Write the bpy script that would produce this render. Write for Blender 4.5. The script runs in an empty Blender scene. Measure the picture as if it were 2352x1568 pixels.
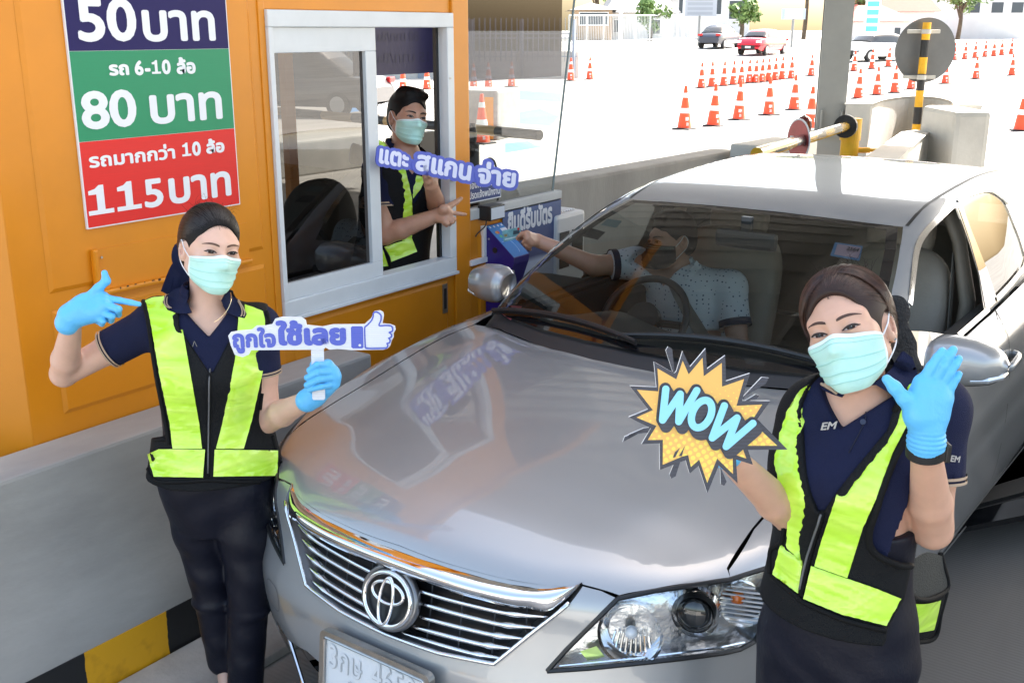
import bpy, bmesh, math, random
import numpy as np
from mathutils import Vector, Matrix
from mathutils.geometry import delaunay_2d_cdt
from mathutils.bvhtree import BVHTree
SC = bpy.context.scene
COL = SC.collection
RAD = math.radians
rng = random.Random(7)

# ------------------------------------------------------------------ camera
# the photo measured on a 2352 x 1568 grid; lens and pose solved from it
GW, GH, FOC, CAMH = 2352., 1568., 2476., 2.065
YAW, PITCH = RAD(35.3), RAD(16.1)
cam = bpy.data.cameras.new('camera'); camo = bpy.data.objects.new('camera', cam); COL.objects.link(camo)
cam.sensor_width = 36.; cam.lens = 36. * FOC / GW; cam.clip_start = .05; cam.clip_end = 2000
camo.location = (0, 0, CAMH); camo.rotation_euler = (RAD(90) - PITCH, 0, YAW)
SC.camera = camo
FW = np.array([-math.sin(YAW) * math.cos(PITCH), math.cos(YAW) * math.cos(PITCH), -math.sin(PITCH)])
RT = np.array([math.cos(YAW), math.sin(YAW), 0.]); UPV = np.cross(RT, FW); CAMP = np.array([0, 0, CAMH])
FH = np.array([-math.sin(YAW), math.cos(YAW), 0.])

# ------------------------------------------------------------------ light
world = bpy.data.worlds.new('World'); SC.world = world; world.use_nodes = True
SUN_EL, SUN_AZ = RAD(48), RAD(14)      # azimuth measured clockwise from +Y
wn = world.node_tree.nodes; wl = world.node_tree.links
sky = wn.new('ShaderNodeTexSky'); sky.sky_type = 'NISHITA'; sky.sun_disc = False
sky.sun_elevation = SUN_EL; sky.sun_rotation = SUN_AZ; sky.air_density = 1.0; sky.dust_density = 3.5; sky.ozone_density = 1.0
wb = wn.new('ShaderNodeMix'); wb.data_type = 'RGBA'; wb.blend_type = 'MULTIPLY'; wb.inputs[0].default_value = 1.; wb.inputs['B'].default_value = (1.06, 1.0, .88, 1)
wl.new(sky.outputs[0], wb.inputs['A']); wl.new(wb.outputs['Result'], wn['Background'].inputs[0]); wn['Background'].inputs[1].default_value = .15
sun = bpy.data.lights.new('sun', 'SUN'); suno = bpy.data.objects.new('sun', sun); COL.objects.link(suno)
sun.energy = 5.0; sun.angle = RAD(.6); sun.color = (1., .965, .91)
sd = Vector((math.sin(SUN_AZ) * math.cos(SUN_EL), math.cos(SUN_AZ) * math.cos(SUN_EL), math.sin(SUN_EL)))
suno.rotation_euler = sd.to_track_quat('Z', 'Y').to_euler()
SC.view_settings.view_transform = 'Standard'; SC.view_settings.look = 'None'
SC.view_settings.exposure = 2.1; SC.view_settings.gamma = 1.0
SC.render.engine = 'CYCLES'
SC.cycles.use_denoising = True
SC.cycles.max_bounces = 10; SC.cycles.diffuse_bounces = 5; SC.cycles.glossy_bounces = 5
SC.cycles.transparent_max_bounces = 16; SC.cycles.transmission_bounces = 6
SC.cycles.caustics_reflective = False; SC.cycles.caustics_refractive = False
SC.cycles.sample_clamp_indirect = 8

# ------------------------------------------------------------------ rays
def ray(u, v): return FW + RT * ((u - GW / 2) / FOC) - UPV * ((v - GH / 2) / FOC)
def at(u, v, x=None, y=None, z=None, h=None, d=None):
    """the place in the scene that a point of the photo shows, on a given plane"""
    r = ray(u, v)
    if d is not None: return CAMP + r * d
    if h is not None: return CAMP + r * (h / (r @ FH))
    i, val = (0, x) if x is not None else (1, y) if y is not None else (2, z)
    return CAMP + r * ((val - CAMP[i]) / r[i])
def gz(P):
    r = P[0] * FH[0] + P[1] * FH[1]
    return min(max(0., .030 * (r - 45)), 1.25)
def gat(u, v):
    P = at(u, v, z=0)
    r = ray(u, v)
    t = 2.0
    while t < 400:
        P = CAMP + r * t
        if P[2] <= gz(P): return P
        t += .05 if t < 60 else .2
    return P

# ------------------------------------------------------------------ materials
MATS = {}
def mat(name, col, rough=.5, metal=0., coat=0., var=0., vs=8., bump=0., bs=60., spec=.5, alpha=1., coat_r=.03, stretch=None, aniso=0., sheen=0., sss=0.):
    if name in MATS: return MATS[name]
    m = bpy.data.materials.new(name); m.use_nodes = True; MATS[name] = m
    nt = m.node_tree; b = nt.nodes['Principled BSDF']
    b.inputs['Base Color'].default_value = (*col, 1); b.inputs['Roughness'].default_value = rough
    b.inputs['Metallic'].default_value = metal; b.inputs['Coat Weight'].default_value = coat; b.inputs['Coat Roughness'].default_value = coat_r
    b.inputs['Specular IOR Level'].default_value = spec; b.inputs['Alpha'].default_value = alpha
    if sheen: b.inputs['Sheen Weight'].default_value = sheen; b.inputs['Sheen Roughness'].default_value = .4
    if sss:
        b.inputs['Subsurface Weight'].default_value = sss; b.inputs['Subsurface Radius'].default_value = (1., .35, .2); b.inputs['Subsurface Scale'].default_value = .006
    tc = nt.nodes.new('ShaderNodeTexCoord')
    src = tc.outputs['Object']
    if stretch:
        mp = nt.nodes.new('ShaderNodeMapping'); mp.inputs['Scale'].default_value = stretch
        nt.links.new(src, mp.inputs[0]); src = mp.outputs[0]
    if var:
        n = nt.nodes.new('ShaderNodeTexNoise'); n.inputs['Scale'].default_value = vs; n.inputs['Detail'].default_value = 6; n.inputs['Roughness'].default_value = .6
        nt.links.new(src, n.inputs['Vector'])
        r = nt.nodes.new('ShaderNodeValToRGB'); r.color_ramp.elements[0].position = .3; r.color_ramp.elements[1].position = .7
        lo = [max(0, c * (1 - var)) for c in col]; hi = [min(1, c * (1 + var)) for c in col]
        r.color_ramp.elements[0].color = (*lo, 1); r.color_ramp.elements[1].color = (*hi, 1)
        nt.links.new(n.outputs[0], r.inputs[0]); nt.links.new(r.outputs[0], b.inputs['Base Color'])
        mr = nt.nodes.new('ShaderNodeMapRange'); mr.inputs['To Min'].default_value = max(0, rough * (1 - var * .6)); mr.inputs['To Max'].default_value = min(1, rough * (1 + var * .6))
        nt.links.new(n.outputs[0], mr.inputs[0]); nt.links.new(mr.outputs[0], b.inputs['Roughness'])
    if bump:
        n2 = nt.nodes.new('ShaderNodeTexNoise'); n2.inputs['Scale'].default_value = bs; n2.inputs['Detail'].default_value = 4
        nt.links.new(src, n2.inputs['Vector'])
        bp = nt.nodes.new('ShaderNodeBump'); bp.inputs['Strength'].default_value = bump; bp.inputs['Distance'].default_value = .01
        nt.links.new(n2.outputs[0], bp.inputs['Height']); nt.links.new(bp.outputs[0], b.inputs['Normal'])
    return m
def glass(name, tint=(.9, .93, .92), refl=1.0, ior=1.5, rough=0.):
    m = bpy.data.materials.new(name); m.use_nodes = True; nt = m.node_tree; nt.nodes.clear()
    o = nt.nodes.new('ShaderNodeOutputMaterial'); t = nt.nodes.new('ShaderNodeBsdfTransparent'); g = nt.nodes.new('ShaderNodeBsdfGlossy')
    f = nt.nodes.new('ShaderNodeFresnel'); mx = nt.nodes.new('ShaderNodeMixShader'); mu = nt.nodes.new('ShaderNodeMath'); mu.operation = 'MULTIPLY'
    geo = nt.nodes.new('ShaderNodeNewGeometry')
    t.inputs[0].default_value = (*tint, 1); g.inputs['Roughness'].default_value = rough; f.inputs[0].default_value = ior
    # the same pane from both sides
    mi = nt.nodes.new('ShaderNodeMix'); mi.data_type = 'FLOAT'; mi.inputs['A'].default_value = ior; mi.inputs['B'].default_value = 1 / ior
    nt.links.new(geo.outputs['Backfacing'], mi.inputs['Factor']); nt.links.new(mi.outputs['Result'], f.inputs[0])
    mu.inputs[1].default_value = refl; nt.links.new(f.outputs[0], mu.inputs[0])
    nt.links.new(mu.outputs[0], mx.inputs[0]); nt.links.new(t.outputs[0], mx.inputs[1]); nt.links.new(g.outputs[0], mx.inputs[2]); nt.links.new(mx.outputs[0], o.inputs[0])
    MATS[name] = m
    return m
def nodes_of(m): return m.node_tree.nodes, m.node_tree.links, m.node_tree.nodes['Principled BSDF']

ORANGE = mat('orange_paint', (.64, .225, .005), .38, var=.11, vs=1.6, bump=.04, bs=25)
ALU = mat('white_aluminium', (.62, .65, .67), .35, metal=.0, var=.05, vs=6)
CONC = mat('concrete', (.33, .32, .30), .85, var=.22, vs=3.5, bump=.25, bs=45)
CONC2 = mat('pale_concrete', (.52, .50, .46), .85, var=.12, vs=2.5, bump=.2, bs=30)
BLACK = mat('black_plastic', (.012, .012, .013), .4)
RUBBER = mat('rubber', (.02, .02, .021), .7, var=.15, vs=20)
DARK = mat('dark_void', (.008, .008, .009), .9)
WHITEP = mat('white_paint', (.8, .8, .8), .45)
CHROME = mat('chrome', (.86, .87, .89), .045, metal=1.)
STEEL = mat('brushed_steel', (.48, .46, .43), .28, metal=1., var=.1, vs=30)
YEL = mat('yellow_paint', (.80, .42, .01), .45, var=.12, vs=6, bump=.05)
BLK = mat('black_paint', (.018, .018, .02), .5, var=.3, vs=6)
NAVYB = mat('sign_navy', (.011, .008, .085), .5, spec=.25)
GREENB = mat('sign_green', (.0, .23, .10), .45, var=.05, vs=12, stretch=(1, 1, 60))
REDB = mat('sign_red', (.66, .008, .007), .45, var=.06, vs=12, stretch=(1, 1, 60))
SIGNW = mat('sign_white', (.74, .76, .80), .4)
GREYST = mat('grey_steel_paint', (.27, .275, .265), .5, var=.06, vs=4)

# ------------------------------------------------------------------ object builders
ORG = {}
def tag(o, label=None, cat=None, group=None, kind=None):
    if label: o['label'] = label
    if cat: o['category'] = cat
    if group: o['group'] = group
    if kind: o['kind'] = kind
    return o
def thing(name, label, cat, loc=(0, 0, 0), group=None):
    o = bpy.data.objects.new(name, None); COL.objects.link(o); o.empty_display_size = .1
    o.location = tuple(loc); ORG[o.name] = np.array(loc, float)
    return tag(o, label, cat, group)
def mk(name, V, Fc, m, parent=None, smooth=False, fm=None, normals=None, label=None, cat=None, group=None, kind=None, loc=None, auto=None):
    """one mesh object; V in scene coordinates"""
    V = np.asarray(V, float).reshape(-1, 3)
    org = ORG[parent.name] if parent else (np.array(loc, float) if loc is not None else np.zeros(3))
    me = bpy.data.meshes.new(name)
    me.from_pydata((V - org).tolist(), [], [tuple(int(i) for i in f) for f in Fc]); me.update()
    ms = m if isinstance(m, (list, tuple)) else [m]
    for q in ms: me.materials.append(q)
    if fm is not None: me.polygons.foreach_set('material_index', np.asarray(fm, np.int32))
    if smooth or normals is not None:
        me.polygons.foreach_set('use_smooth', np.ones(len(me.polygons), bool))
    if auto is not None:
        me.polygons.foreach_set('use_smooth', np.ones(len(me.polygons), bool))
        me.set_sharp_from_angle(angle=RAD(auto))
    if normals is not None:
        me.normals_split_custom_set_from_vertices([tuple(n) for n in normals])
    o = bpy.data.objects.new(name, me); COL.objects.link(o)
    if parent: o.parent = parent
    elif loc is not None: o.location = tuple(loc)
    ORG[o.name] = org
    if parent and parent.type == 'MESH' and parent.parent is None and tuple(parent.location) != (0, 0, 0): pass
    return tag(o, label, cat, group, kind)
class MB:
    """collects pieces of one mesh"""
    def __init__(s): s.v = []; s.f = []; s.n = 0; s.mi = []
    def add(s, V, Fc, mi=0):
        V = np.asarray(V, float).reshape(-1, 3)
        s.v.append(V); s.f += [tuple(i + s.n for i in f) for f in Fc]; s.mi += [mi] * len(Fc); s.n += len(V); return s
    def box(s, lo, hi, mi=0, bev=0.):
        lo = np.minimum(lo, hi) if False else np.array(lo, float); hi = np.array(hi, float)
        l = np.minimum(lo, hi); h = np.maximum(lo, hi)
        return s.obox((l + h) / 2, np.eye(3), (h - l) / 2, mi, bev)
    def obox(s, c, axes, half, mi=0, bev=0.):
        c = np.array(c, float); A = np.array(axes, float); hx, hy, hz = half
        bev = min(bev, min(half) * .9)
        if bev <= 0:
            P = [(sx * hx, sy * hy, sz * hz) for sx in (-1, 1) for sy in (-1, 1) for sz in (-1, 1)]
            Fc = [(0, 1, 3, 2), (4, 6, 7, 5), (0, 4, 5, 1), (2, 3, 7, 6), (0, 2, 6, 4), (1, 5, 7, 3)]
            return s.add(c + np.array(P) @ A, Fc, mi)
        bm = bmesh.new(); bmesh.ops.create_cube(bm, size=2.)
        for v in bm.verts: v.co = (v.co.x * hx, v.co.y * hy, v.co.z * hz)
        bmesh.ops.bevel(bm, geom=bm.edges[:], offset=bev, segments=2, affect='EDGES', profile=.6)
        bm.verts.index_update()
        P = np.array([v.co[:] for v in bm.verts]); Fc = [tuple(v.index for v in f.verts) for f in bm.faces]; bm.free()
        return s.add(c + P @ A, Fc, mi)
    def beam(s, a, b, w, h, mi=0, bev=0., up=(0, 0, 1)):
        a = np.array(a, float); b = np.array(b, float); d = b - a; L = np.linalg.norm(d); d = d / L
        u = np.array(up, float); r = np.cross(d, u); r /= np.linalg.norm(r); u = np.cross(r, d)
        return s.obox((a + b) / 2, [r, d, u], (w / 2, L / 2, h / 2), mi, bev)
    def tube(s, pts, rad, n=10, mi=0, cap=True, flat=None):
        V, Fc = tube_mesh(pts, rad, n, cap, flat); return s.add(V, Fc, mi)
    def disc(s, c, nrm, r, n=32, thick=0., mi=0):
        c = np.array(c, float); nrm = np.array(nrm, float); nrm /= np.linalg.norm(nrm)
        return s.tube([c - nrm * thick / 2, c + nrm * thick / 2], [r, r], n, mi)
    def build(s, name, m, parent=None, **k):
        return mk(name, np.concatenate(s.v), s.f, m, parent, fm=s.mi if isinstance(m, (list, tuple)) else None, **k)
def frames(P):
    P = np.asarray(P, float); n = len(P); T = np.gradient(P, axis=0) if n > 2 else np.repeat((P[-1:] - P[:1]), n, 0)
    T /= np.linalg.norm(T, axis=1)[:, None] + 1e-12
    ref = np.array([0, 0, 1.]) if abs(T[0][2]) < .9 else np.array([1., 0, 0])
    N = []; nprev = np.cross(T[0], ref); nprev /= np.linalg.norm(nprev)
    for t in T:
        nprev = nprev - t * (nprev @ t); nprev /= np.linalg.norm(nprev); N.append(nprev.copy())
    N = np.array(N); return T, N, np.cross(T, N)
def tube_mesh(pts, rad, n=10, cap=True, flat=None):
    P = np.asarray(pts, float); k = len(P); rad = np.broadcast_to(np.asarray(rad, float), (k,))
    T, N, B = frames(P)
    a = np.arange(n) * 2 * np.pi / n
    fb = 1. if flat is None else flat
    V = (P[:, None] + rad[:, None, None] * (np.cos(a)[None, :, None] * N[:, None] + fb * np.sin(a)[None, :, None] * B[:, None])).reshape(-1, 3)
    Fc = []
    for i in range(k - 1):
        for j in range(n):
            j2 = (j + 1) % n; Fc.append((i * n + j, i * n + j2, (i + 1) * n + j2, (i + 1) * n + j))
    if cap: Fc.append(tuple(range(n))[::-1]); Fc.append(tuple(range((k - 1) * n, k * n)))
    return V, Fc
def spline(pts, m=6, closed=False):
    """Catmull-Rom through the points"""
    P = np.asarray(pts, float); n = len(P); out = []
    rngn = n if closed else n - 1
    for i in range(rngn):
        if closed: p0, p1, p2, p3 = P[(i - 1) % n], P[i], P[(i + 1) % n], P[(i + 2) % n]
        else: p0, p1, p2, p3 = P[max(i - 1, 0)], P[i], P[i + 1], P[min(i + 2, n - 1)]
        for t in np.arange(m) / m:
            out.append(.5 * (2 * p1 + (p2 - p0) * t + (2 * p0 - 5 * p1 + 4 * p2 - p3) * t * t + (3 * p1 - p0 - 3 * p2 + p3) * t ** 3))
    if not closed: out.append(P[-1])
    return np.array(out)
def resample(P, step, closed=True):
    P = np.asarray(P, float)
    Q = np.vstack([P, P[:1]]) if closed else P
    out = []
    for a, b in zip(Q[:-1], Q[1:]):
        k = max(1, int(math.ceil(np.linalg.norm(b - a) / step)))
        out += [a + (b - a) * i / k for i in range(k)]
    if not closed: out.append(Q[-1])
    return np.array(out)
def inside(P, poly):
    x, y = P[:, 0], P[:, 1]; c = np.zeros(len(P), bool); n = len(poly)
    for i in range(n):
        x1, y1 = poly[i]; x2, y2 = poly[(i + 1) % n]
        if y1 == y2: continue
        c ^= ((y1 > y) != (y2 > y)) & (x < (x2 - x1) * (y - y1) / (y2 - y1) + x1)
    return c
def edge_dist(P, poly):
    d = np.full(len(P), 1e9); n = len(poly)
    for i in range(n):
        a = poly[i]; b = poly[(i + 1) % n]; e = b - a; L = e @ e + 1e-18
        t = np.clip(((P - a) @ e) / L, 0, 1); q = a + t[:, None] * e
        d = np.minimum(d, np.hypot(*(P - q).T))
    return d
def fill2d(outer, holes=(), step=.02, edge=None):
    """triangulate an outline with holes, with evenly spread inner points"""
    outer = resample(outer, edge or step); holes = [resample(h, edge or step) for h in holes]
    lo, hi = outer.min(0), outer.max(0)
    gx = np.arange(lo[0] + step * .5, hi[0], step); gy = np.arange(lo[1] + step * .43, hi[1], step * .87)
    G = np.array([(x + (j % 2) * step * .5, y) for j, y in enumerate(gy) for x in gx]).reshape(-1, 2)
    if len(G):
        k = inside(G, outer) & (edge_dist(G, outer) > step * .45)
        for h in holes: k &= ~inside(G, h) & (edge_dist(G, h) > step * .45)
        G = G[k]
    pts = [tuple(p) for p in outer]; E = [(i, (i + 1) % len(outer)) for i in range(len(outer))]
    for h in holes:
        o = len(pts); pts += [tuple(p) for p in h]; E += [(o + i, o + (i + 1) % len(h)) for i in range(len(h))]
    pts += [tuple(p) for p in G]
    v, e, f, *_ = delaunay_2d_cdt([Vector(p) for p in pts], E, [], 0, 1e-9)
    V = np.array([p[:] for p in v]); Fc = np.array([t for t in f if len(t) == 3])
    c = V[Fc].mean(1)
    k = inside(c, outer)
    for h in holes: k &= ~inside(c, h)
    Fc = Fc[k]
    a = V[Fc]; s = (a[:, 1, 0] - a[:, 0, 0]) * (a[:, 2, 1] - a[:, 0, 1]) - (a[:, 1, 1] - a[:, 0, 1]) * (a[:, 2, 0] - a[:, 0, 0])
    Fc[s < 0] = Fc[s < 0][:, ::-1]
    return V, Fc
def solid(V, Fc, N, t):
    """give an open sheet a thickness t behind it"""
    V = np.asarray(V, float); Fc = [tuple(f) for f in Fc]; n = len(V)
    N = np.broadcast_to(np.asarray(N, float), V.shape)
    ed = {}
    for f in Fc:
        for i in range(len(f)):
            a, b = f[i], f[(i + 1) % len(f)]
            if (b, a) in ed: del ed[(b, a)]
            else: ed[(a, b)] = 1
    W = np.vstack([V, V - N * t]); G = Fc + [tuple(i + n for i in f[::-1]) for f in Fc] + [(b, a, a + n, b + n) for a, b in ed]
    return W, G, len(Fc)
TXT = {}
def text2d(s, bold=0., nd=8):
    """outline of a line of writing as flat triangles, left at 0, unit letter height"""
    nd = 22 if bold > .1 else nd
    key = (s, bold)
    if key in TXT: return TXT[key]
    if len(s) > 1 and '1' in s and all(ch in '0123456789-' for ch in s):
        Ws, Ls, Gs, x, n0 = [], [], [], 0., 0
        for ch in s:
            if ch == '1': W = np.array([(.22, .11), (.38, .11), (.38, .72), (.28, .72), (.20, .64), (.06, .60), (.06, .50), (.22, .50), (.03, 0), (.56, 0), (.56, .11), (.03, .11)]); L = np.zeros(12); G = [(0, 1, 2, 3, 7), (3, 4, 5, 6, 7), (8, 9, 10, 11)]
            else: W, L, G = text2d(ch, bold * .8)
            W = W - np.array([W[:, 0].min() - x, 0]); Ws.append(W); Ls.append(L); Gs += [tuple(i + n0 for i in f) for f in G]; n0 += len(W); x = W[:, 0].max() + .07
        TXT[key] = (np.concatenate(Ws), np.concatenate(Ls), Gs); return TXT[key]
    cu = bpy.data.curves.new('lettering', 'FONT'); cu.body = s; cu.resolution_u = 4
    o = bpy.data.objects.new('lettering', cu); COL.objects.link(o)
    dg = bpy.context.evaluated_depsgraph_get(); me = bpy.data.meshes.new_from_object(o.evaluated_get(dg))
    V = np.array([v.co[:2] for v in me.vertices]).reshape(-1, 2); Fc = [tuple(p.vertices) for p in me.polygons]
    bpy.data.objects.remove(o); bpy.data.curves.remove(cu); bpy.data.meshes.remove(me)
    out = [(V, 0)]
    if bold:
        out += [(V + bold * np.array([math.cos(a), math.sin(a)]), i + 1) for i, a in enumerate(np.arange(nd) * 2 * math.pi / nd)]
    W = np.concatenate([q for q, _ in out]); L = np.concatenate([np.full(len(q), k) for q, k in out])
    G = [tuple(i + k * len(V) for i in f) for k in range(len(out)) for f in Fc]
    TXT[key] = (W, L, G); return TXT[key]
def text_on(name, s, O, X, Y, m, parent, size=None, width=None, height=None, bold=.02, lift=.0008, center=False, shear=0., **k):
    """lay writing on a flat face: O lower left corner, X and Y unit directions"""
    W, L, G = text2d(s, bold); W = W.copy()
    lo, hi = W.min(0), W.max(0)
    O = np.array(O, float); X = np.array(X, float); Y = np.array(Y, float); N = np.cross(X, Y)
    if size: sx = sy = size; W = W - np.array([lo[0], 0])
    else:
        W = W - lo; sx = (width / (hi[0] - lo[0])) if width else None; sy = (height / (hi[1] - lo[1])) if height else None
        sx = sx or sy; sy = sy or sx
    if shear: W[:, 0] += shear * W[:, 1]
    U = W * np.array([sx, sy])
    if center: U[:, 0] -= (U[:, 0].max()) / 2
    P = O + U[:, :1] * X + U[:, 1:] * Y + (lift + L[:, None] * .00006) * N
    return mk(name, P, G, m, parent, **k)
def quad(name, pts, m, parent=None, thick=.003, **k):
    """flat board through four corners, thickness behind"""
    P = np.array(pts, float); n = np.cross(P[1] - P[0], P[3] - P[0]); n /= np.linalg.norm(n)
    W, G, _ = solid(P, [(0, 1, 2, 3)], n, thick)
    return mk(name, W, G, m, parent, **k)
def copy_thing(o, loc, label=None, group=None, rotz=None, scale=None):
    c = o.copy(); COL.objects.link(c); c.location = tuple(loc)
    if rotz is not None: c.rotation_euler = (0, 0, rotz)
    if scale is not None: c.scale = (scale,) * 3
    if label: c['label'] = label
    if group: c['group'] = group
    for ch in list(o.children):
        d = ch.copy(); COL.objects.link(d); d.parent = c
        for g in list(ch.children):
            e = g.copy(); COL.objects.link(e); e.parent = d
    return c
ORD = ['first', 'second', 'third', 'fourth', 'fifth', 'sixth', 'seventh', 'eighth', 'ninth', 'tenth', 'eleventh', 'twelfth', 'thirteenth', 'fourteenth', 'fifteenth']
# ================================================================== setting
def road_material():
    m = mat('road_concrete', (.40, .385, .36), .88, bump=.15, bs=40)
    n, l, b = nodes_of(m)
    geo = n.new('ShaderNodeNewGeometry'); sp = n.new('ShaderNodeSeparateXYZ'); l.new(geo.outputs['Position'], sp.inputs[0])
    # stains and tyre-worn streaks along the lane
    mp = n.new('ShaderNodeMapping'); mp.inputs['Scale'].default_value = (1.6, .25, 1); l.new(geo.outputs['Position'], mp.inputs[0])
    no = n.new('ShaderNodeTexNoise'); no.inputs['Scale'].default_value = 1.1; no.inputs['Detail'].default_value = 8; no.inputs['Roughness'].default_value = .65; l.new(mp.outputs[0], no.inputs['Vector'])
    # brushed grooves across the lane
    wv = n.new('ShaderNodeTexWave'); wv.bands_direction = 'Y'; wv.inputs['Scale'].default_value = 17; wv.inputs['Distortion'].default_value = 1.2; wv.inputs['Detail'].default_value = 2; l.new(geo.outputs['Position'], wv.inputs['Vector'])
    r = n.new('ShaderNodeValToRGB'); e = r.color_ramp.elements; e[0].position = .28; e[1].position = .72
    e[0].color = (.29, .275, .25, 1); e[1].color = (.47, .45, .42, 1); l.new(no.outputs[0], r.inputs[0])
    # lane slab where cars stop, its shade put into a darker colour
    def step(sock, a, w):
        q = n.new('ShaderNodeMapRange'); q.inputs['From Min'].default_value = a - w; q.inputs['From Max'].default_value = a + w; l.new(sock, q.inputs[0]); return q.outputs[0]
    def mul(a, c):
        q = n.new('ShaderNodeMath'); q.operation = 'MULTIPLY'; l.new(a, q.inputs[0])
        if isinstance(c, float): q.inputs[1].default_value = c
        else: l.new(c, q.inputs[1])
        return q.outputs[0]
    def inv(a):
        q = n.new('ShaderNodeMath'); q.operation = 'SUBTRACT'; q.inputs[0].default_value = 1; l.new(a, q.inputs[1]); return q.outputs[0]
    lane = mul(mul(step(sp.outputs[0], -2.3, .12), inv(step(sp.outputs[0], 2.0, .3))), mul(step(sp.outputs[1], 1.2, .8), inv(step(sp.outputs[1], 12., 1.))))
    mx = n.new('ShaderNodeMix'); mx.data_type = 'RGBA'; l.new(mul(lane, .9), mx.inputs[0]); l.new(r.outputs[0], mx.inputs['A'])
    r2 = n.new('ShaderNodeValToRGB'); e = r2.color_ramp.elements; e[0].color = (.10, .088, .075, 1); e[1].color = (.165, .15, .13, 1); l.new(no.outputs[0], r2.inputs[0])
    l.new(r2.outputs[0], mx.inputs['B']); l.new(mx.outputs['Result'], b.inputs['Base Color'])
    bp = n.new('ShaderNodeBump'); bp.inputs['Strength'].default_value = .16; bp.inputs['Distance'].default_value = .004; l.new(wv.outputs[0], bp.inputs['Height']); l.new(bp.outputs[0], b.inputs['Normal'])
    return m
ROAD = road_material()
# ground: one sheet, level round the toll plaza and rising gently far off
rs = [-400, -60, -20, -8, -4, 0, 2, 4, 6, 8, 12, 18, 25, 35, 45, 47, 52, 60, 70, 80, 86.67, 90, 95, 150, 400, 1500]
ts = [-900, -300, -120, -60, -30, -15, -8, -4, -2, 0, 2, 4, 8, 15, 30, 60, 120, 300, 900]
V = [(FH * r + RT * t + np.array([0, 0, min(max(0., .030 * (r - 45)), 1.25)])) for r in rs for t in ts]
Fc = [(i * len(ts) + j, i * len(ts) + j + 1, (i + 1) * len(ts) + j + 1, (i + 1) * len(ts) + j) for i in range(len(rs) - 1) for j in range(len(ts) - 1)]
mk('ground', V, Fc, ROAD, kind='structure', smooth=True)
# blue painted markings on the next lane, 4 mm above the road
BLUEP = mat('blue_road_paint', (.10, .28, .55), .7, var=.15, vs=5)
def mark(pts): return [tuple(np.array(gat(*p)) + (0, 0, .004)) for p in pts]
for k, pts in enumerate([[(1150, 205), (1290, 215), (1288, 235), (1150, 228)], [(1170, 262), (1240, 250), (1285, 268), (1265, 290), (1190, 285)], [(1160, 330), (1275, 318), (1272, 334), (1160, 352)], [(770, 235), (830, 232), (835, 255), (780, 262)]]):
    mk('road_marking', mark(pts), [tuple(range(len(pts)))], BLUEP, kind='structure')
# joint lines between the concrete slabs near the kerb
mk('slab_joint', [(-2.28, -2, .004), (-2.265, -2, .004), (-2.265, 9, .004), (-2.28, 9, .004)], [(0, 1, 2, 3)], mat('joint_tar', (.07, .065, .06), .9), kind='structure')
# island the booth stands on
MB().box((-5.3, 1.2, 0), (-2.84, 6.0, .16), bev=.02).build('island_kerb', CONC, kind='structure')
# canopy over the toll lanes
cm = mat('canopy_sheet', (.30, .30, .295), .6, var=.08, vs=1.5)
can = MB(); can.box((-22, 4.4, 5.7), (9, 15.5, 5.95))
for y in np.arange(4.7, 15.5, .55): can.box((-22, y, 5.62), (9, y + .06, 5.697))
for x in (-16, -9.2, -2.6, 4.): can.box((x, 4.5, 5.35), (x + .22, 15.4, 5.615))
can.build('plaza_canopy', cm, label='grey ribbed steel canopy roofing the toll lanes overhead', cat='canopy')

# ------------------------------------------------------------------ concrete barrier by the woman at the booth
BX, WX = -2.821, -3.01
ct = mat('barrier_concrete', (.33, .32, .30), .82, var=.30, vs=2.2, bump=.2, bs=30, stretch=(1, .35, 1))
B = thing('concrete_barrier', 'long grey concrete barrier with a black and yellow foot below the orange booth', 'barrier', (BX, 0, 0))
mb = MB(); mb.box((WX + .003, -4., 0), (BX, 3.02, .833), bev=.012); mb.build('barrier_wall', ct, B)
bm_ = mat('hazard_band', (.5, .25, .01), .5); n, l, b = nodes_of(bm_)
geo = n.new('ShaderNodeNewGeometry'); sp = n.new('ShaderNodeSeparateXYZ'); l.new(geo.outputs['Position'], sp.inputs[0])
no = n.new('ShaderNodeTexNoise'); no.inputs['Scale'].default_value = 14; no.inputs['Detail'].default_value = 5; l.new(geo.outputs['Position'], no.inputs['Vector'])
ad = n.new('ShaderNodeMath'); ad.operation = 'MULTIPLY_ADD'; ad.inputs[1].default_value = .02; l.new(no.outputs[0], ad.inputs[0]); l.new(sp.outputs[1], ad.inputs[2])
su = n.new('ShaderNodeMath'); su.operation = 'SUBTRACT'; su.inputs[1].default_value = 1.665; l.new(ad.outputs[0], su.inputs[0])
dv = n.new('ShaderNodeMath'); dv.operation = 'DIVIDE'; dv.inputs[1].default_value = .62; l.new(su.outputs[0], dv.inputs[0])
fr = n.new('ShaderNodeMath'); fr.operation = 'FRACT'; l.new(dv.outputs[0], fr.inputs[0])
gt = n.new('ShaderNodeMath'); gt.operation = 'LESS_THAN'; gt.inputs[1].default_value = .5; l.new(fr.outputs[0], gt.inputs[0])
r1 = n.new('ShaderNodeValToRGB'); e = r1.color_ramp.elements; e[0].position = .3; e[0].color = (.55, .27, .008, 1); e[1].position = .5; e[1].color = (.74, .37, .01, 1); l.new(no.outputs[0], r1.inputs[0])
mx = n.new('ShaderNodeMix'); mx.data_type = 'RGBA'; l.new(gt.outputs[0], mx.inputs[0]); mx.inputs['A'].default_value = (.012, .013, .014, 1); l.new(r1.outputs[0], mx.inputs['B'])
l.new(mx.outputs['Result'], b.inputs['Base Color'])
MB().box((BX + .0005, -4., .002), (BX + .003, 3.01, .188)).build('hazard_band', bm_, B)
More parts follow.
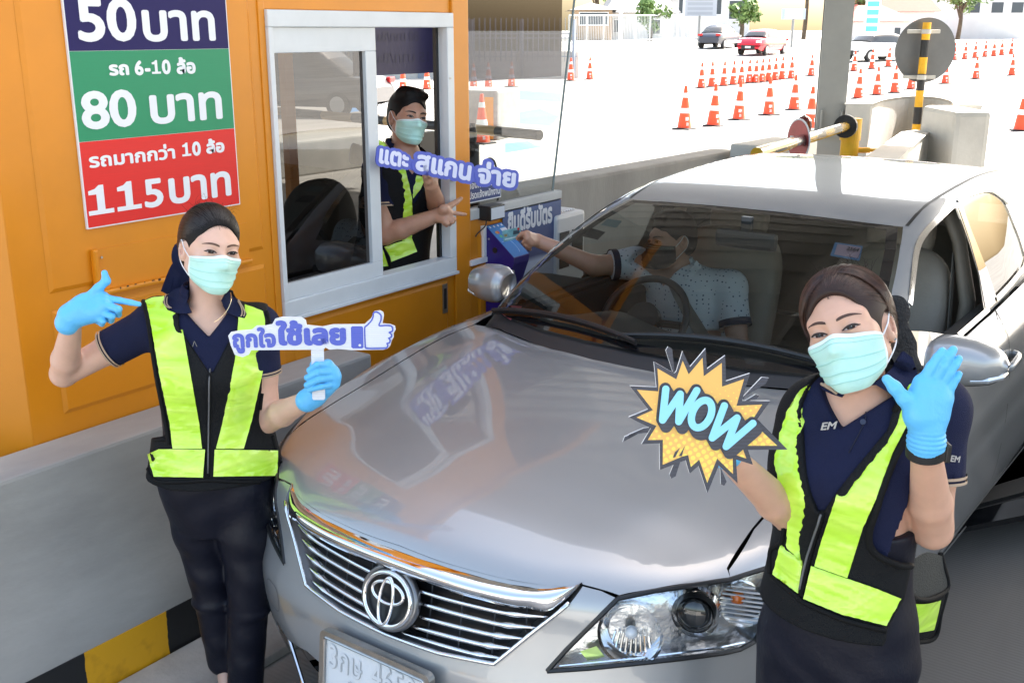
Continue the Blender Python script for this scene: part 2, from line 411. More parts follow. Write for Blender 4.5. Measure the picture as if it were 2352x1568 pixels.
# low kerb slab at the barrier foot, seen beside the woman's shoe
MB().box((BX + .01, -4, 0), (BX + .30, 9., .035), bev=.01).build('kerb_slab', mat('kerb_slab', (.42, .40, .37), .9, var=.2, vs=5, bump=.3), kind='structure')
# barrier across the lane, mirrored in the car's side
B2 = thing('concrete_barrier', 'long concrete barrier with striped foot across the lane, mirrored in the silver doors', 'barrier', (2.6, 0, 0))
MB().box((2.6, -3, 0), (2.85, 12, .85), bev=.02).build('barrier_wall', ct, B2)
MB().box((2.596, -3, .002), (2.5995, 12, .25)).build('hazard_band', bm_, B2)

# ------------------------------------------------------------------ toll booth
def bw(u, v): return at(u, v, x=WX)
BO = thing('toll_booth', 'orange toll booth with white sliding window and glass front corner', 'toll booth', (WX, 3.2, .16))
Y0, Y1, Y2, Y3, Y4 = 1.69, 2.735, 3.79, 3.905, 4.66
ZT = 2.72
mb = MB()
mb.box((WX - .06, Y0, .16), (WX, Y1, ZT), bev=.004)                    # near wall
mb.box((WX - .06, Y1, .16), (WX, Y2, 1.012), bev=.004)                 # under the window
mb.box((WX - .06, Y1, 2.135), (WX, Y2, ZT), bev=.004)                  # over the window
mb.box((WX - .06, Y3, .16), (WX, Y4, 1.222), bev=.004)                 # under the corner glass
mb.build('wall', ORANGE, BO)
# chamfered near corner and the end wall beyond it
mb = MB(); c0, c1 = np.array([WX, Y0]), np.array([WX - .16, Y0 - .2])
def vwall(mb, a, b, z0, z1, t=.05):
    d = np.array([b[0] - a[0], b[1] - a[1], 0.]); L = np.linalg.norm(d); d /= L; nn = np.array([d[1], -d[0], 0])
    mb.obox(((a[0] + b[0]) / 2 - nn[0] * t / 2, (a[1] + b[1]) / 2 - nn[1] * t / 2, (z0 + z1) / 2), [d, nn, (0, 0, 1)], (L / 2, t / 2, (z1 - z0) / 2), bev=.003)
vwall(mb, c1, c0, .16, ZT); vwall(mb, (WX - 1.95, Y0 - .2), c1, .16, ZT)
mb.build('corner_wall', ORANGE, BO)
# pressed panels in the sheet metal
def panel(y0, y1, z0, z1, x=WX, h=.007, b=.014):
    o = [(x, y0, z0), (x, y1, z0), (x, y1, z1), (x, y0, z1)]
    q = [(x + h, y0 + b, z0 + b), (x + h, y1 - b, z0 + b), (x + h, y1 - b, z1 - b), (x + h, y0 + b, z1 - b)]
    return o + q, [(0, 1, 5, 4), (1, 2, 6, 5), (2, 3, 7, 6), (3, 0, 4, 7), (4, 5, 6, 7)]
mb = MB()
for a in ((1.80, 2.665, 1.29, 2.62), (1.80, 2.665, .90, 1.235), (2.79, 3.74, .55, .975), (3.97, 4.60, .3, 1.15), (2.80, 3.72, 2.19, 2.6)):
    P, Fp = panel(*a); P = np.array(P); P[:, 0] += .0008; mb.add(P, Fp)
mb.build('pressed_panel', ORANGE, BO)
mb = MB(); mb.box((WX - .06, Y2, .16), (WX + .012, Y3, ZT), bev=.006); mb.build('corner_post', ORANGE, BO)
mb = MB(); mb.box((WX - .05, Y1 - .03, .16), (WX + .006, Y1, ZT), bev=.004); mb.build('window_post', ORANGE, BO)
# white window frame
F_ = MB(); fx0, fx1 = WX - .05, WX + .02
F_.box((fx0, Y1, 1.012), (fx1, Y2, 1.075), bev=.004); F_.box((fx0, Y1, 2.075), (fx1, Y2, 2.135), bev=.004)
F_.box((fx0, Y1, 1.0751), (fx1, Y1 + .022, 2.0749), bev=.003); F_.box((fx0, Y2 - .045, 1.0751), (fx1, Y2, 2.0749), bev=.004)
F_.box((fx1 - .012, Y1, .998), (fx1 + .014, Y2, 1.0119), bev=.003)
wf = F_.build('window_frame', ALU, BO)
S_ = MB(); sx0, sx1 = WX - .028, WX + .008; ya, yb = Y1 + .0221, 3.305
S_.box((sx0, ya, 1.0752), (sx1, yb, 1.138), bev=.003); S_.box((sx0, ya, 1.985), (sx1, yb, 2.0748), bev=.003)
S_.box((sx0, ya, 1.1381), (sx1, ya + .004, 1.9849)); S_.box((sx0, yb - .062, 1.1381), (sx1, yb, 1.9849), bev=.003)
sw = S_.build('sliding_window', ALU, BO)
TINT = glass('tinted_pane', (.16, .16, .155), 1.2, 1.75)
quad('pane', [(WX - .01, ya, 1.1), (WX - .01, yb - .03, 1.1), (WX - .01, yb - .03, 2.0), (WX - .01, ya, 2.0)], TINT, BO, thick=.0) if False else \
    mk('pane', [(WX - .01, ya, 1.12), (WX - .01, yb - .03, 1.12), (WX - .01, yb - .03, 2.0), (WX - .01, ya, 2.0)], [(0, 1, 2, 3)], TINT, sw)
MB().box((WX + .013, Y2 - .034, 1.86), (WX + .024, Y2 - .026, 1.868)).box((WX + .021, Y2 - .035, 1.42), (WX + .028, Y2 - .022, 1.44)).build('catch', STEEL, wf)
MB().box((WX - .0479, Y2 - .062, 1.076), (WX - .03, Y2 - .0451, 2.074)).build('gasket', BLACK, wf)
# sill and glass of the front corner
SL = MB(); SL.box((WX - .05, Y3, 1.222), (WX + .012, Y4 + .02, 1.272), bev=.004); SL.build('sill', mat('sill_grey', (.55, .55, .53), .5, var=.1, vs=6), BO)
CLR = glass('clear_pane', (.50, .53, .53), 1.2, 1.55)
gl = mk('corner_glass', [(WX - .02, Y3, 1.272), (WX - .02, Y4 - .02, 1.272), (WX - .02, Y4 + .26, 2.7), (WX - .02, Y3, 2.7)], [(0, 1, 2, 3)], CLR, BO)
MB().tube([(WX - .02, Y4 - .02, 1.272), (WX - .02, Y4 + .26, 2.7)], .006, 6).build('glass_edge', mat('glass_edge', (.16, .2, .19), .2), gl)
# far side of the booth: low wall, posts, header; near it the desk
FX = -4.95
mb = MB(); mb.box((FX, Y0 - .2, .16), (FX + .05, Y4, .98)); mb.box((FX, Y0 - .2, 2.3), (FX + .05, Y4, ZT))
for y in (Y0 - .2, 3.05, Y4 - .07): mb.box((FX, y, .98), (FX + .05, y + .07, 2.3))
mb.build('far_wall', ORANGE, BO)
mk('floor_plate', [(FX, Y0, .2), (WX - .06, Y0, .2), (WX - .06, Y4, .2), (FX, Y4, .2)], [(0, 1, 2, 3)], mat('booth_floor', (.10, .10, .10), .7), BO)
MB().box((FX - .1, Y0 - .3, ZT), (WX + .05, Y4 + .2, ZT + .1), bev=.02).build('roof', ORANGE, BO)
TINT2 = glass('sun_film', (.12, .13, .19), .12, 1.4); fy = at(1034, 100, x=FX + .06)[1]
z2 = at(1180, 181, x=FX + .02)[2]
mk('sun_film', [(FX + .06, fy, z2), (FX + .06, 7.6, z2), (FX + .06, 7.6, 3.4), (FX + .06, fy, 3.4)], [(0, 1, 2, 3)], TINT2, BO)
MB().box((FX + .08, 2.2, .94), (-4.15, 4.5, .97)).box((FX + .08, 2.2, .3), (-4.2, 4.5, .935)).build('counter', mat('counter_wood', (.16, .10, .06), .5, var=.2, vs=5, stretch=(1, 6, 1)), BO)
# door pull, slot holder, cable trunking
P = [bw(1012, 655), bw(1012, 720), bw(1023, 650), bw(1023, 716)]
y0, y1 = P[0][1], P[2][1]; z0, z1 = P[1][2], P[2][2]
dp = MB().box((WX + .008, y0, z0), (WX + .012, y1, z1), bev=.001).build('door_pull', STEEL, BO)
MB().box((WX + .0121, y0 + .008, z0 + .02), (WX + .013, y1 - .008, z1 - .02)).build('pull_recess', BLACK, dp)
a, b_ = bw(205, 572), bw(214, 655); c = bw(440, 606)
sh = MB(); sh.box((WX + .0075, a[1] - .006, b_[2] - .03), (WX + .03, a[1] + .012, a[2]), bev=.006); sh.box((WX + .0075, a[1], b_[2] - .035), (WX + .028, c[1] + .25, b_[2] - .018), bev=.006)
sh.box((WX + .0075, a[1] + .012, b_[2] - .018), (WX + .011, c[1] + .25, a[2] - .004)); sh.build('ticket_slot', ORANGE, BO)
ru = MB()
for k in range(16):
    y = a[1] + .08 + .03 * k + rng.uniform(-.01, .01); w = rng.uniform(.003, .012)
    ru.box((WX + .0281, y, b_[2] - .02 - rng.uniform(0, .004)), (WX + .0287, y + w, b_[2] - .0165))
ru.build('rust_chip', mat('rust', (.07, .03, .015), .9), BO)
for q in ((228, 590), (233, 657)):
    p = bw(*q); MB().disc((WX + .0125, p[1], p[2]), (1, 0, 0), .004, 10, .003).build('rivet', STEEL, BO)
tr = MB(); p0, p1 = bw(1104, 518), bw(1110, 588)
tr.box((WX + .001, p0[1] - .004, p1[2]), (WX + .022, p0[1] + .018, p0[2]), bev=.003); p2 = bw(1074, 602)
tr.box((WX + .001, p2[1], p1[2] - .026), (WX + .024, p0[1] + .03, p1[2] - .001), bev=.003); tr.build('cable_trunking', WHITEP, BO)

# price board on the booth wall
BY0, BY1, BZ0 = 1.948, 2.552, 1.474
BD = thing('price_board', 'price board in navy, green and red bands with white lettering on the orange wall', 'sign', (WX, 2.25, 1.47))
zg = (bw(150, 117)[2] + bw(518, 113)[2]) / 2; zr = (bw(173, 325)[2] + bw(527, 296)[2]) / 2
xb = WX + .018
MB().box((WX + .008, BY0 - .004, BZ0 - .004), (xb - .001, BY1 + .004, 2.30)).build('backing', SIGNW, BD)
for nm, z0, z1, m in (('red_band', BZ0, zr - .0005, REDB), ('green_band', zr + .0005, zg - .0005, GREENB), ('navy_band', zg + .0005, 2.296, NAVYB)):
    MB().box((xb - .0009, BY0, z0), (xb, BY1, z1)).build(nm, m, BD)
def board_text(s, ua, va, ub, vb, top, bold=.03):
    """writing between two baseline points of the photo, letter tops at a third"""
    p, q = at(ua, va, x=xb), at(ub, vb, x=xb); t = at(*top, x=xb)
    text_on('lettering', s, (xb, p[1], (p[2] + q[2]) / 2), (0, 1, 0), (0, 0, 1), SIGNW, BD, width=q[1] - p[1], height=t[2] - (p[2] + q[2]) / 2, bold=bold)
board_text('50', 181, 97, 317, 96, (250, -5), .03); board_text('บาท', 330, 96, 496, 96, (420, 24), .03)
board_text('รถ', 251, 175, 297, 173, (270, 148), .05); board_text('6-10', 310, 173, 393, 172, (350, 138), .055); board_text('ล้อ', 406, 171, 450, 170, (440, 131), .05)
board_text('80', 190, 298, 317, 292, (250, 207), .03); board_text('บาท', 347, 285, 512, 276, (420, 214), .03)
board_text('รถมากกว่า', 205, 383, 403, 368, (390, 330), .035); board_text('10', 419, 362, 462, 357, (440, 326), .055); board_text('ล้อ', 474, 354, 516, 350, (500, 317), .05)
board_text('115', 205, 500, 377, 472, (290, 417), .03); board_text('บาท', 390, 468, 532, 452, (460, 400), .03)

# poster, notice, reader and lamp on the booth's front panel
PO = thing('welcome_poster', 'blue poster with white Thai lettering on the orange booth front', 'poster', (WX, 4.3, .8))
pl, pr = at(1155, 485, x=WX + .012), at(1279, 458, x=WX + .012)
zt = (pl[2] + pr[2]) / 2
pm = mat('poster_print', (.07, .10, .27), .35); n, l, b = nodes_of(pm)
g_ = n.new('ShaderNodeNewGeometry'); s_ = n.new('ShaderNodeSeparateXYZ'); l.new(g_.outputs['Position'], s_.inputs[0])
r_ = n.new('ShaderNodeValToRGB'); m_ = n.new('ShaderNodeMapRange'); m_.inputs['From Min'].default_value = .55; m_.inputs['From Max'].default_value = zt; l.new(s_.outputs[2], m_.inputs[0]); l.new(m_.outputs[0], r_.inputs[0])
e = r_.color_ramp.elements; e[0].position = .3; e[0].color = (.50, .56, .66, 1); e[1].position = .62; e[1].color = (.05, .065, .17, 1); e2 = r_.color_ramp.elements.new(.58); e2.color = (.42, .48, .60, 1); e3 = r_.color_ramp.elements.new(.95); e3.color = (.055, .10, .25, 1)
l.new(r_.outputs[0], b.inputs['Base Color'])
MB().box((WX + .009, pl[1], .45), (WX + .012, Y4 + .012, zt)).build('printed_sheet', pm, PO)
p, q, t = at(1166, 533, x=WX + .012), at(1268, 517, x=WX + .012), at(1210, 489, x=WX + .012)
text_on('lettering', 'ยินดีรับบัตร', (WX + .0121, p[1], p[2] - .01), (0, 1, 0), (0, 0, 1), SIGNW, PO, width=q[1] - p[1], height=.115, bold=.05)
for k in range(4):
    MB().box((WX + .0121, pl[1] + .15, .80 - .03 * k), (WX + .0125, pl[1] + .15 + (.32, .38, .3, .35)[k], .812 - .03 * k)).build('small_print', mat('small_print', (.2, .26, .42), .5), PO)
NT = thing('notice', 'small blue notice with two lines of Thai in the corner glass', 'sign', (WX, 4.0, 1.25))
xn = WX - .016
a, b_, c, d_ = [at(u, v, x=xn) for u, v in ((1068, 408), (1151, 388), (1151, 453), (1070, 469))]
zt, zb = (a[2] + b_[2]) / 2, (c[2] + d_[2]) / 2 + .0
BLUEN = mat('notice_blue', (.035, .06, .19), .35)
MB().box((xn - .002, a[1], zb), (xn - .001, b_[1], zt)).build('notice_rim', SIGNW, NT)
MB().box((xn - .0009, a[1] + .005, zb + .005), (xn, b_[1] - .005, zt - .005)).build('notice_sheet', BLUEN, NT)
hh = zt - zb
text_on('lettering', 'ต้องการใบเสร็จ', (xn, a[1] + .02, zb + hh * .50), (0, 1, 0), (0, 0, 1), SIGNW, NT, width=(b_[1] - a[1]) * .9, height=hh * .3, bold=.03)
text_on('lettering', 'โปรดแจ้งพนักงาน', (xn, a[1] + .015, zb + hh * .14), (0, 1, 0), (0, 0, 1), SIGNW, NT, width=(b_[1] - a[1]) * .9, height=hh * .3, bold=.03)
# black camera box with pale face
LB = thing('signal_box', 'small black box with a pale square face under the booth sill', 'lamp box', (WX, 4.1, 1.13))
a, b_ = at(1124, 478, x=WX + .07), at(1158, 500, x=WX + .07)
MB().box((WX + .001, a[1], b_[2] - .002), (WX + .075, b_[1] + .0, a[2] + .006), bev=.004).build('case', BLACK, LB)
MB().box((WX + .0751, a[1] + .007, b_[2] + .005), (WX + .077, b_[1] - .006, a[2] - .002)).build('face', mat('pale_face', (.62, .66, .72), .3), LB)
yy = a[1] + .03; zz = b_[2]
MB().tube(spline([(WX + .03, yy, zz), (WX + .03, yy - .01, zz - .03), (WX + .016, yy - .05, zz - .06), (WX + .012, yy - .06, zz - .075)]), .003, 6).build('cable', BLACK, LB)
# card reader: sloped blue console
CR = thing('card_reader', 'dark blue card reader with a sloped light blue top on the booth front', 'card reader', (WX, 4.1, .8))
rx = WX + .013
# sloped top from the wall edge down towards the lane
tl = at(1115, 519, x=rx); tr_ = at(1151, 510, x=rx)
ya, yb = tl[1], tl[1] + .125; zt = (tl[2] + tr_[2]) / 2; xf = rx + .165; zf = zt - .135
prof = [(rx, zt), (xf, zf), (xf - .004, zf - .03), (rx + .05, .72), (rx, .72)]
V = [(x, y, z) for y in (ya, yb) for x, z in prof]; k = len(prof)
Fc = [tuple(range(k)), tuple(range(2 * k - 1, k - 1, -1))] + [((i + 1) % k, i, i + k, (i + 1) % k + k) for i in range(k)]
mk('housing', V, Fc, mat('reader_blue', (.022, .012, .19), .3, coat=.3), CR)
Xd = np.array([0, 1., 0]); Yd = np.array([rx - xf, 0, zt - zf]); Ls = np.linalg.norm(Yd); Yd /= Ls; O = np.array([xf, ya, zf]); Nn = np.cross(Xd, Yd)
def onpad(u, v, l=.0012): return O + Xd * u * (yb - ya) + Yd * v * Ls + Nn * l
padm = mat('pad_blue', (.03, .21, .55), .3)
quad('pad', [onpad(.02, .02), onpad(.98, .02), onpad(.98, .98), onpad(.02, .98)], padm, CR, thick=.001)
quad('payment_mark', [onpad(.62, .66, .0018), onpad(.98, .66, .0018), onpad(.98, .84, .0018), onpad(.62, .84, .0018)], SIGNW, CR, thick=.0004)
text_on('lettering', 'VISA', onpad(.66, .69, .002), Xd, Yd, mat('mark_blue', (.03, .04, .25), .4), CR, width=.034, height=.016, bold=.05, shear=.2, lift=.0004)
for u, v, c_ in ((.25, .75, (.7, .35, .05)), (.33, .75, (.75, .12, .03)), (.3, .63, (.1, .5, .2))):
    MB().disc(onpad(u, v, .0022), Nn, .009, 16, .0006).build('payment_mark', mat('mark_%d' % int(c_[0] * 100), c_, .4), CR)
for u in (.15, .4, .65, .88): quad('status_light', [onpad(u - .04, .9, .0018), onpad(u + .04, .9, .0018), onpad(u + .04, .95, .0018), onpad(u - .04, .95, .0018)], SIGNW, CR, thick=.0003)
MB().tube([onpad(.1, .48, .0018), onpad(.55, .48, .0018)] + [onpad(.55 + .1 * math.sin(t), .3 + .18 * math.cos(t), .0018) for t in np.linspace(0.2, 3, 8)], .0012, 5).build('pad_line', mat('pale_blue', (.4, .6, .85), .4), CR)
MB().disc((rx + .055, ya - .0005, zt - .11), (0, -1, 0), .014, 20, .003).build('side_port', BLACK, CR)
MB().disc((rx + .02, ya - .0005, zt - .06), (0, -1, 0), .005, 12, .003).build('screw_cap', STEEL, CR)

# inside the booth
def box_thing(name, label, cat, parts, loc):
    t = thing(name, label, cat, loc)
    for nm, lo, hi, m in parts: MB().box(lo, hi, bev=.006).build(nm, m, t)
    return t
CH = thing('office_chair', 'black rounded office chair back behind the tinted booth pane', 'chair', (-3.75, 3.0, .2))
p = at(735, 545, x=-3.7)
bm = bmesh.new(); bmesh.ops.create_uvsphere(bm, u_segments=28, v_segments=18, radius=1)
Vc = np.array([v.co[:] for v in bm.verts]); Fcc = [tuple(v.index for v in f.verts) for f in bm.faces]; bm.free()
s = np.sign(Vc) * np.abs(Vc) ** .8
mk('backrest', np.array([-3.70, p[1], p[2] - .02]) + s * (.06, .25, .30), Fcc, RUBBER, CH, smooth=True)
mk('seat', np.array([-3.9, p[1], .62]) + s * (.25, .24, .06), Fcc, RUBBER, CH, smooth=True)
MB().tube([(-3.9, p[1], .22), (-3.9, p[1], .6)], .03).box((-4.1, p[1] - .03, .2), (-3.7, p[1] + .03, .24)).box((-3.93, p[1] - .2, .2), (-3.87, p[1] + .2, .24)).build('pedestal', BLACK, CH)
MN = thing('monitor', 'black computer monitor behind the masked man in the booth', 'monitor', (-4.3, 4.0, .97))
a, b_ = at(905, 312, x=-4.2), at(1000, 318, x=-4.2)
MB().box((-4.23, a[1], a[2] - .38), (-4.2, b_[1], a[2]), bev=.006).build('screen', BLACK, MN)
MB().box((-4.28, (a[1] + b_[1]) / 2 - .03, .97), (-4.235, (a[1] + b_[1]) / 2 + .03, a[2] - .1)).box((-4.36, (a[1] + b_[1]) / 2 - .12, .971), (-4.2, (a[1] + b_[1]) / 2 + .12, .985)).build('stand', BLACK, MN)
MC = thing('microphone', 'black desk microphone and handset behind the corner glass', 'microphone', (-3.3, 4.05, 1.2))
p = at(1085, 330, x=-3.3)
mc = MB(); mc.tube([(-3.3, p[1], 1.18), (-3.3, p[1], p[2] + .0)], .035, 12); mc.tube([(-3.3, p[1], p[2]), (-3.3, p[1], p[2] + .05), (-3.3, p[1] + .004, p[2] + .1)], [.02, .025, .012], 12); mc.build('body', BLACK, MC)
MB().tube(spline([(-3.3, p[1] + .05, 1.3), (-3.3, p[1] + .1, 1.42), (-3.3, p[1] + .18, 1.42), (-3.3, p[1] + .22, 1.3), (-3.3, p[1] + .21, 1.2)]), .006, 6).build('cord', BLACK, MC)
# navy price signs hung outside the far window, seen from behind through the glass
zs = at(920, 171, x=FX - .1)[2]; ya = at(838, 171, x=FX - .1)[1]; yb = at(1003, 171, x=FX - .1)[1]
HS = thing('hanging_sign', 'navy price sign seen from behind above the masked man, reversed lettering', 'sign', (FX - .1, 4.5, zs))
MB().box((FX - .11, ya - .1, zs), (FX - .1, yb + .05, zs + 1.1)).build('sign_sheet', mat('sign_navy_deep', (.010, .007, .075), .5), HS)
rv = mat('show_through', (.008, .006, .06), .5)
for s, v0, v1, u0, u1 in (('80 บาท/Baht', 97, 72, 862, 962), ('115 บาท/Baht', 147, 122, 862, 1000)):
    p, q = at(u1, v0, x=FX - .0985), at(u0, v0, x=FX - .0985); t = at(u0, v1, x=FX - .0985)
    W, L, G = text2d(s, .03); W = W - W.min(0); W = W * ((p[1] - q[1]) / W[:, 0].max() * 1.15, (t[2] - q[2]) / W[:, 1].max())
    P = np.stack([FX - .0985 + L * .00006, p[1] - W[:, 0], q[2] + W[:, 1]], 1)
    mk('lettering', P, [f[::-1] for f in G], rv, HS)
# ================================================================== beyond the booth
# parapet running on from the booth
def slab_wall(name, label, pts, h, t, m, cat='barrier', bev=.03):
    """a low wall along ground points"""
    o = thing(name, label, cat, (*pts[0][:2], 0))
    mb = MB()
    for a, b in zip(pts[:-1], pts[1:]):
        a = np.array([a[0], a[1], 0.]); b = np.array([b[0], b[1], 0.]); d = (b - a); L = np.linalg.norm(d); d /= L; nn = np.array([d[1], -d[0], 0])
        mb.obox((a + b) / 2 - nn * t / 2 + (0, 0, h / 2), [d, nn, (0, 0, 1)], (L / 2, t / 2, h / 2), bev=bev)
    mb.build('wall', m, o); return o
zp = .86
p0, p1 = at(1272, 419, z=zp), at(1692, 344, z=zp)
d = (p1 - p0) / np.linalg.norm(p1 - p0)
slab_wall('concrete_parapet', 'long low concrete parapet behind the silver car roof', [p0 - d * 1.0, p1], zp, .28, mat('parapet', (.36, .34, .31), .85, var=.2, vs=2, bump=.2, stretch=(1, 1, .3)))
p0, p1 = at(1738, 334, z=.95), at(1880, 309, z=.95)
slab_wall('concrete_block', 'short concrete block at the foot of the grey steel pillar', [p0, p1], .95, .3, CONC2)
p0, p1 = at(1890, 322, z=.5), at(2012, 330, z=.5)
slab_wall('concrete_block', 'stepped concrete block behind the yellow gate post', [p0, p1], .5, .5, CONC2)
# grey steel pillar of the canopy
PB = at(1905, 309, z=.85)
PI = thing('steel_pillar', 'tall grey steel canopy pillar with flanges', 'pillar', (PB[0], PB[1], 0))
dep = PB @ FH; w = 58 / FOC * dep * 1.06
fx = RT * math.cos(RAD(-12)) + FH * math.sin(RAD(-12)); fy = np.array([-fx[1], fx[0], 0])
pb = MB(); c = np.array([PB[0], PB[1], 0.])
for s, t_ in ((0, .02), (.30, .02)): pb.obox(c + fy * s + (0, 0, 2.9), [fx, fy, (0, 0, 1)], (w / 2, t_, 2.9))
pb.obox(c + fy * .15 + fx * .0 + (0, 0, 2.9), [fx, fy, (0, 0, 1)], (.012, .13, 2.9))
pb.build('column', GREYST, PI)
pl = MB(); pl.obox(c + fy * .15 + (0, 0, .86), [fx, fy, (0, 0, 1)], (w * .7, .33, .02))
for s in (-1, 1): pl.obox(c + fx * s * w * .35 - fy * .05 + (0, 0, 1.0), [fx, fy, (0, 0, 1)], (.01, .06, .14))
pl.build('base_plate', GREYST, PI)
# boom gate: yellow post, striped boom, round no-entry plate
gp = at(1949, 361, z=.80); hD = gp @ FH
GT = thing('boom_gate', 'yellow boom gate post with black and yellow boom over the lane', 'barrier gate', (gp[0], gp[1], 0))
top = at(1952, 272, h=hD); rr = 20 / FOC * hD
g = MB(); g.tube([(gp[0], gp[1], 0), (gp[0], gp[1], top[2] - .22)], rr, 24); g.tube([(gp[0], gp[1], top[2] - .22), (gp[0], gp[1], top[2])], rr * 1.15, 24); g.build('post', YEL, GT)
bs = at(1941, 291, h=hD - .25); be = at(1738, 354, h=hD - 3.1)
bpts = [bs + (be - bs) * t for t in np.linspace(0, 1, 10)]
bm1 = MB()
for k in range(9): bm1.tube([bpts[k], bpts[k + 1]], .05, 14, mi=k % 2)
bm1.build('boom', [mat('boom_amber_gloss', (.62, .36, .03), .25, coat=1.), mat('boom_charcoal', (.07, .065, .06), .25, coat=1.)], GT)
bd = (be - bs) / np.linalg.norm(be - bs)
fl = MB(); fl.tube([bs + bd * .0, bs - bd * .06], [.115, .115], 20); fl.build('flange', BLACK, GT)
q = MB(); e1 = np.array([gp[0], gp[1], at(1949, 345, h=hD)[2]]); q.tube([e1, e1 + RT * (rr + .12)], .03, 10); q.tube([e1 + RT * (rr + .12), e1 + RT * (rr + .2)], .018, 8); q.build('valve', YEL, GT)
NE = thing('no_entry_sign', 'round faded red no entry plate fixed to the striped boom', 'sign', bs + bd * 1.5)
nc = at(1834, 322, h=(bs + (be - bs) * .5) @ FH - .1)
ax = np.array([-.83, -.5, .0]); ax = RT * -.95 - FH * .28; ax /= np.linalg.norm(ax)
MB().disc(nc, ax, .185, 40, .008).build('plate_rim', WHITEP, NE)
MB().disc(nc + ax * .005, ax, .170, 40, .004).build('plate', mat('faded_red', (.55, .10, .09), .5, var=.15, vs=9), NE)
e1 = np.cross((0, 0, 1), ax); MB().obox(nc + ax * .009, [e1, (0, 0, 1), ax], (.125, .028, .002)).build('white_bar', WHITEP, NE)
RL = thing('beacon', 'dark red beacon lamp standing beside the boom gate', 'beacon', at(1845, 300, h=hD + .3))
p = at(1846, 291, h=hD + .3)
MB().tube([p + (0, 0, z) for z in (-.06, 0, .06, .1, .12)], [.07, .085, .08, .05, .01], 16).build('lens', mat('dark_red_lens', (.12, .005, .006), .15, coat=1.), RL)
MB().tube([p + (0, 0, -1.0), p + (0, 0, -.05)], .05, 12).build('stem', BLACK, RL)
# concrete crash cushion: a horseshoe shell with a raised lip
cc = at(2100, 335, z=.75); cD = cc @ FH
CK = thing('crash_cushion', 'horseshoe shaped concrete crash block around the striped sign pole', 'crash block', (cc[0], cc[1], 0))
def shell(mb, pts, zt, t, zb=0.):
    P = np.array(pts, float); T = np.gradient(P, axis=0); T /= np.linalg.norm(T, axis=1)[:, None]; Nn = np.stack([T[:, 1], -T[:, 0]], 1)
    zt = np.broadcast_to(zt, (len(P),)); rows = []
    for o, zz in ((0, None), (0, 1), (.025, 2), (t - .025, 2), (t, 1), (t, None)):
        Q = P + Nn * o; z = np.full(len(P), zb) if zz is None else zt - (.03 if zz == 1 else 0); rows.append(np.column_stack([Q, z]))
    V = np.concatenate(rows); k = len(P); Fc = [(r * k + i, r * k + i + 1, (r + 1) * k + i + 1, (r + 1) * k + i) for r in range(5) for i in range(k - 1)]
    Fc += [tuple(r * k for r in range(6)), tuple(r * k + k - 1 for r in range(5, -1, -1))]
    mb.add(V, Fc)
L2 = lambda u, v, dz, h: (at(u, v, h=h))
# inner face of the horseshoe follows the photo's rim
h0 = cD
A = [at(2000, 240, h=h0 + .1), at(2030, 228, h=h0 + 1.0), at(2090, 219, h=h0 + 1.7), at(2150, 222, h=h0 + 1.5), at(2185, 232, h=h0 + .8), at(2196, 243, h=h0 + .0)]
zr_ = np.mean([a[2] for a in A]); P2 = spline([a[:2] for a in A], 6)
mb = MB(); shell(mb, P2, zr_, -.28); mb.build('shell', CONC2, CK)
mb = MB()
e0 = at(2128, 305, h=h0 - .35); e1 = at(2010, 385, h=h0 - 4.2)
shell(mb, np.array([e1[:2], e0[:2], (e0 + (at(2150, 318, h=h0 - .2) - e0))[:2]]), e0[2], -.25); mb.build('near_arm', CONC2, CK)
mb = MB(); f0 = at(2190, 300, h=h0 - .5)
mb.obox((f0[0], f0[1], f0[2] / 2), [RT, FH, (0, 0, 1)], (.2, .5, f0[2] / 2 + .25), bev=.06); mb.build('end_block', CONC2, CK)
# striped pole with a round traffic plate seen from behind
sp0, sp1 = at(2103, 330, h=cD + .5), at(2130, 50, h=cD + .5)
SP = thing('sign_pole', 'black and yellow striped pole with a round grey sign back', 'road sign', (sp0[0], sp0[1], 0))
ys = [52, 92, 132, 170, 208, 246, 285, 420]
mb = MB()
for k in range(len(ys) - 1):
    a_ = at(2129.7 - (ys[k] - 52) * .105, ys[k], h=cD + .5); b_ = at(2129.7 - (ys[k + 1] - 52) * .105, ys[k + 1], h=cD + .5)
    mb.tube([b_, a_], 9.3 / FOC * cD, 16, mi=k % 2)
mb.build('pole', [YEL, BLK], SP)
dc = at(2125, 116, h=cD + .62)
dn = -FH * .97 + RT * .1 + np.array([0, 0, .0])
MB().disc(dc, dn, 73 / FOC * cD, 56, .012).build('sign_back', mat('sign_back_grey', (.12, .125, .13), .45, var=.08, vs=5), SP)
for u, v in ((2154, 73), (2144, 178)):
    q0 = at(2129.7 - (v - 52) * .105, v, h=cD + .44); cl = MB()
    cl.obox(q0 + FH * .08, [RT, FH, (0, 0, 1)], (38 / FOC * cD, .01, 4.2 / FOC * cD), bev=.008); cl.tube([q0 + (0, 0, -.026), q0 + (0, 0, .026)], 10.4 / FOC * cD, 16); cl.build('clamp', mat('clamp_steel', (.5, .49, .46), .5), SP)

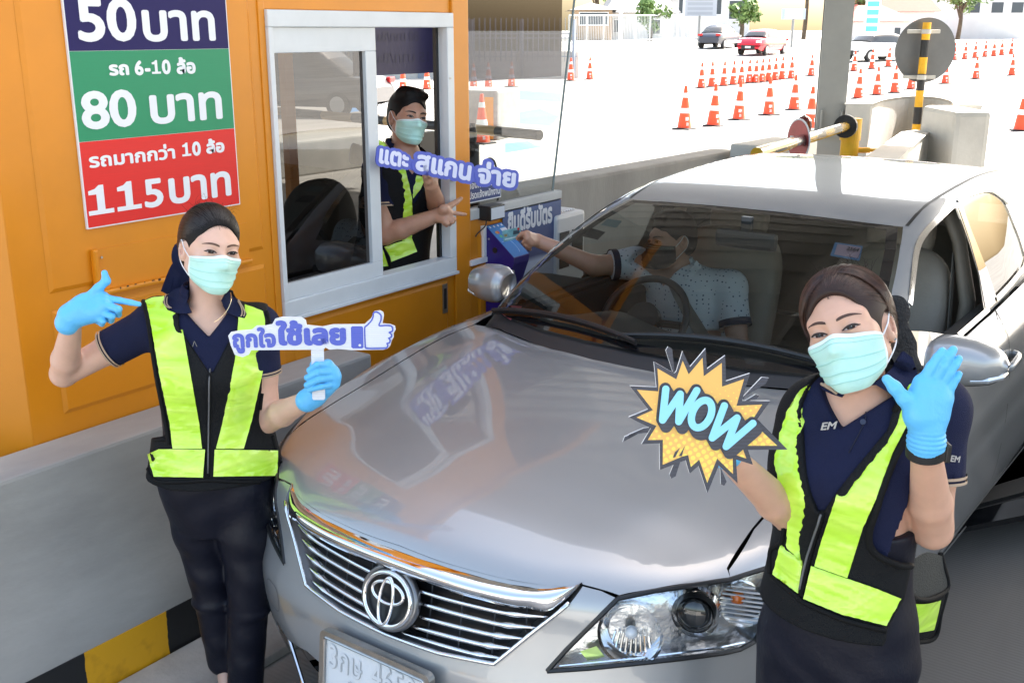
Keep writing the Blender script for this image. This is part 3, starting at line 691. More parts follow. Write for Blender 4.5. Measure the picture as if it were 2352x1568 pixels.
# ------------------------------------------------------------------ traffic cones
CORNG = mat('cone_orange', (.80, .085, .025), .5, var=.06, vs=10); CREFL = mat('cone_band', (.78, .78, .76), .4)
def cone_proto(tall=1.0):
    t = thing('traffic_cone', None, 'traffic cone', (0, 0, 0))
    H_ = .92 * tall
    prof = [(.155, .035), (.150, .05), (.115, .33), (.112, .345), (.098, .44), (.096, .452), (.066, .66), (.064, .672), (.052, .76), (.05, .77), (.033, .905), (.026, .92), (0.004, .92)]
    def band(i0, i1, nm, m, extra=0):
        mb = MB(); mb.tube([(0, 0, z * tall) for r, z in prof[i0:i1]], [r + extra for r, z in prof[i0:i1]], 24, cap=(i1 == len(prof))); return mb.build(nm, m, t, smooth=False, auto=40)
    mb = MB()
    for i0, i1 in ((0, 4), (5, 8), (9, 13)): mb.tube([(0, 0, z * tall) for r, z in prof[i0:i1]], [r for r, z in prof[i0:i1]], 24, cap=(i1 == 13))
    mb.build('cone', CORNG, t, auto=40)
    for i0, i1 in ((3, 6), (7, 10)):
        mb = MB(); mb.tube([(0, 0, z * tall) for r, z in prof[i0:i1]], [r + .0015 for r, z in prof[i0:i1]], 24, cap=False); mb.build('reflective_band', CREFL, t, auto=40)
    MB().box((-.20, -.20, .0), (.20, .20, .032), bev=.012).build('foot', RUBBER, t)
    # stencilled letters and number, wrapped on the cone
    dirn = -FH * .95 + RT * .3; base = math.atan2(dirn[1], dirn[0])
    for s, z0, hgt, ang in (('BEM', .19, .075, .62), ('33', .085, .065, .36)):
        W, L, G = text2d(s, .05); W = (W - W.min(0)) / (W.max(0) - W.min(0))
        zz = z0 + W[:, 1] * hgt; rad_ = np.interp(zz, [z for r, z in prof[:12]], [r for r, z in prof[:12]]) + .002 + L * .0001
        th = base + (W[:, 0] - .5) * ang * 1.0
        mk('stencil', np.column_stack([np.cos(th) * rad_, np.sin(th) * rad_, zz]), G, CREFL, t)
    return t
rows = {
 'in the nearest row before the steel pillar': [(1571.5, 297, 201), (1638.5, 290, 193), (1696.5, 276, 181), (1766, 265, 178), (1823.5, 253, 172), (1860, 300, 203)],
 'in the closely spaced row beneath the red car': [(1610.7, 203, 141), (1635, 200, 139.5), (1662, 198, 137.5), (1684, 195.5, 136), (1702, 193.5, 135), (1720.5, 191, 134), (1735, 191, 134), (1750, 189, 132), (1765, 187, 130), (1780, 185, 129), (1796, 183, 127.5), (1817, 181, 128)],
 'beside the edge of the booth glass': [(1311, 186, 130), (1354.5, 183, 127.5)],
 'between the pillar and the concrete horseshoe': [(1863, 175, 134), (1961, 164, 118), (2002, 159, 114), (2040, 154, 109), (1970.9, 227, 156), (2014, 219, 152), (2054.5, 214, 160), (2092, 206, 184)],
 'to the right of the round sign': [(2170.8, 193, 155), (2241, 182, 136), (2323.5, 174, 130), (2191, 138.5, 112), (2215.7, 136.5, 109), (2239, 134, 107), (2262, 131.5, 104), (2282, 130, 104), (2300, 127.5, 103), (2322, 126, 104), (2344.5, 301, 227)],
}
proto = None
for rn, lst in rows.items():
    for k, (u, v, tp) in enumerate(lst):
        P = gat(u, v)
        if v > 290 and u < 1900 and u > 1850: P = gat(u, v)
        lab = '%s orange traffic cone from the left %s' % (ORD[k], rn)
        if proto is None:
            proto = cone_proto(); o = proto; o.location = tuple(P); o['label'] = lab; o['group'] = 'orange traffic cones on the road'
        else: o = copy_thing(proto, P, lab, 'orange traffic cones on the road', rotz=rng.uniform(-.4, .4)); o.rotation_euler.x = rng.uniform(-.02, .02); o.rotation_euler.y = rng.uniform(-.02, .02)
CB = [(800, 224, 158), (866, 219, 170), (926, 212, 168), (981, 206, 166), (1088, 206, 165), (1122, 203, 165), (1175, 200, 166)]
for k, (u, v, tp) in enumerate(CB):
    copy_thing(proto, gat(u, v), '%s orange traffic cone from the left seen through the booth windows' % ORD[k], 'orange traffic cones on the road', rotz=rng.uniform(-.3, .3))
copy_thing(proto, gat(1107, 330), 'orange traffic cone behind the corner glass beside the pale block', 'orange traffic cones on the road')

# ------------------------------------------------------------------ cars on the road
def simple_car(name, label, u, v, heading, paint, kind='sedan', L=4.3, Wd=1.72, Hh=1.46):
    """a small far car: lofted body, glass house, wheels with rims, lamps"""
    P = gat(u, v); t = thing(name, label, 'car', tuple(P))
    if kind == 'pickup': top = [(-.5, .62), (-.5, 1.02), (-.1, 1.05), (-.08, 1.05), (.04, 1.62), (.24, 1.68), (.33, 1.2), (.5, .95), (.5, .55)]
    st = np.linspace(-.5, .5, 25)
    if kind == 'sedan':
        hood = np.interp(st, [-.5, -.49, -.40, -.22, -.1, .2, .36, .48, .5], [.62, .84, .98, 1.0, .97, .96, 1.0, .95, .7])
        roof = np.interp(st, [-.5, -.36, -.18, -.02, .12, .26, .40, .5], [0, .9, 1.4, Hh, Hh, 1.36, .98, 0])
    else:
        hood = np.interp(st, [-.5, -.48, -.3, -.2, -.1, .5], [.7, .95, 1.05, 1.08, 1.05, 1.05]); roof = np.interp(st, [-.5, -.24, -.12, 0, .13, .18, .5], [0, 1.0, 1.62, 1.72, 1.70, 1.0, 0]) * (Hh / 1.72)
    rows_, rows2 = [], []
    for s, hz, rz in zip(st, hood, roof):
        tap = 1 - .18 * max(0, abs(s) - .36) / .14; w = Wd / 2 * tap; zb = .24 + .12 * max(0, abs(s) - .42) / .08
        rows_.append([(s * L, x * w, z) for x, z in ((-.86, zb), (-.97, zb + .1), (-1, .55), (-.98, hz - .14), (-.90, hz - .03), (-.6, hz), (0, hz + .02), (.6, hz), (.90, hz - .03), (.98, hz - .14), (1, .55), (.97, zb + .1), (.86, zb))])
        if rz > hz + .02: rows2.append([(s * L, x * w, z) for x, z in ((-.88, hz - .05), (-.80, hz + (rz - hz) * .55), (-.70, rz - .04), (-.55, rz), (0, rz + .015), (.55, rz), (.70, rz - .04), (.80, hz + (rz - hz) * .55), (.88, hz - .05))])
    ca, sa = math.cos(heading), math.sin(heading)
    tw = lambda Q: np.array(Q, float) @ np.array([[ca, sa, 0], [-sa, ca, 0], [0, 0, 1]]) + P
    def loft(rw):
        k = len(rw[0]); V = [p for r in rw for p in r]; Fc = [(i * k + j, i * k + j + 1, (i + 1) * k + j + 1, (i + 1) * k + j) for i in range(len(rw) - 1) for j in range(k - 1)]
        Fc += [tuple(range(k)), tuple(range(len(V) - 1, len(V) - k - 1, -1))]; return V, Fc
    V, Fc = loft(rows_); body = mk('body', tw(V), Fc, paint, t, auto=50)
    V, Fc = loft(rows2); k = 8
    fm = []
    n2 = len(rows2)
    for i in range(n2 - 1):
        for j in range(8): fm.append(0 if j in (2, 3, 4, 5) and 2 <= i < n2 - 4 else 1)
    fm += [1, 1]
    mk('glass_house', tw(V), Fc, [paint, mat('far_car_glass', (.03, .035, .04), .08)], t, fm=fm, auto=50)
    for sx in (-.31, .32):
        for sy in (-1, 1):
            c = tw([(sx * L, sy * (Wd / 2 - .10), .31)])[0]; axv = tw([(0, 1, 0)])[0] - P
            wh = MB().disc(c, axv, .31, 24, .2).build('wheel', RUBBER, t)
            MB().disc(c + axv * sy * .1, axv, .2, 20, .03).build('rim', mat('far_rim', (.45, .46, .48), .3, metal=.6), wh)
    for sx, m in ((-1, mat('head_lamp_far', (.7, .72, .75), .15)), (1, mat('tail_lamp_far', (.5, .02, .02), .25))):
        for sy in (-1, 1):
            c = tw([(sx * L * .482, sy * Wd * .36, .76 if sx < 0 else .86)])[0]
            MB().obox(c, [tw([(1, 0, 0)])[0] - P, tw([(0, 1, 0)])[0] - P, (0, 0, 1)], (.06, .16, .07), bev=.03).build('headlight' if sx < 0 else 'tail_light', m, t)
    c = tw([(-L * .497, 0, .45)])[0]; MB().obox(c, [tw([(1, 0, 0)])[0] - P, tw([(0, 1, 0)])[0] - P, (0, 0, 1)], (.02, .42, .12), bev=.02).build('grille', BLACK, t)
    c = tw([(-L * .505, 0, .46)])[0]; MB().obox(c, [tw([(1, 0, 0)])[0] - P, tw([(0, 1, 0)])[0] - P, (0, 0, 1)], (.008, .17, .055)).build('number_plate', WHITEP, t)
    return t
hf = math.atan2(FH[1], FH[0])
simple_car('parked_car', 'small red car with white plate beyond the orange cones', 1750, 126, hf + RAD(-35), mat('red_car_paint', (.62, .012, .03), .25, coat=1.))
simple_car('parked_car', 'dark grey car seen from behind beside the red car', 1652, 111, hf + RAD(150), mat('grey_car_paint', (.055, .06, .08), .3, coat=1.), Hh=1.48)
simple_car('pickup_truck', 'dark pickup truck far off beyond the round sign', 2262, 86, hf + RAD(-100), mat('blue_car_paint', (.03, .04, .07), .3, coat=1.), kind='pickup', L=5.1, Wd=1.8, Hh=1.75)
simple_car('parked_car', 'white car behind the cones between pillar and sign', 2010, 140, hf + RAD(-60), mat('white_car_paint', (.75, .75, .75), .3, coat=1.))
simple_car('van', 'dark van with silver wheel seen through the tinted booth pane', 690, 262, hf + RAD(-108), mat('van_paint', (.05, .05, .055), .35, coat=.6), kind='sedan', L=4.7, Wd=1.75, Hh=1.85)

# ------------------------------------------------------------------ next lane behind the booth
a, b_ = at(560, 248, z=1.0), at(1240, 311, z=1.0)
BM = thing('boom_pole', 'thick black and amber boom across the next lane behind the booth', 'barrier gate', (a[0], a[1], 0))
mb = MB(); pts = [a + (b_ - a) * t for t in np.linspace(0, 1, 10)]
for k in range(9): mb.tube([pts[k], pts[k + 1]], .055, 14, mi=k % 2)
mb.build('boom', [BLK, mat('boom_amber', (.45, .27, .10), .5)], BM)
MB().box(a - (.12, .12, 1.0), a + (.12, .12, .15), bev=.02).build('cabinet', YEL, BM)
p = at(852, 250, h=(a @ FH) * .62 + (b_ @ FH) * .38)
BL = thing('beacon', 'bright red round lamp on the dark boom behind the masked man', 'beacon', p)
MB().disc(p, -FH, .055, 24, .06).build('lens', mat('red_lens', (.75, .01, .02), .2, coat=1.), BL)
MB().disc(p + FH * .03, -FH, .062, 24, .04).tube([p + (0, 0, -.28), p + (0, 0, -.04)], .025, 8).build('holder', BLACK, BL)
q0 = at(1005, 205, z=.95); q1 = at(1143, 208, z=.95)
KB = thing('concrete_block', 'pale concrete block with an orange edge stripe behind the corner glass', 'barrier', (q0[0], q0[1], 0))
dd = (q1 - q0); Lb = np.linalg.norm(dd); dd /= Lb; nn = np.array([-dd[1], dd[0], 0])
MB().obox((q0 + q1) / 2 * (1, 1, 0) + nn * .6 + (0, 0, .475), [dd, nn, (0, 0, 1)], (Lb / 2, .6, .475), bev=.05).build('block', CONC, KB)
s0 = q1 * (1, 1, 0) - dd * .18
MB().obox(s0 - nn * .004 + (0, 0, .42), [dd, nn, (0, 0, 1)], (.09, .003, .40)).build('orange_stripe', mat('stripe_amber', (.75, .32, .02), .5), KB)
slab_wall('concrete_barrier', 'low concrete barrier across the far side of the next lane', [at(560, 340, z=.5), at(1000, 292, z=.5)], .5, .25, CONC2)
# picket fence beyond the next lane
FR = gat(1065, 180); FR2 = gat(1312, 172); hF = FR @ FH
FE = thing('picket_fence', 'blue grey steel picket fence on a concrete plinth beyond the next lane', 'fence', (FR[0], FR[1], 0))
hF2 = FR2 @ FH
FST = mat('fence_steel', (.24, .28, .34), .5)
mb = MB(); pst = MB()
for k in range(62):
    u = 560 + k * 12.3; 
    a_ = at(u, 142, h=hF); b_ = at(u, 42, h=hF); mb.box(a_ - (.02, .02, 0), (b_[0] + .02, b_[1] + .02, b_[2]))
for v in (78, 88, 130): mb.beam(at(550, v, h=hF), at(1325, v, h=hF), .04, .05)
for u in (600, 720, 840, 965, 1083, 1198, 1318):
    a_ = at(u, 178, h=hF - .05); b_ = at(u, 45, h=hF - .05); pst.box((a_[0] - .07, a_[1] - .07, 0), (b_[0] + .07, b_[1] + .07, b_[2]))
mb.build('pickets', FST, FE); pst.build('posts', FST, FE)
a_, b_ = at(540, 118, h=hF + .15), at(1330, 118, h=hF + .15)
dd = (b_ - a_); Lb = np.linalg.norm(dd); dd /= Lb; nn = np.array([-dd[1], dd[0], 0])
MB().obox(((a_ + b_) / 2)[0:2].tolist() + [a_[2] / 2], [dd, nn, (0, 0, 1)], (Lb / 2, .12, a_[2] / 2)).build('plinth', CONC2, FE)
# dark underpass wall behind the fence
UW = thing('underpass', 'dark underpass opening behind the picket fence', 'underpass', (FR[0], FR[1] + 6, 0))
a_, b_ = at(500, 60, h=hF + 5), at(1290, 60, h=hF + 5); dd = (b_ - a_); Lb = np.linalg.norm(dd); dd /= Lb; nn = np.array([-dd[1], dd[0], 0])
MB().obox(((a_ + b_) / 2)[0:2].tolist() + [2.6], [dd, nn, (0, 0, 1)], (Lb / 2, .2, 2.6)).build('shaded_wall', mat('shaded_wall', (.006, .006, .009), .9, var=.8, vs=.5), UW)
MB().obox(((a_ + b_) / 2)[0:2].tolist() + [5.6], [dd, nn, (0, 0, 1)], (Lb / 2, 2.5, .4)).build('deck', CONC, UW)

# air conditioner on the island
ac0 = at(1279, 478, z=.99); ac1 = at(1347, 486, z=.97)
AC = thing('air_conditioner', 'white louvred air conditioner unit behind the booth front', 'air conditioner', (-2.95, 5.0, .5))
xa, xb_ = -3.32, -2.98; ya_, yb_ = at(1279, 497, x=xb_)[1] + .0, at(1345, 481, x=xb_)[1]
za = at(1300, 492, x=xb_)[2]
MB().box((xa, ya_, .3), (xb_, yb_, za), bev=.02).build('case', mat('ac_white', (.68, .67, .64), .5), AC)
mb = MB()
for k in range(9):
    y = ya_ + .05 + k * (yb_ - ya_ - .1) / 8; mb.box((xa + .04, y - .008, za + .001), (xb_ - .04, y + .008, za + .008), bev=.003)
mb.build('louvre', WHITEP, AC)
mb = MB()
for y0_, y1_ in ((.10, .42), (.52, .9)):
    mb.box((xb_ + .001, ya_ + (yb_ - ya_) * y0_, za - .28), (xb_ + .004, ya_ + (yb_ - ya_) * y1_, za - .09))
mb.build('grille', BLACK, AC)

# ------------------------------------------------------------------ far background
PALE = mat('pale_wall', (.70, .70, .69), .8, var=.08, vs=.4); ROOFR = mat('roof_red', (.42, .10, .07), .8, var=.15, vs=1.2, bump=.3, bs=6); ROOFG = mat('roof_grey', (.30, .29, .29), .8, var=.2, vs=1.)
WING = mat('window_dark', (.06, .075, .09), .25); TEAL = mat('teal_paint', (.12, .50, .52), .5)
def house(name, label, u0, u1, vt, vb, h, dep=7., wall=PALE, roof=ROOFR, roofh=1.6, windows=(), cat='house'):
    a, b = at(u0, vb, h=h), at(u1, vb, h=h); zt = at(u0, vt, h=h)[2]; zb = gz((a + b) / 2) - .3
    d = (b - a) * (1, 1, 0); L = np.linalg.norm(d); d /= L; nn = np.array([-d[1], d[0], 0]); c = (a + b) / 2; c[2] = 0
    t = thing(name, label, cat, (c[0], c[1], zb))
    MB().obox(c + nn * dep / 2 + (0, 0, (zt + zb) / 2), [d, nn, (0, 0, 1)], (L / 2, dep / 2, (zt - zb) / 2)).build('wall', wall, t)
    e = .5; A = c + (0, 0, zt + .02)
    Vr = [A - d * (L / 2 + e) - nn * e, A + d * (L / 2 + e) - nn * e, A + d * (L / 2 + e) + nn * (dep + e), A - d * (L / 2 + e) + nn * (dep + e),
          A - d * (L / 2 - dep * .2) + nn * dep / 2 + (0, 0, roofh), A + d * (L / 2 - dep * .2) + nn * dep / 2 + (0, 0, roofh)]
    mk('roof', Vr, [(0, 1, 5, 4), (1, 2, 5), (2, 3, 4, 5), (3, 0, 4), (3, 2, 1, 0)], roof, t)
    for (x0, x1, z0, z1) in windows:
        p = c + d * ((x0 + x1) / 2 - .5) * L + (0, 0, zb + (zt - zb) * (z0 + z1) / 2)
        w = MB().obox(p - nn * .03, [d, nn, (0, 0, 1)], (L * (x1 - x0) / 2, .05, (zt - zb) * (z1 - z0) / 2)).build('window', WHITEP, t)
        MB().obox(p - nn * .09, [d, nn, (0, 0, 1)], (L * (x1 - x0) / 2 - .08, .012, (zt - zb) * (z1 - z0) / 2 - .08)).build('pane', WING, w)
    return t
house('house', 'pale house with grey sloping roof behind the mesh fence', 1400, 1545, 30, 95, 92, 9, PALE, ROOFG, 3.2, [(.05, .22, .35, .8), (.6, .8, .3, .8)])
house('shop', 'low brown building with white verge beside the mesh fence', 1320, 1405, 24, 98, 90, 7, mat('brown_wall', (.42, .30, .20), .8, var=.3, vs=.8), ROOFG, .6, [(.1, .9, .55, .95)])
house('house', 'white two storey house with dark windows above the dark grey car', 1540, 1720, -8, 80, 98, 9, PALE, ROOFG, 2.4, [(.08, .26, .62, .95), (.5, .64, .6, .95), (.72, .95, .5, .92)])
house('house', 'white house with red tiled roof left of the round sign', 2022, 2140, 28, 90, 95, 10, PALE, ROOFR, 4.2, [(.3, .5, .2, .7)])
house('garage', 'low white garage with rusty red roof behind the cones', 1955, 2085, 50, 100, 84, 6, PALE, ROOFR, 1.2, [(.72, .86, .1, .8)])
house('apartment_block', 'white apartment block with dark balcony windows far right', 2200, 2352, -60, 75, 105, 9, PALE, ROOFG, 1.5, [(.1, .3, .72, .9), (.45, .65, .72, .9), (.1, .3, .42, .6), (.45, .65, .42, .6), (.75, .95, .42, .6)])
# fence rails along the far road
def rail_fence(name, label, u0, v0, t0, u1, v1, t1, n, m, mesh=None):
    a, b = gat(u0, v0), gat(u1, v1); ha, hb = a @ FH, b @ FH
    t = thing(name, label, 'fence', tuple(a)); za, zb = at(u0, t0, h=ha)[2], at(u1, t1, h=hb)[2]
    rail = MB(); posts = MB()
    for k in range(n + 1):
        f = k / n; p = a + (b - a) * f; zt = za + (zb - za) * f
        posts.tube([p, (p[0], p[1], zt)], .05, 8)
    for s in (1., .12): rail.tube([a + (0, 0, (za - a[2]) * s), b + (0, 0, (zb - b[2]) * s)], .045, 8)
    posts.build('posts', m, t); rail.build('rails', m, t)
    if mesh:
        w = MB(); N2 = n * 10
        for k in range(N2 + 1):
            p = a + (b - a) * k / N2; zt = za + (zb - za) * k / N2
            w.box((p[0] - .008, p[1] - .008, p[2] + .2), (p[0] + .008, p[1] + .008, zt))
        w.build('mesh_wires', m, t)
    return t
FW_ = mat('white_fence', (.70, .73, .74), .5)
rail_fence('mesh_fence', 'white wire mesh fence along the far road left of the cars', 1306, 108, 36, 1640, 92, 36, 10, FW_, True)
rail_fence('guard_rail', 'pale teal railing along the far road by the pickup', 2140, 88, 62, 2352, 84, 58, 12, TEAL, True)
# tall blue and white roadside banners, lamp posts, sign boards
def banner(name, label, u, vt, vb, w, h, m, m2, cat='sign'):
    a = at(u, vb, h=h); zt = at(u, vt, h=h)[2]; t = thing(name, label, cat, (a[0], a[1], gz(a))); c = np.array([a[0], a[1], 0])
    MB().obox(c + (0, 0, (zt + a[2]) / 2), [RT, FH, (0, 0, 1)], (w / 2, .06, (zt - a[2]) / 2)).build('board', m, t)
    mb = MB()
    for k in range(6): mb.obox(c - FH * .065 + (0, 0, a[2] + (zt - a[2]) * (k + .6) / 6.2), [RT, FH, (0, 0, 1)], (w * .38, .006, (zt - a[2]) * .05))
    mb.build('print_block', m2, t)
    MB().tube([c + (0, 0, gz(a) - .2), c + (0, 0, a[2] + .05)], .09, 10).build('post', GREYST, t)
banner('roadside_banner', 'tall white and teal vertical banner right of the steel pillar', 2000, -40, 78, 1.1, 82, WHITEP, TEAL)
banner('sign_board', 'pale blue grey road sign board beside the red car', 1822, 20, 45, 1.6, 76, mat('pale_blue_board', (.42, .50, .60), .5), WHITEP)
banner('sign_board', 'large grey road sign back above the dark grey car', 1607, -30, 38, 2.3, 78, mat('grey_board', (.45, .48, .52), .5), mat('board_rib', (.35, .38, .42), .5))
def lamp_post(name, label, u, vb, h, r=.12):
    a = at(u, vb, h=h); t = thing(name, label, 'lamp post', (a[0], a[1], gz(a)))
    MB().tube([(a[0], a[1], gz(a) - .1), (a[0], a[1], gz(a) + 9)], [r, r * .7], 12).build('pole', FW_, t)
    MB().tube(spline([(a[0], a[1], gz(a) + 9), (a[0] - .3, a[1] - .2, gz(a) + 9.6), (a[0] - 1.6, a[1] - 1, gz(a) + 9.9)]), r * .5, 8).build('arm', FW_, t)
    MB().box((a[0] - 2.2, a[1] - 1.3, gz(a) + 9.8), (a[0] - 1.4, a[1] - .8, gz(a) + 9.95), bev=.04).build('lamp_head', GREYST, t)
lamp_post('lamp_post', 'white lamp post rising from the mesh fence', 1424, 100, 70)
lamp_post('lamp_post', 'white lamp post beside the grey sign back', 1568, 95, 78, .1)
def tree(label, u, v, h, H, R, green, name='leafy_tree', seed=1, n=900):
    r_ = random.Random(seed); a = at(u, v, h=h); base = np.array([a[0], a[1], gz(a)])
    t = thing(name, label, 'tree', tuple(base)); tk = MB()
    tk.tube(spline([base - (0, 0, .2), base + (.1, .05, H * .3), base + (-.1, .1, H * .6), base + (0, 0, H * .8)], 4), np.linspace(.22, .05, 13), 9)
    cl = []
    for k in range(13):
        d = np.array([r_.gauss(0, 1), r_.gauss(0, 1), r_.gauss(0, .7)]); d /= np.linalg.norm(d); c = base + (0, 0, H * .66) + d * R * r_.uniform(.35, .85) * np.array([1, 1, .9]); cl.append((c, R * r_.uniform(.3, .5)))
        tk.tube([base + (0, 0, H * r_.uniform(.3, .55)), (base + (0, 0, H * .5) + c) / 2, c], [.08, .05, .02], 6)
    tk.build('trunk', mat('bark', (.10, .075, .05), .9, var=.3, vs=5), t)
    V, Fc = [], []
    for k in range(n):
        c, cr = cl[r_.randrange(len(cl))]; d = np.array([r_.gauss(0, 1) for _ in range(3)]); d /= np.linalg.norm(d); p = c + d * cr * r_.uniform(.5, 1.05)
        x = np.array([r_.gauss(0, 1) for _ in range(3)]); x /= np.linalg.norm(x); y = np.cross(x, d + .01); y /= np.linalg.norm(y); s = r_.uniform(.12, .28); i = len(V)
        V += [p - x * s, p - y * s * .5, p + x * s, p + y * s * .5]; Fc.append((i, i + 1, i + 2, i + 3))
    mk('crown', V, Fc, green, t)
G1 = mat('leaf_green', (.07, .13, .035), .6, var=.4, vs=1.2); G2 = mat('leaf_pale', (.12, .20, .05), .6, var=.35, vs=1.2)
tree('dark leafy tree beside the blue sign board above the red car', 1845, 90, 100, 10, 3.2, G1, seed=2, n=1500)
tree('light green tree right of the grey steel pillar', 1975, 70, 98, 6.5, 2.2, G2, seed=3, n=1100)
tree('tall green tree above the round sign', 2175, 60, 112, 9, 3.6, G1, seed=4, n=1700)
tree('green tree between the sign and the apartment block', 2200, 80, 99, 6, 2.2, G2, seed=5, n=1000)
tree('small bush behind the mesh fence', 1492, 95, 88, 3.2, 1.5, G2, name='bush', seed=6, n=700)
tree('leafy tree behind the low brown building', 1370, 60, 104, 8, 3.2, G2, seed=7, n=1300)
tree('small bush between the two far cars', 1700, 92, 88, 3.4, 1.4, G2, name='bush', seed=8, n=700)
# ================================================================== the silver car: body shape as a solid function
CTH, CX0, CY0 = RAD(-.87), -1.681, 1.801
CCc, CSs = math.cos(CTH), math.sin(CTH)
CROT = np.array([[CCc, -CSs, 0], [CSs, CCc, 0], [0, 0, 1.]])
CORG = np.array([CX0, CY0, 0.])
def c2w(P): return np.asarray(P, float) @ CROT.T + CORG
def w2c(P): return (np.asarray(P, float) - CORG) @ CROT
def cub(x, xs, ys):
    """smooth interpolation (monotone-ish cubic) through knots"""
    xs = np.asarray(xs, float); ys = np.asarray(ys, float)
    d = np.diff(ys) / np.diff(xs); m = np.empty(len(xs)); m[1:-1] = (d[:-1] * np.diff(xs)[1:] + d[1:] * np.diff(xs)[:-1]) / (xs[2:] - xs[:-2]); m[0] = d[0]; m[-1] = d[-1]
    x = np.clip(x, xs[0], xs[-1]); i = np.clip(np.searchsorted(xs, x) - 1, 0, len(xs) - 2)
    h = xs[i + 1] - xs[i]; t = (x - xs[i]) / h
    return (2 * t ** 3 - 3 * t ** 2 + 1) * ys[i] + (t ** 3 - 2 * t ** 2 + t) * h * m[i] + (-2 * t ** 3 + 3 * t ** 2) * ys[i + 1] + (t ** 3 - t ** 2) * h * m[i + 1]
def smax(a, b, k):
    h = np.clip(.5 + .5 * (a - b) / k, 0, 1); return a * h + b * (1 - h) + k * h * (1 - h)
def zdeck(x, y):
    zc = cub(y, [-.3, -.1, .0, .045, .1, .2, .4, .7, 1.0, 1.2, 1.5, 2.5, 3.5, 4.3, 4.7, 5.0], [.60, .72, .778, .80, .828, .866, .912, .953, .985, 1.0, 1.01, 1.02, 1.05, 1.09, 1.075, 1.0])
    c = cub(y, [-.2, 0, .35, .55, .8, 1.05, 1.3, 1.7, 5], [.12, .13, .135, .105, .085, .062, .05, .04, .03])
    ridge = .010 * np.exp(-((x - (.50 + .12 * np.clip((y - .2) / 1.1, 0, 1))) / .11) ** 2) * np.clip((y - .15) / .3, 0, 1) * np.clip((1.6 - y) / .3, 0, 1)
    return zc - c * x * x + ridge
def lowf(P):
    x = np.abs(P[..., 0]); y = P[..., 1]; z = P[..., 2]
    top = (z - zdeck(x, y)) * .95
    p = cub(x, [-.2, 0, .2, .4, .5, .6, .7, .76, .82, .87, .905, .93], [.01, 0, .01, .045, .08, .13, .21, .29, .41, .57, .84, 1.2])
    t = cub(z, [.1, .18, .25, .35, .45, .53, .60, .70, .80, .95], [.16, .10, .06, .02, .0, .0, .02, .042, .052, .10])
    fr = p + t - y
    g = np.clip(1.0 / np.sqrt(1 + (np.clip((x - .3) / .5, 0, 1) * 1.6) ** 2), .4, 1)
    s = cub(z, [.1, .2, .3, .45, .62, .75, .85, .95, 1.1], [.84, .865, .885, .90, .912, .911, .907, .897, .87])
    s = s - .10 * np.clip((y - 3.9) / 1., 0, 1) ** 2 + .004 * np.sin(np.clip((z - .66) / .12, -1, 1) * 3.14) * np.clip((y - 1.4) / .5, 0, 1)
    sd = x - s
    rear = y - (4.82 - .12 * x * x - .2 * np.clip((z - .7) / .4, 0, 1) ** 2)
    body = smax(smax(fr * g, sd, .05), top, .07)
    return smax(smax(body, rear, .12), .17 - z, .03)
def upf(P):
    x = np.abs(P[..., 0]); y = P[..., 1]; z = P[..., 2]
    roof = z - (cub(y, [1.3, 1.7, 2.0, 2.15, 2.4, 2.8, 3.2, 3.6, 3.9, 4.3], [1.18, 1.31, 1.385, 1.412, 1.444, 1.472, 1.482, 1.466, 1.43, 1.33]) - .05 * x * x)
    yb = 1.17 + .24 * x * x; u = (y - yb) / .98
    ws = (z - (.995 + .415 * (y - yb) + .10 * np.clip(u, 0, 1) * (1 - np.clip(u, 0, 1)))) * .92
    T = .80 - .36 * (z - 1.0) - .05 * np.clip(z - 1.15, 0, 1) - .06 * np.clip(y - 3.0, 0, 2) ** 2 - .09 * np.clip((1.95 - y) / .6, 0, 1) ** 2
    sd = (x - T) * .92
    rg = (z - (1.43 - .5 * (y - 3.88))) * .9
    r = smax(roof, ws, .06); r = smax(r, rg, .15)
    return smax(smax(r, sd, .06), .9 - z, .01)
def carf(P): return np.minimum(lowf(P), upf(P))
def grad(f, P, e=.002):
    G = np.stack([(f(P + e * np.eye(3)[i]) - f(P - e * np.eye(3)[i])) for i in range(3)], -1)
    return G / (np.linalg.norm(G, axis=-1, keepdims=True) + 1e-12)
def march(f, O, D, tmax=9., n=220):
    """first place where lines O + tD meet the solid"""
    O = np.asarray(O, float).reshape(-1, 3); D = np.broadcast_to(np.asarray(D, float), O.shape); t = np.zeros(len(O))
    for _ in range(n):
        d = f(O + t[:, None] * D); t = np.minimum(t + np.clip(d * .7, -.05, .25), tmax)
    return O + t[:, None] * D
def hit(pts, f=lowf):
    """photo points -> car coordinates on the body"""
    pts = np.asarray(pts, float).reshape(-1, 2)
    D = np.array([ray(*p) for p in pts]); D = D / np.linalg.norm(D, axis=1)[:, None]
    return march(f, np.broadcast_to(w2c(CAMP), (len(pts), 3)), D @ CROT, tmax=14.)
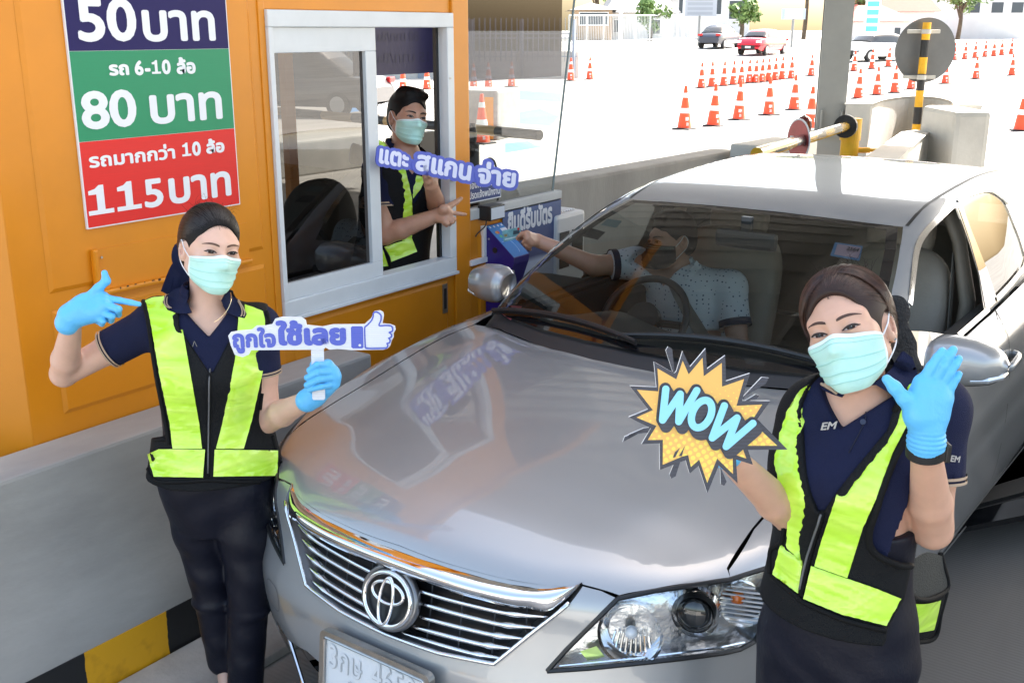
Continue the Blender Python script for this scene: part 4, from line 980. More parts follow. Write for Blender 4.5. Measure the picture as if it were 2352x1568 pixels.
# ================================================================== the silver car: panels
def paint_material():
    m = mat('silver_paint', (.40, .405, .41), .36, metal=.5, coat=1., coat_r=.015)
    n, l, b = nodes_of(m); b.inputs['Coat IOR'].default_value = 1.62
    tc = n.new('ShaderNodeTexCoord'); vo = n.new('ShaderNodeTexVoronoi'); vo.inputs['Scale'].default_value = 900; l.new(tc.outputs['Object'], vo.inputs['Vector'])
    r = n.new('ShaderNodeMapRange'); r.inputs['To Min'].default_value = .30; r.inputs['To Max'].default_value = .42; l.new(vo.outputs['Color'], r.inputs[0]); l.new(r.outputs[0], b.inputs['Roughness'])
    return m
SILV = paint_material()
CAR = thing('silver_car', 'large silver sedan stopped at the toll booth with its driver paying', 'car', c2w((0, 2.2, 0)))
S2 = math.sqrt(.5)
FRM = {'z': (np.array([1., 0, 0]), np.array([0, 1., 0]), np.array([0, 0, -1.])),
       'diag': (np.array([0, 1., 0]), np.array([-S2, 0, S2]), np.array([-S2, 0, -S2]))}
def to2(P, fr):
    P = np.asarray(P, float).reshape(-1, 3)
    if fr == 'cyl': return np.column_stack([np.arctan2(P[:, 0], 1.1 - P[:, 1]), P[:, 2]])
    if fr == 'px':
        d = c2w(P) - CAMP; z = d @ FW; return np.column_stack([GW / 2 + FOC * (d @ RT) / z, GH / 2 - FOC * (d @ UPV) / z])
    a, b, d = FRM[fr]; return np.column_stack([P @ a, P @ b])
def lift(Q, fr, f):
    Q = np.asarray(Q, float).reshape(-1, 2)
    if fr == 'px': return hit(Q, f)
    if fr == 'cyl':
        D = np.column_stack([np.sin(Q[:, 0]), -np.cos(Q[:, 0]), np.zeros(len(Q))]); O = np.column_stack([np.zeros(len(Q)), np.full(len(Q), 1.1), Q[:, 1]]) + D * 2.0
        return march(f, O, -D)
    a, b, d = FRM[fr]; return march(f, Q[:, :1] * a + Q[:, 1:] * b - d * 3.0, d)
def panel(fr, f, outer, holes=(), step=.03, off=0., edge=None):
    V2, Fc = fill2d(np.asarray(outer, float), [np.asarray(h, float) for h in holes], step, edge)
    P = lift(V2, fr, f); N = grad(f, P)
    a = P[Fc]; nn = np.cross(a[:, 1] - a[:, 0], a[:, 2] - a[:, 0])
    fl = (nn * N[Fc[:, 0]]).sum(1) < 0; Fc[fl] = Fc[fl][:, ::-1]
    return P + N * off, Fc, N
def flip(p):
    P, Fc, N = p; s = np.array([-1., 1, 1]); return P * s, np.asarray(Fc)[:, ::-1], N * s
def put(name, p, m, parent=CAR, **k):
    P, Fc, N = p
    return mk(name, c2w(P), Fc, m, parent, normals=N @ CROT.T, **k)
def both(name, p, m, parent=CAR, **k): return put(name, p, m, parent, **k), put(name, flip(p), m, parent, **k)
def ribbon(pts, w, f, off=.0012, step=.02, mid=.0):
    """a strip of width w following the body surface along points (car coordinates)"""
    P = resample(np.asarray(pts, float), step, closed=False); N = grad(f, P); T = np.gradient(P, axis=0); T /= np.linalg.norm(T, axis=1)[:, None]
    B = np.cross(N, T); B /= np.linalg.norm(B, axis=1)[:, None]; rows = []
    for s, h in ((-.5, 0), (-.3, mid), (.3, mid), (.5, 0)):
        rows.append(P + B * w * s + N * (off + h))
    k = len(P); V = np.concatenate(rows); Fc = [(r * k + i, r * k + i + 1, (r + 1) * k + i + 1, (r + 1) * k + i) for r in range(3) for i in range(k - 1)]
    V = np.asarray(V); Fc = np.array(Fc); a = V[Fc]; nn = np.cross(a[:, 1] - a[:, 0], a[:, 3] - a[:, 0]); fl = (nn * np.tile(N, (4, 1))[Fc[:, 0]]).sum(1) < 0; Fc[fl] = Fc[fl][:, ::-1]
    return V, Fc, np.tile(N, (4, 1))
def sym(p): return [(-x, y) for x, y in p[::-1] if x > 1e-6] + list(p)
fz = lambda x, y, f=lowf: lift([(x, y)], 'z', f)[0]
# --- shared curves (right half, car coordinates)
HF = [(0, .066), (.126, .067), (.312, .089), (.419, .118), (.497, .166)]            # hood front edge over the chrome bar
lamp_px = np.array([(1257, 1540), (1300, 1492), (1350, 1442), (1419, 1374), (1500, 1357), (1600, 1342), (1674, 1331), (1766, 1302), (1812, 1284), (1826, 1296), (1806, 1345), (1774, 1402), (1732, 1473), (1700, 1490), (1660, 1499), (1560, 1512), (1458, 1523), (1350, 1534)], float)
lamp3 = hit(lamp_px)
gap_xy = [(.752, .40), (.747, .55), (.75, .75), (.76, 1.0), (.772, 1.22), (.76, 1.36)]
rear_xy = [(.69, 1.343), (.564, 1.292), (.403, 1.245), (.27, 1.217), (.12, 1.19), (0, 1.187)]
front_half = HF + [(.54, .1795)] + [tuple(p[:2] + np.array((0, .006))) for p in lamp3[3:7]]
half = front_half + gap_xy + rear_xy
put('hood', panel('z', lowf, sym(half)[1:] if False else [(-x, y) for x, y in half[::-1] if x > 1e-6] + half, step=.03, edge=.012), SILV)
# --- windshield and its black border
hdr = [(0, 2.153), (.25, 2.158), (.45, 2.168), (.552, 2.18)]
wsd = [(.60, 2.02), (.655, 1.79), (.70, 1.58), (.728, 1.42)]
wbase = [(.60, 1.345), (.40, 1.29), (.2, 1.262), (0, 1.25)]
wo = hdr + wsd + wbase; WOUT = [(-x, y) for x, y in wo[::-1] if x > 1e-6] + [p for p in wo]
WOUT = [p for i, p in enumerate(WOUT) if i == 0 or p != WOUT[i - 1]]
WS_GLASS = glass('windscreen', (.50, .54, .52), .95, 1.6)
wi = np.array(WOUT); wc = np.array([0, 1.72]); inner = wc + (wi - wc) * np.array([.945, .93])
put('windshield', panel('z', upf, inner, step=.05), WS_GLASS)
FRIT = mat('glass_border', (.006, .006, .007), .06, coat=.5)
put('glass_border', panel('z', upf, WOUT, [inner], step=.04), FRIT)
# black cowl under the wipers
cow = [(0, 1.18), (.27, 1.21), (.403, 1.238), (.564, 1.285), (.70, 1.345), (.735, 1.39), (.728, 1.425), (.60, 1.35), (.40, 1.295), (.2, 1.266), (0, 1.254)]
put('cowl', panel('z', lambda P: upf(P + np.array([0, 0, .012])), [(-x, y) for x, y in cow[::-1]][1:-1] + cow[:-1], step=.04), mat('cowl_plastic', (.02, .02, .021), .5))
def wiper(x0, x1, y0, y1):
    a = np.array([fz(x0 + (x1 - x0) * t, y0 + (y1 - y0) * t + .02 * math.sin(3.1 * t), upf) for t in np.linspace(0, 1, 14)]); N = grad(upf, a)
    mb = MB(); mb.tube(c2w(a + N * .012), np.linspace(.006, .006, 14), 6); mb.tube(c2w(a + N * .024), np.interp(np.linspace(0, 1, 14), [0, .5, 1], [.007, .012, .007]), 8)
    mb.build('wiper', BLACK, CAR)
wiper(-.66, .0, 1.36, 1.27); wiper(-.08, .60, 1.285, 1.38)
# --- roof with its side seams
RX = .572
ry = np.linspace(2.19, 3.86, 14)
put('roof', panel('z', upf, [(-.552, 2.185), (-.45, 2.173), (-.25, 2.163), (0, 2.158), (.25, 2.163), (.45, 2.173), (.552, 2.185)] + [(RX, y) for y in ry] + [(-RX, y) for y in ry[::-1]], step=.05, edge=.02), SILV)
# --- greenhouse side frame with openings for the windows
fw_px = [(2083, 760), (2090, 700), (2097, 640), (2106, 575), (2122, 539), (2151, 507), (2185, 475), (2193, 471), (2226, 557), (2248, 633), (2261, 714), (2230, 744), (2198, 772), (2130, 832)]
rw_px = [(2199, 462), (2230, 446), (2266, 437), (2284, 441), (2309, 459), (2320, 480), (2340, 530), (2358, 588), (2350, 615), (2318, 655), (2287, 688), (2259, 608), (2228, 529)]
fw3, rw3 = hit(fw_px, upf), hit(rw_px, upf)
fw3[-1] = fz(.775, 1.66, upf) * (1, 1, 0) + (0, 0, 1.003) if False else fw3[-1]
A = [fz(x, y, upf) for x, y in ((.566, 2.195), (.61, 2.03), (.665, 1.80), (.712, 1.585), (.742, 1.42))]
belt = lift([(y, (z - x) * S2) for x, y, z in ((.775, 1.47, .985), (.80, 1.8, .988), (.80, 2.6, .998), (.79, 3.3, 1.015), (.74, 3.9, 1.04), (.66, 4.3, 1.06))], 'diag', carf)
rearp = [fz(.58, 4.25, upf), fz(.57, 4.05, upf), fz(.572, 3.87, upf)]
seam = [fz(RX + .01, y, upf) for y in np.linspace(3.8, 2.25, 14)]
out = to2(np.array(A + list(belt) + rearp + seam), 'diag')
# keep the openings inside the frame
holes = [to2(fw3[:-1], 'diag'), to2(rw3, 'diag')]
frame = panel('diag', upf, out, holes, step=.035, edge=.015)
both('window_frame', frame, SILV)
put('rear_glass', panel('z', upf, [(-.5, 3.9), (.5, 3.9), (.56, 4.4), (-.56, 4.4)], step=.08), glass('rear_glass_tint', (.25, .27, .27), 1., 1.5))
DG = glass('side_glass', (.05, .055, .055), 1.0, 1.9)
rwp = panel('diag', lambda P: upf(P) + .006, to2(rw3, 'diag'), step=.04); both('rear_window', rwp, DG)
# bright trim round the openings, black pillar between the doors, seam lines
TRIM = mat('bright_trim', (.80, .80, .79), .16, metal=1.)
for s in (1, -1):
    mir = np.array([s, 1, 1.])
    def rb(name, pts, w, m, f=upf, off=.0015, mid=.004, par=CAR):
        p = ribbon(pts, w, f, off, .02, mid); put(name, p if s > 0 else flip(p), m, par)
    rb('window_trim', spline(fw3[1:8], 4), .022, TRIM); rb('window_trim', spline(np.vstack([fw3[10:11] + (.004, .03, 0), fw3[11:13], fw3[12:13] * (1, 0, 1) + (0, 1.75, 0)])[:3], 4), .022, TRIM, off=.004)
    rb('window_trim', spline(rw3[0:8], 4), .014, TRIM); rb('window_trim', spline(rw3[8:11], 4), .022, TRIM, off=.003)
    bp_px = [(2196, 470), (2204, 464), (2230, 529), (2262, 608), (2290, 690), (2264, 714), (2249, 633), (2228, 557)]
    bpp = panel('diag', upf, to2(hit(bp_px, upf), 'diag'), step=.03, off=.0022); put('door_pillar', bpp if s > 0 else flip(bpp), mat('gloss_black', (.008, .008, .009), .06, coat=1.), CAR)
    rb('roof_seam', [fz(RX + .005, y, upf) for y in np.linspace(2.2, 3.85, 16)], .013, BLACK, mid=0, off=.0005)
# --- front fascia
tip = np.array([.497, .164, .808]); gtop = np.array([.484, .128, .772]); gbot = np.array([.325, .045, .592]); gmid = np.array([0, .011, .573])
gb = [np.array([.17, .02, .577])]
low_half = [(0., .185), (.35, .19), (.72, .21), (1.02, .25), (1.12, .33), (1.14, .45), (1.13, .60), (1.10, .665)]
fasc = low_half + [tuple(q) for q in to2(lamp3[[12, 13, 14, 15, 16, 17, 0, 1, 2, 3]], 'cyl')] + [tuple(q) for q in to2(np.array([fz(.54, .1765), tip, gtop, (.40, .075, .675), gbot] + gb + [gmid]), 'cyl')]
fm_ = fasc + [(-a, z) for a, z in fasc[::-1]][1:-1]
ink_px = hit([(660, 1466), (705, 1494), (757, 1529), (707, 1558), (683, 1531), (672, 1497)])
IK = to2(ink_px * (-1, 1, 1), 'cyl')
ik_half = [(0, .36), (IK[2, 0], IK[2, 1] - .02), tuple(IK[1]), tuple(IK[0]), tuple(IK[5]), tuple(IK[4]), tuple(IK[3]), (0, IK[3, 1] - .03)]
ikh = [(-a, z) for a, z in ik_half[::-1]][:-1] + ik_half[1:-1]
ikh = [(-a, z) for a, z in ik_half[1:-1]][::-1][::-1]
ikp = ik_half[1:-1]; ikfull = ikp + [(-a, z) for a, z in ikp[::-1]]
fg = hit([(619, 1404), (636, 1425), (650, 1449), (661, 1468), (646, 1501), (632, 1468), (622, 1430)]) * (-1, 1, 1); FG2 = to2(fg, 'cyl')
put('front_bumper', panel('cyl', lowf, fm_, [ikfull, FG2, FG2 * (-1, 1)], step=.032, edge=.012), SILV)
# lower intake: black slats in a recess
rec = lambda d: (lambda P: lowf(P - np.array([0, d, 0])))
put('lower_intake', panel('cyl', rec(.06), [(a * 1.03, z + (.01 if z > .4 else -.01)) for a, z in ikfull], step=.05), DARK)
zz = np.linspace(min(z for _, z in ikfull) + .02, max(z for _, z in ikfull) - .02, 5)
for z in zz:
    mb = MB(); amax = max(a for a, zq in ikp) * .95
    mb.tube(c2w(lift([(a, z) for a in np.linspace(-amax, amax, 24)], 'cyl', rec(.03))), .007, 6); mb.build('intake_slat', BLACK, CAR)
for s in (1, -1):
    p = panel('cyl', rec(.035), FG2 * (1.0, 1), step=.03); b_ = put('fog_lamp_recess', p if s > 0 else flip(p), mat('smoked_chrome', (.10, .105, .115), .12, metal=.9))
    c = lift([FG2[[0, 1, 5, 6]].mean(0) + (0.01, .0)], 'cyl', rec(.02))[0] * (s, 1, 1)
    MB().disc(c2w(c), CROT @ np.array([s * .55, -.83, .05]), .036, 24, .02).build('fog_lamp', mat('lamp_clear', (.75, .78, .8), .08, coat=1.), b_)
    mb = MB(); mb.tube(c2w(lift([FG2[2], FG2[4] + (0, .006)], 'cyl', rec(.012)) * (s, 1, 1)), [.006, .004], 8); mb.build('fog_trim', CHROME, b_)
# tow-eye cover outline
tc = lift([(-.47 + .045 * math.cos(t) * (abs(math.cos(t)) ** -.35 if abs(math.cos(t)) > .01 else 1), .485 + .040 * math.sin(t) * (abs(math.sin(t)) ** -.35 if abs(math.sin(t)) > .01 else 1)) for t in np.linspace(0, 2 * math.pi, 40)], 'cyl', lowf)
put('tow_cover_seam', ribbon(tc, .0035, lowf, .0008, .008), mat('seam_line', (.12, .12, .12), .4))
# --- grille
GR = [tuple(q) for q in to2(np.array([tip, gtop, (.40, .075, .675), gbot] + gb + [gmid]), 'cyl')]
gpoly = [(-a, z) for a, z in GR] + [(a, z) for a, z in GR[::-1]][1:]
topc = [tuple(q) for q in to2(np.array([fz(x, y + .008) for x, y in HF[:-1]]), 'cyl')]
gfull = [(a, z) for a, z in GR[::-1]] + topc[::-1] + [(-a, z) for a, z in topc[1:]] + [(-a, z) for a, z in GR]
gfull = [q for i, q in enumerate(gfull) if i == 0 or abs(q[0] - gfull[i - 1][0]) + abs(q[1] - gfull[i - 1][1]) > 1e-5]
if abs(gfull[0][0] - gfull[-1][0]) < 1e-5: gfull = gfull[:-1]
GB = put('grille', panel('cyl', rec(.055), [(a * 1.02, z) for a, z in gfull], step=.05), mat('grille_black', (.010, .010, .011), .45))
# satin surround between body edge and the slats
sur = resample(np.array(gfull), .03); fa = lift(sur, 'cyl', lowf); fb = lift(np.array([(a * .97, .665 + (z - .665) * .93) for a, z in sur]), 'cyl', rec(.05)); k = len(sur)
mk('grille_surround', c2w(np.vstack([fa, fb])), [(i, (i + 1) % k, (i + 1) % k + k, i + k) for i in range(k)], mat('satin_silver', (.16, .16, .165), .35, metal=.8), CAR, smooth=True)
slats = [((952, 1353), (1183, 1412), (1259, 1416)), ((968, 1385), (1165, 1437), (1234, 1441)), ((965, 1415), (1146, 1461), (1205, 1466)), ((950, 1437), (1124, 1484), (1180, 1489)), ((922, 1451), (1102, 1506), (1158, 1512))]
gsf = rec(.018)
for px in slats:
    h3 = hit(px, gsf); h3[0, 0] = max(h3[0, 0], .03)
    path = lift(np.column_stack([np.linspace(*to2(h3, 'cyl')[[0, 2], 0], 26), np.interp(np.linspace(0, 1, 26), [0, .7, 1], to2(h3, 'cyl')[:, 1])]), 'cyl', gsf)
    t = np.linspace(0, 1, 26); rr = .0058 * (1 + .55 * np.exp(-((t - .78) / .035) ** 2)) * np.interp(t, [0, .03, .86, 1], [.7, 1, 1, .45])
    for s in (1, -1):
        mb = MB(); mb.tube(c2w(path * (s, 1, 1)), rr, 8); mb.tube(c2w(path * (s, 1, 1) + (0, .012, -.006)), rr * .9, 8); mb.build('grille_slat', CHROME, GB, smooth=True)
for a in (.10, .19, .28, .36):
    for s in (1, -1):
        q = [lift([(s * a, z)], 'cyl', rec(.035))[0] for z in np.linspace(.585 + .05 * max(0, a - .25), .745, 6)]
        mb = MB(); mb.tube(c2w(np.array(q)), .0022, 5); mb.build('grille_fin', mat('fin_grey', (.06, .06, .065), .4), GB)
gl_ = lift(resample(np.array(GR[1:] + [(-a, z) for a, z in GR[::-1]][1:-1]), .03, closed=False), 'cyl', lowf)
mb = MB(); mb.tube(c2w(gl_ + (0, -.001, .004)), .0055, 8); mb.build('grille_frame', CHROME, GB, smooth=True)
# chrome bar over the grille
xt = np.linspace(0, 1, 40); X = xt * .497
tt = np.column_stack([X, cub(X, [0, .126, .312, .419, .497], [.062, .064, .086, .115, .164]), cub(X, [0, .126, .312, .419, .497], [.789, .789, .789, .794, .812])])
tb = np.column_stack([X * .985, cub(X, [0, .101, .264, .396, .47, .497], [.042, .043, .058, .085, .118, .160]), cub(X, [0, .101, .264, .396, .47, .497], [.745, .745, .744, .750, .768, .806])])
rows_ = []
for w in np.linspace(0, 1, 8):
    b_ = math.sin(math.pi * min(1, w * 1.05)) ** .8 if w < .95 else 0
    Q = tt + (tb - tt) * w + np.column_stack([np.zeros(40), -.022 * b_ * (1 - xt ** 6) , .008 * b_ * np.ones(40)]); rows_.append(Q)
rows_ = [rows_[0] + (0, .012, .002)] + rows_ + [rows_[-1] + (0, .03, .004)]
V = []; 
for Q in rows_: V.append(np.vstack([(Q * (-1, 1, 1))[:0:-1], Q]))
k = len(V[0]); Vv = np.concatenate(V); Fc = [(r * k + i, (r + 1) * k + i, (r + 1) * k + i + 1, r * k + i + 1) for r in range(len(V) - 1) for i in range(k - 1)]
mk('chrome_bar', c2w(Vv), Fc, CHROME, GB, smooth=True)
# emblem: oval ring with two crossed inner ovals on a black bowl
ec = hit([(903, 1375)], rec(-.004))[0]; ec[0] = 0; ec[1] = min(ec[1], .03)
eX = np.array([1., 0, 0]); eZ = np.array([0, .28, .96]); eY = np.cross(eZ, eX)
def oval(c, a, b, n=56): return [ec + eX * (c[0] + a * math.cos(t)) + eZ * (c[1] + b * math.sin(t)) - eY * .0 for t in np.linspace(0, 2 * math.pi, n + 1)]
def ring(name, c, a, b, r, m, lift_=0., par=GB, flat=.6):
    P = np.array(oval(c, a, b)) + np.array([0, -1., 0.]) * lift_; mb = MB(); V, Fc = tube_mesh(P, r, 10, cap=False, flat=flat); mb.add(c2w(V), Fc); return mb.build(name, m, par, smooth=True)
bw_ = MB(); P = np.array(oval((0, 0), .083, .074)); V = np.vstack([[ec + (0, .018, 0)], P[:-1] + (0, .004, 0)]); bw_.add(c2w(V), [(0, 1 + (i + 1) % 56, 1 + i) for i in range(56)]); bw_.build('emblem_bowl', BLACK, GB)
ring('emblem_surround', (0, 0), .088, .079, .012, mat('satin_grey', (.22, .22, .23), .3, metal=.8), -.006)
ring('emblem', (0, 0), .077, .068, .0115, CHROME, .004); ring('emblem', (0, .018), .052, .027, .0085, CHROME, .007); ring('emblem', (0, -.003), .022, .060, .0082, CHROME, .010)
# number plate in a steel frame
pc = np.array([0., -.035, .455]); px_, pz_ = np.array([1., 0, 0]), np.array([0, .10, .995]); py_ = np.cross(pz_, px_)
pt = hit([(757, 1447), (1000, 1552)], lambda P: P[..., 1] * -1 - .03 + 0 * P[..., 2] if False else (-.03 - P[..., 1]) * -1) if False else None
ztop = .535
O = np.array([0, -.028, ztop]) - pz_ * .16
def plate_pt(u, w, l=0.): return O + px_ * u + pz_ * w + py_ * l if False else O + px_ * u + pz_ * w - np.array([0, 1, 0]) * l
def rrect(w, h, r, n=6, c=(0, 0)):
    out = []
    for cx, cz, a0 in ((w / 2 - r, h - r, 0), (-w / 2 + r, h - r, 90), (-w / 2 + r, r, 180), (w / 2 - r, r, 270)):
        out += [(cx + r * math.cos(RAD(a0 + 90 * i / n)), cz + r * math.sin(RAD(a0 + 90 * i / n))) for i in range(n + 1)]
    return np.array(out) + c
outer = rrect(.378, .175, .018, c=(0, -.0)); inn = rrect(.342, .141, .006, c=(0, .017))
V2, Fc = fill2d(outer, [inn], .02); P = np.array([plate_pt(u, w, .012) for u, w in V2]); W, G, nf = solid(P, Fc, np.array([0, -1., 0]), .022)
NPL = mk('number_plate', c2w(W), G, STEEL, CAR)
V2, Fc = fill2d(rrect(.346, .145, .006, c=(0, .015)), [], .05); mk('plate_sheet', c2w([plate_pt(u, w, .006) for u, w in V2]), Fc, mat('plate_white', (.76, .78, .80), .4), NPL)
pgl = mk('plate_bead', c2w(np.array([plate_pt(u, w, .0125) for u, w in outer * .985])), [tuple(range(len(outer)))], STEEL, NPL) if False else None
mb = MB(); rim2 = [plate_pt(u, w, .0125) for u, w in np.vstack([inn, inn[:1]])]; mb.tube(c2w(np.array(rim2)), .0035, 6); mb.build('plate_rim', STEEL, NPL)
PTX = mat('plate_letters', (.50, .515, .53), .45)
cX, cZ = CROT @ px_, CROT @ pz_
for s, u0, w0, wd, ht in (('3กษ', -.155, .075, .118, .068), ('4650', -.005, .075, .15, .072), ('กรุงเทพมหานคร', -.085, .028, .17, .034)):
    text_on('plate_lettering', s, c2w(plate_pt(u0, w0, .0062)), cX, cZ, PTX, NPL, width=wd, height=ht, bold=.03)
    text_on('plate_emboss', s, c2w(plate_pt(u0 - .0015, w0 + .0018, .0078)), cX, cZ, mat('plate_emboss', (.72, .74, .76), .35), NPL, width=wd, height=ht, bold=.004)
# --- headlights: clear lens over a chromed bowl with reflectors, projector and amber indicator
LENS = glass('lamp_lens', (.93, .95, .96), 1.0, 1.5)
BOWL = mat('lamp_bowl', (.78, .80, .82), .24, metal=1., bump=.35, bs=34)
AMB = mat('amber', (.75, .16, .01), .2, coat=1.)
def stretchpx(pts, c, s): return c + (np.asarray(pts) - c) * s
lc = lamp_px.mean(0)
lens = panel('px', lowf, lamp_px, step=9., off=.001, edge=5.)
deep = lambda d: (lambda P: lowf(P - np.array([-.3 * d, d, -.1 * d])))
bowl = panel('px', deep(.055), stretchpx(lamp_px, lc, .965), step=12., edge=8.)
for s in (1, -1):
    md = lambda p: p if s > 0 else flip(p)
    HL = put('headlight', md(bowl), BOWL)
    put('lens', md(lens), LENS, HL)
    # black lip round the lens and side walls of the bowl
    e0 = hit(resample(lamp_px, 10)); e1 = hit(resample(stretchpx(lamp_px, lc, .965), 10 * .965), deep(.055)); k = min(len(e0), len(e1)); e0, e1 = e0[:k], e1[:k]
    V = np.vstack([e0, e1]) * (s, 1, 1); Fc = [(i, (i + 1) % k, (i + 1) % k + k, i + k) for i in range(k)]
    mk('bowl_wall', c2w(V), Fc, mat('lamp_wall', (.45, .46, .47), .15, metal=1.), HL, smooth=True)
    mb = MB(); V, Fc = tube_mesh(np.vstack([e0, e0[:1]]) * (s, 1, 1), .006, 6, cap=False); mb.add(c2w(V), Fc); mb.build('lamp_gasket', BLACK, HL)
    ax = np.array([s * .34, -.93, .12]); ax /= np.linalg.norm(ax); axw = CROT @ ax
    def lp(u, v, d): return c2w(hit([(u, v)], deep(d))[0] * (s, 1, 1))
    # main beam: half-round reflector; projector: ring, black collar, glass ball; indicator: amber bulb behind ribbed glass
    c = lp(1452, 1447, .035)
    for r, th, m in ((.078, .004, CHROME), (.070, .012, mat('reflector', (.8, .82, .84), .08, metal=1.))): 
        V, Fc = tube_mesh([c + axw * 0, c + axw * .03], [r * .8, r], 36, cap=False); mk('reflector_ring', V, Fc, m, HL, smooth=True)
    bm = bmesh.new(); bmesh.ops.create_uvsphere(bm, u_segments=32, v_segments=16, radius=1.); Vs = np.array([v.co[:] for v in bm.verts]); Fs = [tuple(v.index for v in f.verts) for f in bm.faces]; bm.free()
    mk('bulb', c + Vs * .016 + axw * .01, Fs, mat('bulb_glass', (.8, .8, .82), .05, coat=1.), HL, smooth=True)
    e1_ = np.cross(axw, (0, 0, 1)); e1_ /= np.linalg.norm(e1_); e2_ = np.cross(e1_, axw)
    mb = MB()
    for q in np.linspace(-.05, .05, 9): mb.tube([c + e1_ * q - e2_ * .055 + axw * .004, c + e1_ * (q * .8) - e2_ * .01 - axw * .004], .003, 5)
    mb.build('reflector_ribs', CHROME, HL)
    c = lp(1598, 1406, .02)
    for r0, r1, l0, l1, m in ((.058, .056, -.02, .012, CHROME), (.047, .044, -.02, .016, BLACK), (.043, .040, 0, .019, CHROME)):
        V, Fc = tube_mesh([c + axw * l0, c + axw * l1], [r0, r1], 36, cap=False); mk('projector_ring', V, Fc, m, HL, smooth=True)
    mk('projector_lens', c + (Vs @ np.array([e1_, e2_, axw])) * .0 + (Vs[:, :1] * e1_ + Vs[:, 1:2] * e2_) * .037 + Vs[:, 2:3] * axw * .016 + axw * .004, Fs, mat('lens_ball', (.02, .022, .024), .02, coat=1.), HL, smooth=True)
    c = lp(1705, 1384, .02)
    V, Fc = tube_mesh([c - axw * .02, c + axw * .012], [.05, .056], 30, cap=False); mk('indicator_bowl', V, Fc, mat('reflector', (.8, .82, .84), .08, metal=1.), HL, smooth=True)
    mk('indicator_bulb', c + Vs * .018 + e2_ * .012 + e1_ * .012 * s, Fs, AMB, HL, smooth=True)
    mb = MB()
    for q in np.linspace(-.045, .045, 9): mb.tube([c + e2_ * q - e1_ * math.sqrt(max(1e-5, .053 ** 2 - q * q)) + axw * .012, c + e2_ * q + e1_ * math.sqrt(max(1e-5, .053 ** 2 - q * q)) + axw * .012], .0028, 5)
    mb.build('indicator_ribs', mat('ribbed_glass', (.72, .75, .78), .1, metal=.6), HL)
    mb = MB(); mb.tube([lp(u, v, .006) for u, v in ((1285, 1528), (1450, 1512), (1640, 1488), (1710, 1474))], .003, 6); mb.build('bowl_trim', CHROME, HL)
    q = [lp(u, v, .04) for u, v in ((1335, 1490), (1372, 1478), (1392, 1502), (1352, 1512))]
    mk('side_reflector', np.array(q) + axw * .012, [(0, 1, 2, 3)], mat('green_tint', (.35, .55, .15), .15, metal=.5), HL)
# --- sides: wing and doors
arch = lambda yc: [(.90, yc + .365 * math.cos(t), .33 + .365 * math.sin(t)) for t in np.linspace(RAD(-15), RAD(195), 15)]
side3 = [np.array([*gap_xy[0], 0]) * 0 + fz(gap_xy[0][0] + .006, gap_xy[0][1])] + [fz(x + .006, y) for x, y in gap_xy[1:]]
side3 += list(lift([(y, (z - x) * S2) for x, y, z in ((.785, 1.45, .975), (.806, 1.8, .983), (.808, 2.6, .993), (.80, 3.3, 1.01), (.75, 3.9, 1.035), (.70, 4.5, 1.05))], 'diag', lowf))
d2 = lambda p: ((p[1], (p[2] - p[0]) * S2))
bot = [(.86, 4.55, .4), (.88, 4.15, .27)] + arch(3.74)[1:-1] + [(.885, 3.3, .25), (.885, 2.2, .245), (.885, 1.38, .25)] + arch(.96)[1:-1]
nose = lift([(1.125, .40), (1.122, .60), (1.095, .665)], 'cyl', lowf)
lampo = lamp3[[12, 11, 10, 9, 8, 7, 6]] + np.array([.001, .004, 0])
poly = [d2(p) for p in side3] + [d2(p) for p in bot] + [d2(p) for p in nose] + [d2(p) for p in lampo]
sp_ = panel('diag', lowf, poly, step=.045, edge=.015); both('body_side', sp_, SILV)
